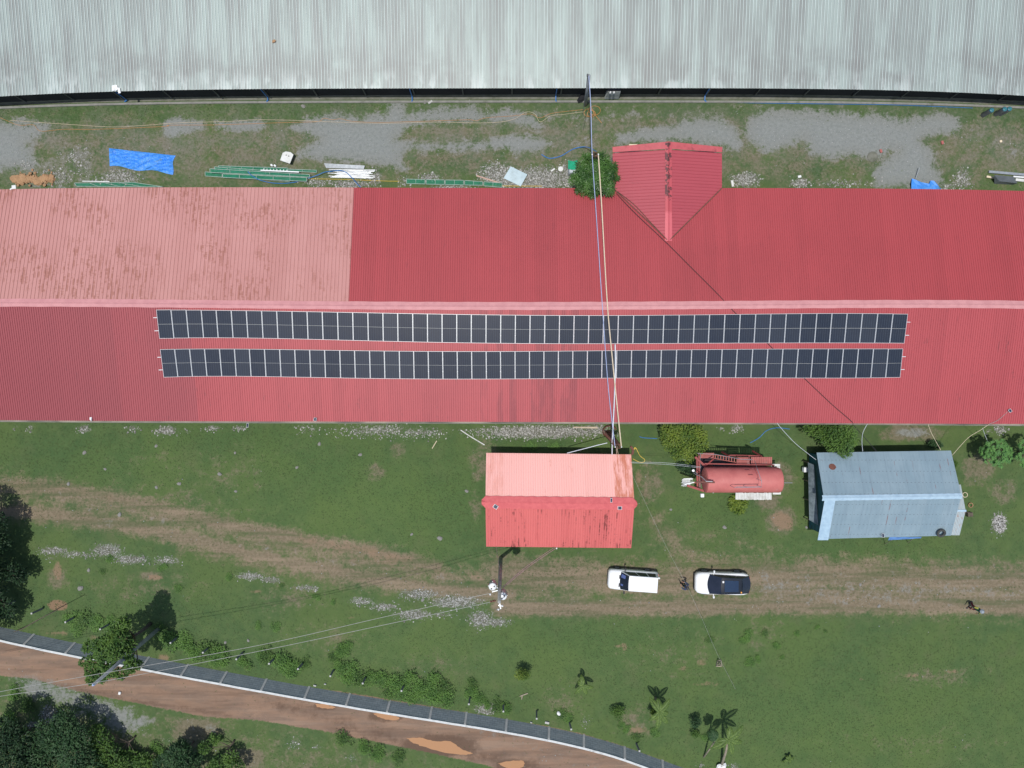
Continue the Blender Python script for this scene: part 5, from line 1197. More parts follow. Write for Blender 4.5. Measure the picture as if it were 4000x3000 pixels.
wire('cable', 'dark guy wire from the transformer pole to the left corner of the small house', [(1938, 2137, 2.8), (1943, 2170, 4.5), (1950, 2215, 7)], .016, 'grey_cable')
wire('cable', 'thin wire crossing the grass from the small house past the standing person', [(2468, 1850, 3.2), (2540, 2005, 3.1), (2610, 2150, 2.9), (2672, 2268, 2.6), (2735, 2400, 2.1), (2800, 2550, 1.3), (2873, 2692, .02)], .007, 'grey_cable')
wire('cable', 'upper pale wire from the small house to the red tank', [(2466, 1805, 3.2), (2600, 1808, 3.4), (2740, 1824, 4.2)], .009, 'white_cable')
wire('cable', 'lower pale wire from the small house to the red tank', [(2466, 1808, 3.1), (2600, 1814, 3.3), (2738, 1828, 4.1)], .009, 'white_cable')
wire('cable', 'blue and white cable from the rusty tower to the back of the small house', [(2372, 1730, 3), (2330, 1740, 2.9), (2300, 1748, 2.8), (2215, 1770, 2.72)], .03, 'white_cable')
# cords and hoses on the ground
wire('hose', 'blue hose snaking over the grass left of the round tree', [(2115, 603, .04), (2145, 618, .04), (2190, 610, .04), (2240, 582, .04), (2290, 574, .5), (2330, 592, 2.5)], .035, 'blue_plastic', 'hose')
wire('hose', 'blue hose looping over the grass north of the red tank', [(2930, 1730, .04), (2965, 1710, .04), (2995, 1682, .04), (3035, 1671, .04), (3085, 1676, .04)], .03, 'blue_plastic', 'hose')
wire('hose', 'short blue hose piece in the grass left of the yellow green tree', [(2498, 1705, .04), (2515, 1710, .04), (2567, 1713, .04)], .03, 'blue_plastic', 'hose')
wire('hose', 'long thin blue hose along the drain of the grey building', [(2350, 396, .05), (2500, 397, .05), (2700, 398, .05), (3000, 403, .05), (3300, 407, .05), (3500, 410, .05), (3800, 422, .05)], .022, 'blue_plastic', 'hose')
wire('extension_cord', 'upper orange cord running along the whole north yard', [(-50, 455, .03), (0, 460, .03), (70, 488, .03), (130, 488, .03), (160, 512, .03), (250, 505, .03), (370, 505, .03), (640, 494, .03), (660, 489, .03), (830, 488, .03), (960, 484, .03), (1130, 478, .03), (1240, 475, .03), (1265, 462, .03), (1300, 468, .03), (1330, 464, .03), (1380, 474, .03), (1490, 478, .03), (1700, 472, .03), (1830, 468, .03), (1860, 472, .03), (1900, 460, .03), (2000, 453, .03), (2070, 445, .03), (2110, 460, .03), (2160, 442, .03), (2280, 428, .03)], .013, 'orange_cord', 'cord')
wire('extension_cord', 'lower tan cord running along the whole north yard', [(40, 470, .05), (150, 478, .05), (300, 488, .05), (440, 496, .05), (560, 490, .05), (700, 480, .05), (900, 474, .05), (1000, 468, .05), (1150, 470, .05), (1290, 476, .05), (1500, 482, .05), (1700, 477, .05), (1900, 480, .05), (2000, 468, .05), (2055, 438, .05), (2090, 446, .05), (2110, 476, .05), (2150, 453, .05), (2200, 447, .05), (2285, 436, .05)], .012, 'cream_rope', 'cord')
mb = MB()
for cx_, cy_, r_, o_ in ((2300, 441, .42, 0), (2322, 432, .5, 1), (2310, 445, .35, 2)):
    c = P(cx_, cy_, .04); mb.tube([c + Vector((r_ * math.cos(k * .42 + o_), r_ * .8 * math.sin(k * .42 + o_), .01 * k / 3)) for k in range(16)], .018, 5)
mb.tube([P(2310, 420, .04), P(2325, 450, .04), P(2350, 480, .04)], .02, 5)
tag(mb.build('cord_coil', MAT['orange_cord'], origin=P(2310, 440, 0)), 'tangled orange cord coil at the foot of the north pole', 'cord')
wire('hose', 'thin yellow hose along the foot of the red roof behind the white strips', [(1205, 698, .05), (1350, 701, .05), (1500, 707, .05), (1560, 708, .05)], .022, 'yellow_cord', 'hose')
wire('hose', 'short yellow rod near the pale board by the red roof', [(1870, 722, .05), (1960, 726, .05), (2118, 727, .05)], .028, 'yellow_cord', 'hose')
wire('cord', 'yellow looped rope in the grass right of the small house', [(2472, 1792, .05), (2500, 1806, .05), (2514, 1805, .05), (2518, 1795, .05), (2500, 1780, .05), (2484, 1752, .05), (2474, 1760, .05), (2480, 1748, .05), (2487, 1754, .05)], .03, 'yellow_cord', 'rope')
# rusty curved strip by the rusty tower
c = P(2380, 1685, 0); mb = MB(); rr = []
for i in range(26):
    a = math.radians(20 + 290 * i / 25); q = Vector((c.x + .5 * math.cos(a), c.y + .42 * math.sin(a), .25 + .12 * math.sin(a)))
    d = Vector((math.cos(a), math.sin(a), .0)); rr.append([q + d * .02, q + d * .12 + Vector((0, 0, .1)), q + d * .12 - Vector((0, 0, .1)), q - Vector((0, 0, .12))])
mb.loft(rr, caps=True); tag(mb.build('bent_metal_hoop', MAT['rust'], origin=c), 'rusty bent hoop lying at the foot of the lattice tower', 'scrap metal')
mb = MB(); rr = []
for i in range(12):
    a = math.radians(60 - 100 * i / 11); q = P(2452 + 20 * math.cos(a), 1752 - 20 * math.sin(a) + 10, .06); d = Vector((math.cos(a), math.sin(a), 0))
    rr.append([q - d * .1, q + d * .1, q + d * .1 + Vector((0, 0, .06)), q - d * .1 + Vector((0, 0, .06))])
mb.loft(rr, caps=True); tag(mb.build('bent_metal_strip', MAT['rust'], origin=P(2460, 1750)), 'brown curved metal strip beside the small house corner', 'scrap metal')
# ------------------------------------------------------------------ cars
def carpaint(name, c, rough=.25):
    t = NT(name); m = t.done(t.mix(t.step(t.noise(6, 5, .6), .4, .8), c, mul(c, .93)), rough, 0, .5); t.b.inputs['Coat Weight'].default_value = .6; t.b.inputs['Coat Roughness'].default_value = .08; return m
MAT['carwhite'] = carpaint('white_car_paint', (.86, .87, .87)); MAT['carblack'] = carpaint('black_car_paint', (.012, .016, .022), .2)
MAT['glass'] = mottled('dark_car_glass', (.012, .018, .032), (.02, .026, .045), 2, .08)
MAT['sunroof'] = mottled('blue_black_sunroof', (.016, .035, .075), (.02, .042, .085), 2, .15)
MAT['rubber'] = mottled('tyre_rubber', (.02, .02, .02), (.035, .035, .035), 8, .85)
MAT['blacktrim'] = mottled('black_trim', (.025, .025, .028), (.035, .035, .04), 8, .6)
MAT['redlamp'] = mottled('red_lamp', (.35, .02, .02), (.28, .015, .015), 8, .3); MAT['lamp'] = mottled('clear_lamp', (.5, .53, .55), (.3, .32, .34), 9, .15)
def car(label, loc, rz, L, W, Hr, stations, cab, roofmat, cabmat, extra=None, wheelr=.36, cat='car', name='parked_car'):
    """front points to -x; stations: (x, halfwidth factor, top z, side z)"""
    r = thing(name, label, cat, (0, 0, 0)); hw = W / 2
    mb = MB(); rings = []
    for x, f, zt, zs in stations:
        w_ = hw * f
        half = [(w_ * .86, .24), (w_ * .97, .34), (w_, .55), (w_ * .995, zs - .12), (w_ * .955, zs), (w_ * .84, zt - .015), (w_ * .5, zt + .01), (0, zt + .02)]
        rings.append([(x, y, z) for y, z in half] + [(x, -y, z) for y, z in reversed(half[:-1])])
    mb.loft(rings, caps=True); body = mb.build('body', MAT['carwhite'], r, smooth=True)
    ed = body.modifiers.new('e', 'EDGE_SPLIT'); ed.split_angle = math.radians(42)
    bx0, bx1, bw0, bw1, bz0, tx0, tx1, tw0, tw1, tz = cab      # belt front/rear x, halfwidths, z ; top
    B = [Vector((bx0, -bw0, bz0)), Vector((bx1, -bw1, bz0)), Vector((bx1, bw1, bz0)), Vector((bx0, bw0, bz0))]
    T = [Vector((tx0, -tw0, tz)), Vector((tx1, -tw1, tz)), Vector((tx1, tw1, tz)), Vector((tx0, tw0, tz))]
    mb = MB(); mb.loft([[b - Vector((0, 0, .12)) for b in B], B, T], caps=True)
    mb.build('cabin', cabmat, body)
    mb = MB(); rings = []
    for i in range(9):
        q = i / 8; x = tx0 + (tx1 - tx0) * q; w_ = tw0 + (tw1 - tw0) * q; c = .05 * math.sin(math.pi * (.12 + .76 * q)); e = .5 if i in (0, 8) else 1
        rings.append([(x, y * (w_ + .005), tz + dz * c * e + .004) for y, dz in ((-1, 0), (-.93, .35), (-.6, .8), (0, 1), (.6, .8), (.93, .35), (1, 0))])
    rings = [[Vector(p) for p in rr_] for rr_ in rings]
    mb.loft(rings, closed=False); mb.loft([[p - Vector((0, 0, .02)) for p in rr_] for rr_ in rings], closed=False); roof = mb.build('roof', roofmat, r, smooth=True)
    def pane(name, a, b, c, d, u0=.06, u1=.94, v0=.08, v1=.92, mat='glass', off=.008, rb=None):
        nrm = (b - a).cross(d - a).normalized()
        def bl_(u, v): return a.lerp(b, u).lerp(d.lerp(c, u), v) + nrm * off
        m = MB(); pts_ = [bl_(u0, v0 + .05), bl_(u0 + .02, v0), bl_(u1 - .02, v0), bl_(u1, v0 + .05), bl_(u1, v1 - .1), bl_(u1 - .03, v1), bl_(u0 + .03, v1), bl_(u0, v1 - .1)]
        m.add(pts_, [tuple(range(8))]); return m.build(name, MAT[mat], rb or r)
    def curved(name, xb, wb, zb, xt, wt, zt, bb, bt, sg):
        m = MB(); rr = []
        for i in range(6):
            q = i / 5; x = xb + (xt - xb) * q; w_ = wb + (wt - wb) * q; bu = bb + (bt - bb) * q
            rr.append([Vector((x + sg * bu * (1 - (2 * j / 10 - 1) ** 2), (2 * j / 10 - 1) * w_ * .97, zb + (zt - zb) * q + .012)) for j in range(11)])
        m.loft(rr, closed=False); return m.build(name, MAT['glass'], r, smooth=True)
    dk = cabmat is MAT['carblack']
    curved('windscreen', bx0 + .02, bw0 * .98, bz0 + .015, tx0 + (.06 if dk else .0), tw0, tz + (.03 if dk else 0), .20 if dk else .10, .05, -1)
    if dk: curved('rear_window', bx1 - .02, bw1 * .98, bz0 + .02, tx1, tw1, tz, .14, .05, 1)
    else: pane('rear_window', B[1], B[2], T[2], T[1])
    for s_, (a, b, c, d) in enumerate(((B[0], B[1], T[1], T[0]), (B[2], B[3], T[3], T[2]))):
        for u0, u1 in (((.05, .36), (.385, .67), (.695, .93)) if s_ == 0 else ((.07, .305), (.33, .615), (.64, .95))): pane('side_window', a, b, c, d, u0, u1, .1, .88)
    for wx in (-L / 2 + L * .185, L / 2 - L * .2):
        for s_ in (-1, 1):
            c = (wx, s_ * (hw - .105), wheelr - .0); w_ = thing('wheel', None, None, (0, 0, 0)); w_.parent = r
            m = MB(); m.lathe(c, [(.0, -.11), (wheelr * .62, -.11), (wheelr * .95, -.10), (wheelr, -.07), (wheelr, .07), (wheelr * .95, .10), (wheelr * .62, .11), (0, .11)], 24, axis='Y'); bpy.data.objects.remove(w_)
            o = m.build('wheel', MAT['rubber'], r)
            m = MB(); k = 6
            m.lathe((c[0], c[1] + s_ * .112, c[2]), [(wheelr * .6, -.012), (wheelr * .62, .008), (wheelr * .55, .012), (wheelr * .5, -.004), (0, -.004)] if s_ > 0 else [(0, .004), (wheelr * .5, .004), (wheelr * .55, -.012), (wheelr * .62, -.008), (wheelr * .6, .012)], 24, axis='Y')
            for q in range(k):
                a = 6.283 * q / k; m.bar((c[0], c[1] + s_ * .122, c[2]), (c[0] + wheelr * .52 * math.cos(a), c[1] + s_ * .118, c[2] + wheelr * .52 * math.sin(a)), .05, .02)
            m.build('rim', MAT['steel'], o)
            m = MB(); m.tube([(wx + (wheelr + .05) * math.cos(a), s_ * (hw + .004), wheelr + (wheelr + .05) * math.sin(a)) for a in [math.pi * j / 12 for j in range(13)]], .03, 6); m.build('wheel_arch', MAT['blacktrim'], body)
    for s_ in (-1, 1):
        m = MB(); mx = bx0 + .32; m.bar((mx, s_ * (bw0 - .02), bz0 + .02), (mx + .03, s_ * (hw + .10), bz0 + .06), .06, .04); m.bevbox((mx + .04, s_ * (hw + .13), bz0 + .08), (.13, .20, .15), .03); m.build('side_mirror', MAT['blacktrim'] if cabmat is MAT['carwhite'] else MAT['carwhite'], r)
        x0_, f0, z0_, zs0 = stations[1]; x1_, f1, z1_, zs1 = stations[2]
        m = MB(); m.add([(stations[0][0] - .012, s_ * hw * stations[0][1] * .55, .68), (x1_, s_ * hw * f1 * .99, .72), (x1_ + .12, s_ * (hw * f1 * .97), zs1 + .01), (x0_, s_ * hw * f0 * .80, zs0 + .012)], [(0, 1, 2, 3)]); m.build('headlight', MAT['lamp'], r)
        xe, fe, zte, zse = stations[-1]
        m = MB(); m.box((xe + .005, s_ * hw * fe * .84, .85), (.03, .18, .32)); m.build('taillight', MAT['redlamp'], r)
    m = MB(); m.box((stations[0][0] - .01, 0, .45), (.04, W * .62, .22)); m.build('grille', MAT['blacktrim'], r)
    m = MB(); m.box((stations[-1][0] + .02, 0, .62), (.02, .36, .14)); m.build('number_plate', MAT['lamp'], r)
    if extra: extra(r, body, roof, pane, B, T)
    r.location = loc; r.rotation_euler = (0, 0, rz); return r
def ex1(r, body, roof, pane, B, T):
    m = MB()
    for y in (-.38, .30): m.box((B[0].x - .1, y, B[0].z + .035), (.10, .32, .02))
    m.build('cowl_vent', MAT['blacktrim'], r)
    m = MB(); m.box((2.26, .36, .86), (.16, .14, .10)); m.bar((2.1, .36, .6), (2.24, .36, .6), .05); m.build('tow_hitch', MAT['steel'], r)
    m = MB(); m.bevbox((2.16, 0, .42), (.16, 1.5, .2), .03); m.build('bumper', MAT['blacktrim'], r)
    m = MB(); fn = (B[0] - B[3]).cross(T[0] - B[3]).normalized() * -1
    for u0, v0, du, dv in ((.70, .15, .2, .5), (.24, .15, .11, .28)):
        a = lambda u, v: B[3].lerp(B[0], 1 - u).lerp(T[3].lerp(T[0], 1 - u), v) + Vector((-.09 * 4 * u * (1 - u) - .01, 0, .03))
        m.add([a(u0, v0), a(u0 + du, v0), a(u0 + du, v0 + dv), a(u0, v0 + dv)], [(3, 2, 1, 0)])
    m.build('windscreen_paper', mottled('blue_papers', (.10, .14, .35), (.08, .12, .3), 5, .6), r)
car('white boxy wagon with a white roof parked left of the standing person', (10.12, -16.45, 0), math.radians(-4), 4.35, 1.70, 1.86,
    [(-2.17, .66, .80, .72), (-2.10, .86, .92, .82), (-1.95, .96, .98, .88), (-1.5, 1.0, 1.03, .92), (-1.05, 1.0, 1.07, .95), (-.6, 1.0, 1.05, .96), (1.0, 1.0, 1.05, .96), (1.9, .99, 1.05, .96), (2.1, .95, 1.03, .94), (2.16, .90, .98, .90)],
    (-1.12, 2.10, .76, .76, 1.04, -.52, 1.96, .62, .62, 1.80), MAT['carwhite'], MAT['carwhite'], ex1, wheelr=.33).scale = (.955, 1, 1)
def ex2(r, body, roof, pane, B, T):
    m = MB(); m.add([(T[0].x + .3, -.48, T[0].z + .062), (T[0].x + 1.45, -.46, T[0].z + .062), (T[0].x + 1.45, .46, T[0].z + .062), (T[0].x + .3, .48, T[0].z + .062)], [(0, 1, 2, 3)]); m.build('sunroof', MAT['sunroof'], roof)
    m = MB(); m.box((T[1].x - .05, -.5, T[0].z + .055), (.1, .13, .01)); m.box((T[0].x - .25, .32, T[0].z - .14), (.09, .13, .01), ry=.0); m.build('orange_sticker', mottled('orange_sticker', (.8, .35, .04), (.7, .3, .03), 5, .5), r)
    m = MB(); m.bevbox((T[0].x + .18, .34, T[0].z + .06), (.14, .16, .03), .01); m.build('roof_tag', MAT['white'], r)
    m = MB(); m.bevbox((2.12, 0, .40), (.16, 1.6, .24), .03); m.bevbox((-2.2, 0, .34), (.14, 1.4, .16), .03); m.build('bumper', MAT['blacktrim'], r)
car('white sport utility car with a glossy black roof parked right of the standing person', (17.60, -16.70, 0), math.radians(-1.2), 4.5, 1.86, 1.62,
    [(-2.25, .55, .76, .66), (-2.20, .74, .86, .76), (-2.05, .90, .93, .84), (-1.7, .98, 1.0, .92), (-1.1, 1.0, 1.05, .96), (-.7, .99, 1.06, .98), (.4, .98, 1.04, .98), (1.2, 1.0, 1.06, 1.0), (1.75, .98, 1.08, 1.0), (2.08, .88, 1.05, .96), (2.22, .70, .98, .9)],
    (-1.14, 2.17, .82, .72, 1.04, -.34, 1.40, .70, .64, 1.55), MAT['carblack'], MAT['carblack'], ex2, wheelr=.37)

# ------------------------------------------------------------------ people
def skin_mesh(name, J, E, mat, parent, sub=2):
    me = bpy.data.meshes.new(name); me.from_pydata([j[0] for j in J], E, []); me.materials.append(mat)
    o = bpy.data.objects.new(name, me); COL.objects.link(o); o.parent = parent
    sk = o.modifiers.new('Skin', 'SKIN'); sk.use_smooth_shade = True
    if not me.skin_vertices: bpy.context.view_layer.objects.active = o
    lay = me.skin_vertices[0] if me.skin_vertices else me.skin_vertices.new()
    for i, j in enumerate(J): r_ = j[1]; lay.data[i].radius = r_ if hasattr(r_, '__len__') else (r_, r_)
    lay.data[0].use_root = True
    ss = o.modifiers.new('Subsurf', 'SUBSURF'); ss.levels = sub; ss.render_levels = sub
    return o
MAT['skin'] = mottled('skin', (.30, .16, .10), (.26, .135, .085), 8, .6)
def person(label, loc, rz, arms, legs, shirt, trousers, hat, hair=True, straw=False, bag=None):
    r = thing('person', label, 'person', (0, 0, 0))
    J = [((0, 0, .95), (.15, .11)), ((0, 0, 1.12), (.13, .09)), ((0, 0, 1.34), (.16, .105)), ((0, 0, 1.46), (.07, .07)), ((.015, 0, 1.54), (.055, .055)), ((.03, 0, 1.62), (.085, .09)), ((.02, 0, 1.71), (.08, .085)), ((.01, 0, 1.745), (.05, .05))]
    E = [(0, 1), (1, 2), (2, 3), (3, 4), (4, 5), (5, 6), (6, 7)]
    sh = []; lg = []; hands = []
    for s_, (el, wr) in zip((1, -1), arms):
        b = len(J); a0 = (0, s_ * .19, 1.40); J += [(a0, .058), (el, .043), (wr, .03)]; E += [(2, b), (b, b + 1), (b + 1, b + 2)]
        d = (Vector(wr) - Vector(el)).normalized(); pl = Vector(wr) + d * .07; sd = d.cross(Vector((0, 0, 1)) if abs(d.z) < .9 else Vector((1, 0, 0))).normalized()
        pk = len(J); J.append((tuple(pl), (.036, .016))); E.append((b + 2, pk))
        for k, (off, ln_) in enumerate(((-.028, .075), (-.009, .088), (.011, .082), (.030, .065))):
            m_ = pl + sd * off + d * (.03 + ln_ * .5); cv = d.cross(sd) * .018; n_ = len(J)
            J += [(tuple(m_), .0095), (tuple(m_ + d * ln_ * .45 - cv), .008)]; E += [(pk, n_), (n_, n_ + 1)]
        n_ = len(J); th = Vector(wr) + d * .045 - sd * .045; J += [(tuple(th), .011), (tuple(th + d * .045 - sd * .012), .009)]; E += [(b + 2, n_), (n_, n_ + 1)]
        sh.append((a0, el, tuple(Vector(el).lerp(Vector(wr), .75))))
    for s_, (kn, an) in zip((1, -1), legs):
        b = len(J); h0 = (0, s_ * .09, .90); J += [(h0, .09), (kn, .06), (an, .04), ((an[0] + .12, an[1], .035), (.035, .03))]; E += [(0, b), (b, b + 1), (b + 1, b + 2), (b + 2, b + 3)]
        lg.append((h0, kn, tuple(Vector(kn).lerp(Vector(an), .85)), an))
    body = skin_mesh('body', J, E, MAT['skin'], r)
    SJ = [((0, 0, .93), (.175, .135)), ((0, 0, 1.12), (.16, .12)), ((0, 0, 1.36), (.185, .13)), ((0, 0, 1.455), (.085, .085))]; SE = [(0, 1), (1, 2), (2, 3)]
    for a, e, w_ in sh: b = len(SJ); SJ += [(a, .078), (e, .062), (w_, .05)]; SE += [(2, b), (b, b + 1), (b + 1, b + 2)]
    skin_mesh('shirt', SJ, SE, shirt, r)
    TJ = [((0, 0, .98), (.165, .125)), ((0, 0, .88), (.15, .12))]; TE = [(0, 1)]
    for h0, kn, a_, an in lg: b = len(TJ); TJ += [(h0, .105), (kn, .078), (a_, .062)]; TE += [(1, b), (b, b + 1), (b + 1, b + 2)]
    skin_mesh('trousers', TJ, TE, trousers, r)
    for h0, kn, a_, an in lg:
        m = MB(); m.bevbox((an[0] + .055, an[1], .045), (.27, .1, .09), .025); m.build('shoe', MAT['blacktrim'], r)
    m = MB(); m.blob((.115, 0, 1.635), .018, (1, .8, 1.2), .05); m.build('nose', MAT['skin'], body)
    for s_ in (-1, 1):
        m = MB(); m.blob((.105, s_ * .033, 1.665), .012, (1, 1, 1), 0); m.build('eye', MAT['blacktrim'], body)
        m = MB(); m.blob((.02, s_ * .092, 1.65), .025, (.8, .4, 1.2), .05); m.build('ear', MAT['skin'], body)
    if hat is None:
        m = MB(); m.lathe((.0, 0, 1.66), [(.102, -.05), (.112, 0), (.105, .06), (.075, .105), (.03, .125), (0, .13)], 16); m.build('hair', MAT['blacktrim'], r, smooth=True)
    else:
        m = MB(); m.lathe((.01, 0, 1.70), [(.0, .0), (.175, -.03), (.18, -.02), (.11, .02), (.11, .07), (.07, .105), (0, .11)], 22); m.build('hat', hat, r, smooth=True)
    if bag: m = MB(); m.bevbox((-.20, 0, 1.2), (.18, .32, .44), .04); m.build('backpack', bag, r)
    r.location = loc; r.rotation_euler = (0, 0, rz); r.scale = (1.08, 1.08, 1.0); return r
MAT['navy'] = mottled('navy_cloth', (.035, .05, .10), (.05, .07, .13), 6, .9); MAT['darkcloth'] = mottled('dark_cloth', (.02, .025, .035), (.03, .03, .04), 6, .9)
MAT['greencloth'] = mottled('green_cloth', (.015, .12, .06), (.02, .09, .06), 6, .9); MAT['redcloth'] = mottled('dark_red_cloth', (.16, .015, .035), (.11, .012, .025), 6, .9); MAT['greyhat'] = mottled('grey_hat', (.34, .38, .42), (.26, .3, .33), 6, .8); MAT['yellowcloth'] = mottled('yellow_sleeve', (.5, .46, .10), (.42, .38, .08), 6, .9)
pp = P(2667, 2276, 0)
person('person in a navy top with bare forearms standing between the two white cars', pp, math.radians(150), [((.18, .26, 1.22), (.36, .14, 1.20)), ((.12, -.28, 1.18), (.32, -.20, 1.12))], [((.03, .10, .5), (0, .11, .08)), ((.03, -.10, .5), (-.02, -.12, .08))], MAT['navy'], MAT['darkcloth'], None)
pp = P(3784, 2363, 0)
w2 = person('person in green top, dark red trousers and grey hat walking on the track', pp, math.radians(215), [((.05, .30, 1.16), (.16, .34, .95)), ((.10, -.28, 1.18), (.26, -.22, 1.02))], [((.12, .10, .5), (.14, .10, .08)), ((-.06, -.10, .5), (-.26, -.11, .10))], MAT['greencloth'], MAT['redcloth'], MAT['greyhat'])
for ch in list(w2.children):
    if ch.name.startswith('shirt'): pass
for el, wr in (((.0, .21, 1.42), (.05, .30, 1.16)), ((.0, -.21, 1.42), (.10, -.28, 1.18))):
    m = MB(); m.tube([el, Vector(el).lerp(Vector(wr), .5), wr], [.09, .085, .075], 10); o = m.build('sleeve', MAT['yellowcloth']); o.parent = w2

# ------------------------------------------------------------------ red water tank on its stand
tk = thing('water_tank', 'red horizontal cylinder tank on a steel stand with ladder and platforms', 'tank', P(2900, 1872, 0))
zc_ = 5.1; k_ = (HC - zc_) / FP
XL, XR = 752 * k_, 1040 * k_; YC = -(1875 - 1500) * k_; R_ = .97
mb = MB(); prof = [(0, XL - .01), (R_ * .55, XL - .005), (R_ * .93, XL), (R_, XL + .05)] + [(R_, XL + .05 + (XR - XL - .05) * i / 6) for i in range(1, 7)] + [(R_ * .96, XR + .08), (R_ * .8, XR + .14), (R_ * .45, XR + .18), (0, XR + .19)]
mb.lathe((0, YC, zc_), prof, 40, axis='X')
t = NT('faded_red_tank'); s3 = t.sep(t.co()); c0 = t.mix(t.step(t.noise(.9, 7, .65), .35, .7), (.56, .17, .15), (.47, .125, .115)); c0 = t.mix(t.m('MULTIPLY', t.step(t.noise(2.2, 8, .75), .6, .72), .5), c0, (.62, .33, .31)); c0 = t.mix(t.m('MULTIPLY', t.step(t.m('FRACT', t.m('MULTIPLY', s3[0], .82)), .012, .0), .25), c0, (.3, .08, .07))
MAT['tank'] = t.done(c0, .55); mb.build('vessel', MAT['tank'], tk, smooth=True)
o = tk.children[0]; o.modifiers.new('e', 'EDGE_SPLIT').split_angle = math.radians(50)
mb = MB()
for X in (15.9, 20.2):
    for Y in (YC - .85, YC + .85): mb.bar((X, Y, 0), (X, Y, zc_ - .7), .14)
    mb.bar((X, YC - .95, zc_ - .95), (X, YC + .95, zc_ - .95), .16); mb.bar((X, YC - .85, .4), (X, YC + .85, zc_ - 1.2), .07)
for Y in (YC - .85, YC + .85):
    mb.bar((15.2, Y, zc_ - 1.05), (20.9, Y, zc_ - 1.05), .13); mb.bar((15.9, Y, .4), (20.2, Y, zc_ - 1.3), .07)
mb.bar(P(2715, 1785, 4.2), P(2755, 1822, 4.2), .17); mb.bar(P(2752, 1822, 4.25), P(2790, 1790, 3.9), .1); mb.bar(P(2752, 1811, 4.3), P(3025, 1817, 4.3), .09)
mb.bar(P(2722, 1790, 3.8), P(2724, 1906, 3.8), .12); mb.bar(P(2730, 1780, 3.8), P(2732, 1908, 3.8), .12)
mb.bar(P(2684, 1896, 4.3), P(2750, 1918, 4.3), .17); mb.bar(P(2700, 1885, 4.2), P(2724, 1885, 4.2), .08)
mb.bar(P(2820, 1765, 2.5), P(2848, 1782, 3.8), .12); mb.bar(P(2940, 1762, 2.5), P(2975, 1784, 3.8), .12); mb.bar(P(2848, 1778, 3.6), P(2975, 1782, 3.6), .12)
mb.bar(P(3018, 1816, 4.2), P(3024, 1830, 3), .1)
mb.build('stand_frame', MAT['red_paint'], tk)
mb = MB(); mb.box(((P(2730, 0, 2.6).x + P(2870, 0, 2.6).x) / 2, -6.55, 2.6), (P(2870, 0, 2.6).x - P(2730, 0, 2.6).x, 1.3, .05)); mb.box((19.0, -6.75, 2.9), (3.0, .9, .05))
tag(mb.build('grille_deck', mottled('dark_grating', (.03, .025, .03), (.07, .06, .06), 14, .8), tk), 'dark lower grating')
def planks(xa, ya, xb, yb, h, n, mat, name, alongx=True, parent=tk, jit=.0):
    a, b = P(xa, ya, h), P(xb, yb, h); m = MB()
    for i in range(n):
        if alongx:
            w_ = (a.y - b.y) / n; m.box(((a.x + b.x) / 2 + random.uniform(-jit, jit), a.y - w_ * (i + .5), h + random.uniform(-.004, .004)), (b.x - a.x, w_ * .86, .035))
        else:
            w_ = (b.x - a.x) / n; m.box((a.x + w_ * (i + .5), (a.y + b.y) / 2 + random.uniform(-jit, jit), h + random.uniform(-.008, .008)), (w_ * .86, a.y - b.y, .035))
    return m.build(name, mat, parent)
planks(2724, 1769, 2789, 1790, 3.0, 4, MAT['red_plank'], 'lower_platform')
planks(2877, 1786, 2929, 1814, 4.1, 4, MAT['red_plank'], 'upper_platform')
planks(2933, 1785, 3016, 1816, 4.0, 12, MAT['red_plank'], 'board_roof', False)
# ladder
la, lb_ = P(2791, 1776, 3.05), P(2876, 1790, 4.15); lc, ld = P(2791, 1791, 3.05), P(2876, 1806, 4.15)
mb = MB(); mb.bar(la, lb_, .05, .08); mb.bar(lc, ld, .05, .08)
for i in range(8): mb.bar(la.lerp(lb_, (i + .3) / 8), lc.lerp(ld, (i + .3) / 8), .05, .04)
mb.bar(P(2791, 1790, 3.05), P(2770, 1792, .05), .06); mb.bar(P(2791, 1776, 3.05), P(2768, 1776, .05), .06)
mb.build('ladder', mottled('ladder_red', (.50, .16, .12), (.4, .12, .1), 5, .6), tk)
mb = MB()
rail = [P(2726, 1771, 4.0), P(2803, 1776, 4.0), P(2895, 1794, 5.1), P(2940, 1796, 5.1)]
mb.tube(rail, .02, 5)
for p, z in zip(rail, (3.0, 3.05, 4.1, 4.1)): mb.tube([p, (p.x, p.y, z)], .018, 5)
mb.tube([P(2730, 1772, 3.4), P(2732, 1905, 4.0)], .02, 5); mb.tube([P(2736, 1772, 3.4), P(2738, 1905, 4.0)], .02, 5)
zt = zc_ + R_
h1 = [P(2948, 1800, 5.2), P(2958, 1832, 6.6), P(2975, 1878, 7.05), P(2975, 1903, 7.05), P(2870, 1905, 7.05)]
mb.tube(h1, .02, 5)
for p in (h1[3], h1[4], P(2922, 1905, 7.05), h1[2]): mb.tube([p, (p.x - .02, p.y, zc_ + math.sqrt(max(R_ ** 2 - (p.y - YC) ** 2, .01)))], .02, 5)
mb.tube([P(2875, 1901, 6.6), P(2968, 1901, 6.6)], .015, 5)
mb.build('handrail', MAT['steel'], tk)
mb = MB(); mb.bar(P(2718, 1883, 6.5), P(2792, 1884, 6.6), .12, .1); mb.build('top_beam', MAT['rust'], tk)
mb = MB(); mb.tube([P(2757, 1880, 6.65), P(2783, 1881, 6.65)], .03, 6); mb.tube([P(2759, 1880, 6.6), P(2740, 1862, 6.1), P(2722, 1855, 5.5), P(2710, 1848, 5.0)], .035, 6); mb.tube([P(3058, 1886, 5.0), P(3095, 1886, 4.9)], .025, 6); mb.build('pipe', MAT['steel'], tk)
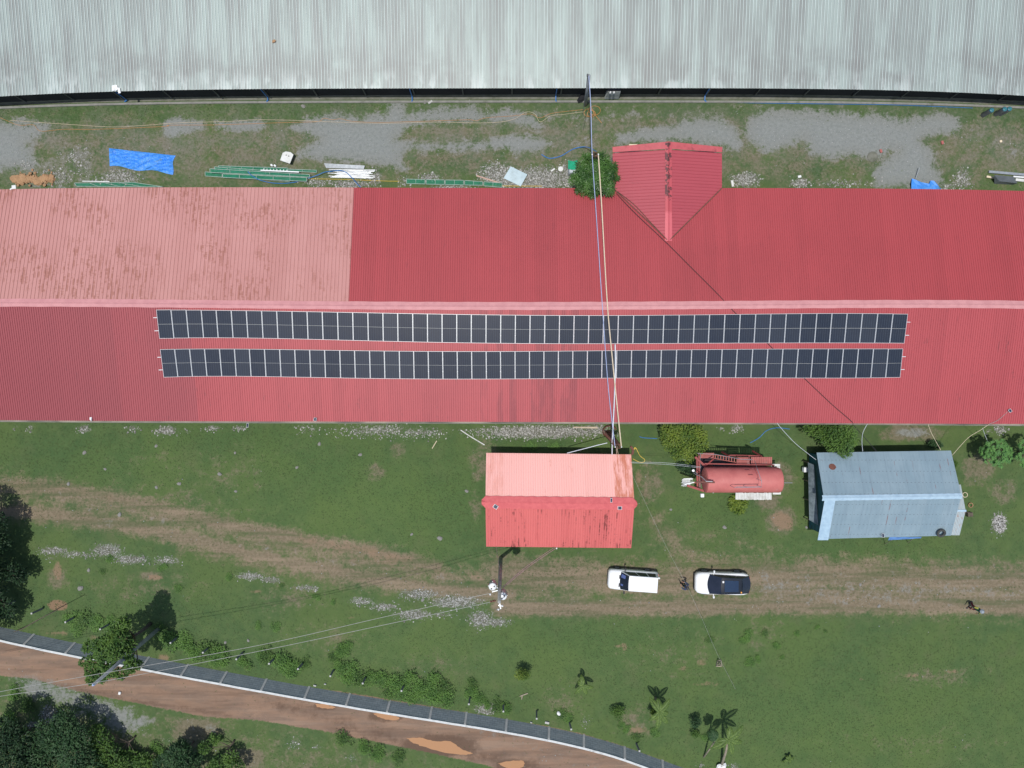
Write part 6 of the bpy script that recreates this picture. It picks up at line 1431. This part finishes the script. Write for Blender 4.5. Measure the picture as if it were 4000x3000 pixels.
mb = MB(); mb.box((P(2923, 1839, zt - .1).x, P(0, 1839, zt - .1).y, zt - .12), (.35, .04, .05)); mb.box((P(2933, 1855, zt).x, P(0, 1855, zt).y, zt - .01), (.35, .04, .04)); mb.build('hatch_handle', MAT['red_paint'], tk)
mb = MB(); mb.lathe(P(2708, 1838, 5.4), [(0, -.15), (.03, -.15), (.05, -.04), (.1, 0), (.1, .04), (0, .06)], 14); mb.build('floodlight', MAT['white'], tk)
mb = MB(); mb.tube([P(2708, 1838, 5.25), P(2724, 1850, 4.2)], .02, 5); mb.bar(P(2674, 1892, 4.5), P(2712, 1884, 4.5), .07, .05); mb.build('lamp_bracket', MAT['alu'], tk)
planks(2873, 1925, 3014, 1952, 2.1, 24, MAT['white_dirty'], 'awning_sheet', False, jit=.02)
planks(3013, 1812, 3047, 1830, 1.6, 2, MAT['white_dirty'], 'side_shelf')
planks(3018, 1922, 3050, 1932, 1.6, 1, MAT['white_dirty'], 'side_shelf')
mb = MB(); c = P(2743, 1935, 3.2); mb.bevbox(c, (.28, .3, .22), .03); mb.build('switch_box', MAT['white'], tk)
mb = MB(); c = P(2786, 1923, 3.6); mb.lathe(c, [(0, -.1), (.05, -.1), (.07, 0), (.03, .05), (0, .05)], 10); mb.build('valve', MAT['white'], tk)
mb = MB()
for i in range(14):
    a = P(2660 + rdt.uniform(0, 10), 1870 + i * 2.3, .15 + i * .02); mb.bar(a, P(2700 + rdt.uniform(-6, 8), 1868 + i * 2.2, .2), .03, .02)
tag(mb.build('metal_scrap', MAT['alu'], origin=P(2680, 1885)), 'bright metal scrap strips heaped left of the red tank stand', 'scrap metal')
mb = MB(); mb.bevbox(P(2682, 1790, .25), (.6, .35, .5), .05, rz=.2); tag(mb.build('white_container', MAT['white_dirty'], origin=P(2682, 1790)), 'whitish container below the yellow green tree', 'container')

# ------------------------------------------------------------------ yard objects
# blue tarpaulin
C = [P(424, 578, .1), P(685, 607, .1), P(669, 677, .1), P(427, 648, .1)]
nU, nV = 60, 18; mb = MB(); vs = []
for j in range(nV + 1):
    for i in range(nU + 1):
        u, v_ = i / nU, j / nV; p = C[0].lerp(C[1], u).lerp(C[3].lerp(C[2], u), v_)
        z = .10 + .05 * math.sin(u * 23 + 3 * v_) * math.sin(v_ * 9 + u * 7) + .04 * math.sin(u * 61 + v_ * 31) + .035 * math.sin(v_ * 47 + 9 * math.sin(u * 11))
        e = min(v_, 1 - v_, u * 3, (1 - u) * 3) * 8; z = .03 + z * min(1, e) + random.uniform(0, .02)
        oy = .10 * math.sin(u * 11) * v_ ** 4 - .16 * math.exp(-((u - .15) / .07) ** 2) * 0; ox = .12 * math.sin(v_ * 5) * u ** 8 * -1
        vs.append(p + Vector((ox, oy, 0)) * 1.0 + Vector((0, 0, z - .1)))
fs = [(j * (nU + 1) + i, j * (nU + 1) + i + 1, (j + 1) * (nU + 1) + i + 1, (j + 1) * (nU + 1) + i) for j in range(nV) for i in range(nU)]
mb.add(vs, [f[::-1] for f in fs])
t = NT('blue_tarp'); c0 = t.mix(t.step(t.noise(2.5, 7, .65), .35, .7), (.045, .26, .80), (.09, .33, .80)); c0 = t.mix(t.m('MULTIPLY', t.step(t.noise(1.3, 9, .75, t.co((.7, 2.2, 1))), .58, .66), .75), c0, (.16, .30, .38)); c0 = t.mix(t.m('MULTIPLY', t.step(t.noise(2, 6, .7, t.co((1, 2.5, 1))), .6, .68), .5), c0, (.35, .47, .62))
MAT['tarp'] = t.done(c0, .5); tag(mb.build('tarpaulin', MAT['tarp'], origin=P(550, 625), smooth=False), 'crumpled bright blue tarpaulin spread on the north yard', 'tarp')
def sheet(name, label, cat, pts, mat, z=.05, th=.03, sag=0):
    m = MB(); top = [P(x, y, z + th) for x, y in pts]; bot = [P(x, y, z) for x, y in pts]; n = len(pts)
    m.add(top + bot, [tuple(range(n))[::-1], tuple(range(n, 2 * n))] + [(i, (i + 1) % n, n + (i + 1) % n, n + i) for i in range(n)])
    return tag(m.build(name, mat, origin=P(*pts[0])), label, cat)
# folded blue tarp by the right roof edge
m = MB(); rr = []
base_ = [(3562, 697), (3580, 703), (3600, 712), (3630, 718), (3635, 705), (3648, 706), (3662, 720), (3672, 735)]
for i, (x, y) in enumerate(base_): rr.append([P(x, y, .1 + .1 * (i % 2)), P(x - 2 + i, (y + 738) / 2, .3 - .1 * (i % 2)), P(3560 + 16 * i, 740, .1)])
m.loft(rr, closed=False); tag(m.build('tarpaulin', MAT['tarp'], origin=P(3600, 730)), 'small folded blue tarpaulin at the right part of the red roof edge', 'tarp')
m = MB(); m.tube([P(3576, 698, .1), P(3592, 654, .3)], .03, 6); tag(m.build('rod', MAT['steel'], origin=P(3580, 690)), 'thin grey rod sticking out of the folded blue tarpaulin', 'rod')
m = MB(); pts_ = [(1117, 592), (1135, 595), (1146, 604), (1132, 639), (1095, 626), (1105, 597)]
top = [P(x, y, .55) for x, y in pts_]; mid = [P(x + (x - 1121) * .06, y + (y - 612) * .06, .45) for x, y in pts_]; bot = [P(x, y, .0) for x, y in pts_]
m.loft([bot, mid, top], caps=True); o = tag(m.build('plastic_tank', MAT['white_dirty'], origin=P(1121, 612)), 'off white plastic container standing in the yard near the green frames', 'container')
m = MB()
for x, y in ((1118, 606), (1128, 610)): m.lathe(P(x, y, .552), [(.045, 0), (.045, .015), (0, .015)], 10)
m.build('cap', MAT['blacktrim'], o)
for i, (x, y, a) in enumerate(((1062, 646, .6), (1075, 648, .6))):
    m = MB(); m.bevbox(P(x, y, .12), (.22, .16, .22), .03, rz=-a); tag(m.build('white_jug', MAT['white'], origin=P(x, y)), ('left', 'right')[i] + ' of two small white blocks above the green frames', 'block')
# green mesh frames
t = NT('green_net'); xx = t.n('ShaderNodeBsdfTransparent'); g_ = t.done(t.mix(t.step(t.noise(1.5, 5, .6), .35, .7), (.012, .20, .11), (.02, .27, .15)), .8)
ms = t.n('ShaderNodeMixShader'); ms.inputs[0].default_value = .62; out = [n for n in t.t.nodes if n.type == 'OUTPUT_MATERIAL'][0]; t.l(xx.outputs[0], ms.inputs[1]); t.l(t.b.outputs[0], ms.inputs[2]); t.l(ms.outputs[0], out.inputs[0]); MAT['net'] = t.mat
MAT['greenframe'] = mottled('frame_paint', (.20, .30, .25), (.34, .40, .36), 4, .6)
def netpanel(label, pts, z, divs, group='green net frames lying in the yard'):
    r = thing('net_frame', label, 'net frame', P(pts[0][0], pts[0][1], z), group); Q = [P(x, y, z) for x, y in pts]; m = MB()
    for i in range(4): m.bar(Q[i], Q[(i + 1) % 4], .045)
    for i in range(1, divs): m.bar(Q[0].lerp(Q[1], i / divs), Q[3].lerp(Q[2], i / divs), .035)
    m.build('frame', MAT['greenframe'], r); m = MB(); m.quad(*[q - Vector((0, 0, .012)) for q in Q]); m.build('net', MAT['net'], r)
f = lambda x, y: (780 + x / 3.072, 620 + y / 3.072)
netpanel('lowest green net frame with its left end free of the pile', [f(65, 158), f(1085, 238), f(1083, 275), f(68, 208)], .06, 5)
netpanel('green net frame at the top edge of the pile', [f(225, 85), f(1060, 112), f(1058, 150), f(222, 128)], .12, 6)
netpanel('green net frame second from the top of the pile', [f(178, 98), f(1100, 165), f(1098, 205), f(176, 145)], .2, 6)
netpanel('long bright green net frame lying on top of the pile', [f(122, 120), f(1318, 190), f(1322, 222), f(126, 165)], .34, 5)
netpanel('green net frame at the lower right of the pile', [f(275, 182), f(1288, 228), f(1285, 272), f(278, 225)], .27, 5)
netpanel('narrow dark green net frame at the right end of the pile', [f(1060, 125), f(1405, 138), f(1405, 165), f(1060, 150)], .1, 2)
f2 = lambda x, y: (1560 + x / 5.027, 680 + y / 5.027)
for i, (a, b, c, d) in enumerate((((140, 98), (505, 108), (505, 195), (140, 186)), ((525, 108), (885, 116), (885, 205), (525, 198)), ((900, 116), (1262, 122), (1262, 212), (900, 208)), ((1282, 125), (1637, 150), (1635, 222), (1282, 214)), ((1660, 150), (2020, 178), (2012, 262), (1655, 232)))):
    netpanel(('leftmost', 'second', 'middle', 'fourth', 'rightmost')[i] + ' thin green net frame in the line along the red roof edge', [f2(*a), f2(*b), f2(*c), f2(*d)], .06 + .01 * i, 2)
netpanel('green net frame half hidden at the faded pink roof edge', [(290, 715), (520, 712), (640, 730), (300, 728)], .06, 4)
m = MB(); m.bar(P(322, 708, .1), P(428, 710, .1), .06); tag(m.build('white_rail', MAT['white'], origin=P(322, 708)), 'white rail lying above the half hidden green frame', 'rail')
# aluminium rails pile
rp = random.Random(9); G2 = 'bright aluminium strips piled beside the green frames'
m = MB(); a, b, c, d = P(1266, 639, .12), P(1425, 648, .12), P(1421, 660, .12), P(1274, 656, .12)
for i in range(7): m.bar(a.lerp(d, i / 6.5), b.lerp(c, i / 6.5), .045, .03)
tag(m.build('strip_bundle', MAT['steel'], origin=a), 'grey bundle of narrow strips at the top of the bright strip pile', 'strips')
proto = None
for i in range(34):
    ln_ = rp.uniform(2.0, 3.4); x = 1375 + rp.gauss(0, 14); y = 662 + i * 1.05 + rp.uniform(-2, 2); z = .06 + .04 * rp.random() + .10 * math.sin(math.pi * i / 33)
    if i > 30: y = 690 + rp.uniform(-3, 5); x = 1400
    if proto is None:
        m = MB(); m.box((0, 0, 0), (1, .05, .035)); m.box((0, .018, .024), (1, .012, .012)); m.box((0, -.018, .024), (1, .012, .012)); proto = m.build('metal_strip', MAT['alu']); o = proto
        tag(o, 'shiny white metal strip in the bright pile on the yard', 'metal strip', G2)
    else: o = dup(proto)
    o.location = P(x, y, z); o.scale = (ln_, 1, 1); o.rotation_euler = (0, rp.uniform(-.01, .01), rp.gauss(-.04, .05))
m = MB(); m.bar(P(1018, 665, .42), P(1168, 672, .42), .10, .04)
for i in range(8): m.box(P(1030 + i * 13, 661 + i * .6, .42), (.05, .12, .03))
tag(m.build('metal_strip', MAT['alu'], origin=P(1018, 665)), 'single bright strip lying on top of the green net frames', 'metal strip')
wire('hose', 'blue hose sagging across the green net frames', [(968, 670, .45), (985, 687, .42), (1015, 703, .3), (1060, 714, .1), (1110, 716, .06), (1150, 712, .06), (1172, 706, .1)], .03, 'blue_plastic', 'hose')
wire('hose', 'blue hose from the green frames over the bright strips to the red roof edge', [(1203, 697, .3), (1240, 684, .3), (1275, 671, .3), (1340, 668, .3), (1375, 695, .3), (1395, 718, .2), (1409, 732, .1)], .03, 'blue_plastic', 'hose')
sheet('pale_board', 'large pale blue rectangular board lying by the red roof edge', 'board', [(1995, 650), (2060, 681), (2034, 728), (1967, 696)], mottled('pale_board_paint', (.50, .62, .66), (.42, .54, .58), 1.2, .5, grime=(.35, .42, .42)), .12, .04)
sheet('plank', 'pinkish plank lying diagonally on the pale rubble', 'plank', [(1859, 688), (1864, 684), (1952, 712), (1946, 716)], mottled('pink_plank', (.55, .38, .30), (.45, .3, .24), 3, .8))
sheet('plank', 'pale plank at the end of the rubble south of the red roof', 'plank', [(2240, 1667), (2334, 1667), (2334, 1674), (2240, 1672)], mottled('pale_plank', (.55, .45, .33), (.45, .37, .28), 3, .8))
wire('white_rod', 'white striped rod lying in the grass north west of the small house', [(1800, 1680, .05), (1830, 1700, .05), (1893, 1738, .05)], .05, 'white_dirty', 'rod', k=3)
wire('stick', 'short pale stick in the grass left of the white rod', [(1688, 1752, .05), (1706, 1722, .05)], .035, 'cream_rope', 'stick')
m = MB(); m.lathe(P(2190, 661, .05), [(0, 0), (.21, 0), (.22, .08), (.19, .1), (0, .1)], 22); tag(m.build('white_drum_lid', MAT['white_dirty'], origin=P(2190, 661)), 'round whitish lid lying on the rubble left of the green cloth', 'lid')
m = MB(); m.bevbox(P(2236, 661, .45), (.75, 1.0, .85), .08); bx_ = tag(m.build('water_box', MAT['steel'], origin=P(2236, 661)), 'grey ribbed bin half hidden under the round tree', 'bin')
m = MB(); rr = []
for i in range(7):
    rr.append([P(2219 + i * 6, 660 - abs(i - 3) * 1.5 - 30 + 34 * j / 6, .93 + .04 * math.sin(i * 1.7 + j)) for j in range(7)])
m.loft(rr, closed=False); tag(m.build('green_cloth', mottled('bright_green_cloth', (.01, .36, .19), (.015, .28, .15), 3, .8), origin=P(2236, 640)), 'bright green cloth draped over the grey bin', 'cloth')
m = MB()
for i in range(14): m.blob(P(60 + i * 11, 700 + rp.gauss(0, 5), -.05), rp.uniform(.4, .55), (1, .8, .5), .1)
for i in range(90): m.blob(P(rp.uniform(48, 208), 700 + rp.gauss(0, 12), rp.random() * .16), rp.uniform(.05, .14), (1, 1, .6), .3)
tag(m.build('soil_heap', MAT['soilpile'], origin=P(188, 700)), 'ochre soil heap beside the faded pink roof edge', 'soil heap')
m = MB()
for i in range(170): a = rp.uniform(0, 6.28); q = math.sqrt(rp.random()); m.blob(P(3905 + 26 * q * math.cos(a), 2046 + 34 * q * math.sin(a), .22 * (1 - q)), rp.uniform(.04, .09), (1, 1, .7), .3, tone=rp.random())
tag(m.build('gravel_heap', MAT['stone'], origin=P(3905, 2046), tones=True), 'small pale gravel heap right of the metal shed', 'gravel heap')
# gas cylinders
g0 = None
for x, y, l_ in ((3876, 429, 'leftmost of the three steel cylinders by the grey building'), (3927, 425, 'middle steel cylinder touching its right neighbour'), (3946, 424, 'rightmost of the three steel cylinders by the grey building')):
    t_ = P(x, y, 1.15); r = thing('steel_cylinder', l_, 'cylinder', (t_.x, t_.y, 0), 'steel cylinders by the grey building drain')
    m = MB(); m.lathe((t_.x, t_.y, 0), [(0, 0), (.19, 0), (.2, .03), (.2, 1.0), (.18, 1.05), (0, 1.06)], 22); m.build('barrel', MAT['dark_steel'] if False else mottled('grey_drum', (.16, .165, .175), (.12, .125, .13), 3, .6), r)
    m = MB(); m.lathe((t_.x, t_.y, 1.06), [(.19, 0), (.2, .03), (.17, .08), (.1, .11), (.05, .09), (0, .1)], 22); m.build('cap', mottled('teal_cap', (.05, .22, .26), (.04, .15, .18), 5, .3), r, smooth=True)
# cooling unit below the north eave
un = thing('cooling_unit', 'ribbed grey unit standing under the grey roof eave right of the pole', 'cooling unit', P(2390, 380, 0))
m = MB()
for i in range(6): m.bevbox((P(2390, 372, 0).x - .03, P(0, 377, 0).y, .14 + i * .26), (1.2 - .02 * i, .55, .2), .04)
m.build('ribbed_case', mottled('unit_case', (.38, .41, .39), (.28, .30, .28), 3, .6), un)
m = MB(); m.bevbox((P(2390, 372, 0).x - .03, P(0, 377, 0).y, .8), (1.1, .48, 1.6), .02); m.build('core', MAT['dark_steel'], un)
m = MB()
for x in (2384, 2398): m.lathe(P(x, 362, 1.7), [(0, -.1), (.08, -.1), (.09, .05), (.05, .15), (0, .16)], 12)
m.build('valve_dome', MAT['white'], un)
m = MB(); rr = [[(P(2290 - 26 + i * 6, 376, .2).x, P(0, 374 + 3 * math.sin(i * .6), 0).y, .3), (P(2290 - 26 + i * 6, 376, .2).x, P(0, 386, 0).y - .1 * math.sin(i * .6), .12)] for i in range(6)]
m = MB(); m.blob(P(2274, 382, .25), .55, (1, .5, .5), .1, seed=8); tag(m.build('black_sack', MAT['black_net'], origin=P(2274, 382)), 'dark sack lying at the foot of the north pole', 'sack')
# duct, pipes at the right edge
m = MB(); a = [P(3884, 683, .75), P(3958, 690, .75), P(3975, 716, .45), P(3904, 708, .45)]; b = [P(3884, 716, .0), P(3950, 722, .0)]
m.add([p for p in a] + [P(3886, 690, .05), P(3884, 718, .0), P(3956, 722, 0), P(3960, 700, 0)], [(0, 1, 2, 3), (0, 3, 5, 4), (3, 2, 6, 5), (1, 0, 4, 7), (2, 1, 7, 6)])
tag(m.build('metal_hopper', MAT['dark_steel'] if False else mottled('grey_plate', (.13, .15, .165), (.1, .115, .13), 2, .6), origin=P(3920, 700)), 'dark grey folded metal plate leaning by the right roof edge', 'metal plate')
for pts_, lb, mt, w_ in (((3862, 671, 4060, 688), 'long grey square channel lying at the right edge', 'steel', .2), ((3853, 690, 3884, 695), 'short pale wooden beam end behind the dark plate', 'cream_rope', .16), ((3957, 690, 4060, 698), 'white beam right of the dark plate', 'white', .12), ((3966, 702, 4060, 712), 'scratched white board below the white beam at the right edge', 'white_dirty', .22)):
    m = MB(); m.bar(P(pts_[0], pts_[1], .12), P(pts_[2], pts_[3], .12), w_, .12); tag(m.build('beam', MAT[mt], origin=P(pts_[0], pts_[1])), lb, 'beam')
for (x, y), sz, a, lb, mt in (((3441, 590), (.18, .30), .3, 'small brown brick left of the right yard gravel', 'red_plank'), ((3681, 557), (.2, .3), .2, 'small brown brick on the bare soil at the right yard', 'red_plank'), ((3123, 690), (.28, .2), .2, 'small white box in the grass near the right red roof edge', 'white'), ((3909, 552), (.2, .2), .1, 'small cream block in the grass at the far right', 'cream_rope'), ((1681, 399), (.40, .18), .6, 'pale concrete chunk beside the grey building drain', 'conc_light'), ((2473, 566), (.7, .12), 0, 'pale board behind the red wing roof edge', 'cream_rope'), ((2861, 717), (.2, .55), .15, 'short white board standing in the rubble right of the wing', 'white_dirty'), ((2160, 664), (.4, .14), .6, 'small grey slat on the rubble left of the round lid', 'white_dirty')):
    m = MB(); m.bevbox(P(x, y, .07), (sz[0], sz[1], .12), .02, rz=a); tag(m.build('block', MAT[mt], origin=P(x, y)), lb, 'block')
# round dark stump in the yard
m = MB(); m.lathe(P(3408, 613, 0), [(.42, 0), (.45, .05), (.3, .12), (.15, .08), (0, .1)], 18); tag(m.build('well_cover', MAT['conc_dark'], origin=P(3408, 613)), 'round brown disc in the ground beside the right yard gravel', 'cover')
# small solar lamps on the roofs
def lamp_panel(label, p, nrm_rz, tilt, sz=(.45, .62)):
    r = thing('small_solar_panel', label, 'solar lamp', p); Mx = Matrix.Translation(p + Vector((0, 0, .16))) @ Matrix.Rotation(nrm_rz, 4, 'Z') @ Matrix.Rotation(tilt, 4, 'X')
    m = MB(); m.box(None, (sz[0], sz[1], .03), M=Mx); m.build('frame', MAT['white'], r)
    m = MB(); m.box(None, (sz[0] * .84, sz[1] * .88, .034), M=Mx); m.build('cell', MAT['cells2'], r)
    m = MB(); m.bar(p, p + Vector((0, 0, .15)), .05); m.build('bracket', MAT['steel'], r)
MAT['cells2'] = mottled('small_cells', (.02, .03, .06), (.03, .045, .08), 6, .2)
def z_h(X, Y):
    yr = P(2180, 1965, hzr).y; yn = P(2180, 1772, hze).y; ys = P(2180, 2138, hze).y
    return hzr + .03 - (hzr - hze) * ((Y - yr) / (yn - yr) if Y > yr else (Y - yr) / (ys - yr))
lamp_panel('small tilted solar lamp on the left end of the small house ridge', onsurf(1936, 1978, z_h), -.6, .1, (.36, .30))
lamp_panel('narrow solar lamp on the north slope of the small house', onsurf(2387, 1953, z_h), 0, .1, (.15, .34))
lamp_panel('square solar lamp on the right end of the small house roof', onsurf(2420, 1983, z_h), 0, -.1, (.33, .26))
lamp_panel('small solar lamp on the south edge of the red roof', onsurf(1233, 1638, z_main), -.1, -.1, (.22, .26))
lamp_panel('small solar lamp below the gutter at the left part of the red roof', P(970, 1661, 3.4), 0, -.2, (.16, .34))
lamp_panel('small solar lamp at the cable on the far right of the red roof', onsurf(3940, 1604, z_main), .6, -.1, (.22, .26))
lamp_panel('small framed solar lamp on the south edge of the metal shed roof', onsurf(3445, 2090, z_shedS), 0, -.2, (.2, .3))
m = MB(); p = onsurf(358, 1630, z_main); m.bar(p, p + Vector((.03, -.3, .1)), .06, .1); m.box(p + Vector((-.08, -.1, .02)), (.12, .2, .03)); tag(m.build('pale_bracket', MAT['white'], origin=p), 'small white bracket on the red roof edge at the far left', 'bracket')
m = MB(); p = onsurf(50, 736, z_main); m.box(p + Vector((.15, .08, .1)), (.32, .3, .02), rz=.1); m.bar(p + Vector((-.2, -.1, .03)), p + Vector((.1, .05, .08)), .1, .03); tag(m.build('roof_scrap', MAT['white_dirty'], origin=p), 'small white scrap on the faded pink roof corner', 'scrap')
m = MB(); p = P(2174, 2141, 2.7); m.box(p, (.08, .12, .12)); tag(m.build('cable_anchor', MAT['white'], origin=p), 'white cable anchor on the small house eave', 'bracket')
# shed surroundings
m = MB(); m.bevbox(P(3144, 1834, .5), (.32, .42, .45), .04); tag(m.build('white_tub', MAT['white'], origin=P(3144, 1834)), 'white box left of the metal shed', 'box')
m = MB(); m.box(P(3786, 2009, .2), (.42, .34, .35), rz=.1); m.bar(P(3772, 2000, .3), P(3790, 2002, .5), .05); tag(m.build('wooden_crate', MAT['bark'], origin=P(3786, 2009)), 'small brown crate at the right side of the shed', 'crate')
def ring(name, label, x, y, r, rr_, mat, cat, z=.05):
    m = MB(); c = P(x, y, z); rings = []
    for k in range(21):
        a = 6.283 * k / 20; rings.append([c + Vector(((r + rr_ * math.cos(q)) * math.cos(a), (r + rr_ * math.cos(q)) * math.sin(a), rr_ * math.sin(q))) for q in [6.283 * j / 6 for j in range(6)]])
    m.loft(rings); tag(m.build(name, MAT[mat], origin=c), label, cat)
ring('hoop', 'pale yellow hoop leaning at the shed annex', 3770, 1933, .2, .025, 'cream_rope', 'hoop', .5); ring('hoop', 'orange brown ring lying right of the shed annex', 3792, 1973, .18, .035, 'soilpile', 'ring', .1)
m = MB()
for a_, b_ in (((2745, 2590), (2760, 2580)),): pass
q = [P(2796, 2602, 0), P(2818, 2602, 0), P(2816, 2578, 0), P(2801, 2580, 0)]
for i in range(4): m.bar(q[i] + Vector((0, 0, .05)), q[(i + 1) % 4] + Vector((0, 0, .05)), .05); m.bar(q[i] + Vector((0, 0, .05)), P(2810, 2592, .9), .04)
for i in range(3): m.bar(q[0].lerp(q[3], i / 3 + .1) + Vector((0, 0, .08)), q[1].lerp(q[2], i / 3 + .1) + Vector((0, 0, .08)), .04)
tag(m.build('wooden_stand', MAT['palebark'], origin=q[0]), 'small pale wooden stand in the grass below the cars', 'stand')
m = MB(); m.tube([P(2030, 2720, .05), P(2062, 2708, .05)], .06, 5); m.tube([P(2038, 2732, .05), P(2040, 2715, .05)], .05, 5); tag(m.build('log', MAT['palebark'], origin=P(2040, 2715)), 'short pale logs on bare soil near the wall', 'log')
m = MB(); rr = []
for i in range(4): m.bar(P(352 + i * 16 + (0 if i != 2 else -3), 2879 - i * 3, .3), P(362 + i * 14, 2910 - i * 4, .3), .04)
m.bar(P(345, 2884, .34), P(408, 2870, .34), .05); m.bar(P(375, 2876, .36), P(390, 2912, .36), .18, .05)
tag(m.build('bamboo_rack', MAT['cream_rope'], origin=P(370, 2890)), 'broken bamboo rack below the dirt road', 'rack')
m = MB(); m.tube([P(655, 3010, .5), P(680, 2975, 2.2)], [.12, .05], 6); tag(m.build('dead_stub', MAT['palebark'], origin=P(655, 3010)), 'pale broken stick at the bottom edge between two dark trees', 'stick')
m = MB(); m.blob(P(2822, 2998, .2), .5, (1, .5, .4), .2, seed=4); m.blob(P(2808, 2996, .3), .3, (1, .6, .5), .2, seed=6); tag(m.build('white_sack', MAT['white'], origin=P(2820, 2996)), 'white sack at the foot of the bottom palm', 'sack')
m = MB(); m.blob(P(2182, 2787, .15), .2, (.8, 1, .6), .2, seed=4); tag(m.build('white_sack', MAT['white'], origin=P(2182, 2787)), 'small white bag in the grass near the block wall', 'bag')
m = MB()
for x, y, s_ in ((2137, 2823, .3), (2075, 2822, .15), (1230, 2678, .2), (1270, 2812 - 140, .14)): m.bevbox(P(x, y, .1), (s_ * 1.2, s_ * .6, .14), .02, rz=-.2)
tag(m.build('wall_rubble', MAT['conc_light'], origin=P(2137, 2823)), 'pale mortar lumps left along the inner foot of the block wall', 'rubble', kind='stuff')
m = MB(); m.blob(P(467, 2708, .08), .16, (1, .8, .5), .2, seed=14); tag(m.build('litter', MAT['white'], origin=P(467, 2708)), 'white litter on the dirt road under the slim pole', 'litter')
# fallen branch at the left of the wall and tree trunk shadow casters
m = MB(); m.tube([P(55, 2468, .3), P(90, 2455, 1.0), P(150, 2420, 2.2), P(225, 2382, 3.0)], [.03, .04, .04, .02], 5); m.tube([P(90, 2455, 1.0), P(80, 2470, 1.2)], [.02, .01], 4); tag(m.build('bare_branch', MAT['bark'], origin=P(60, 2468)), 'thin bare leaning branch near the left end of the block wall', 'branch')
print('objects', len(bpy.data.objects), 'polys', sum(len(m_.polygons) for m_ in bpy.data.meshes))
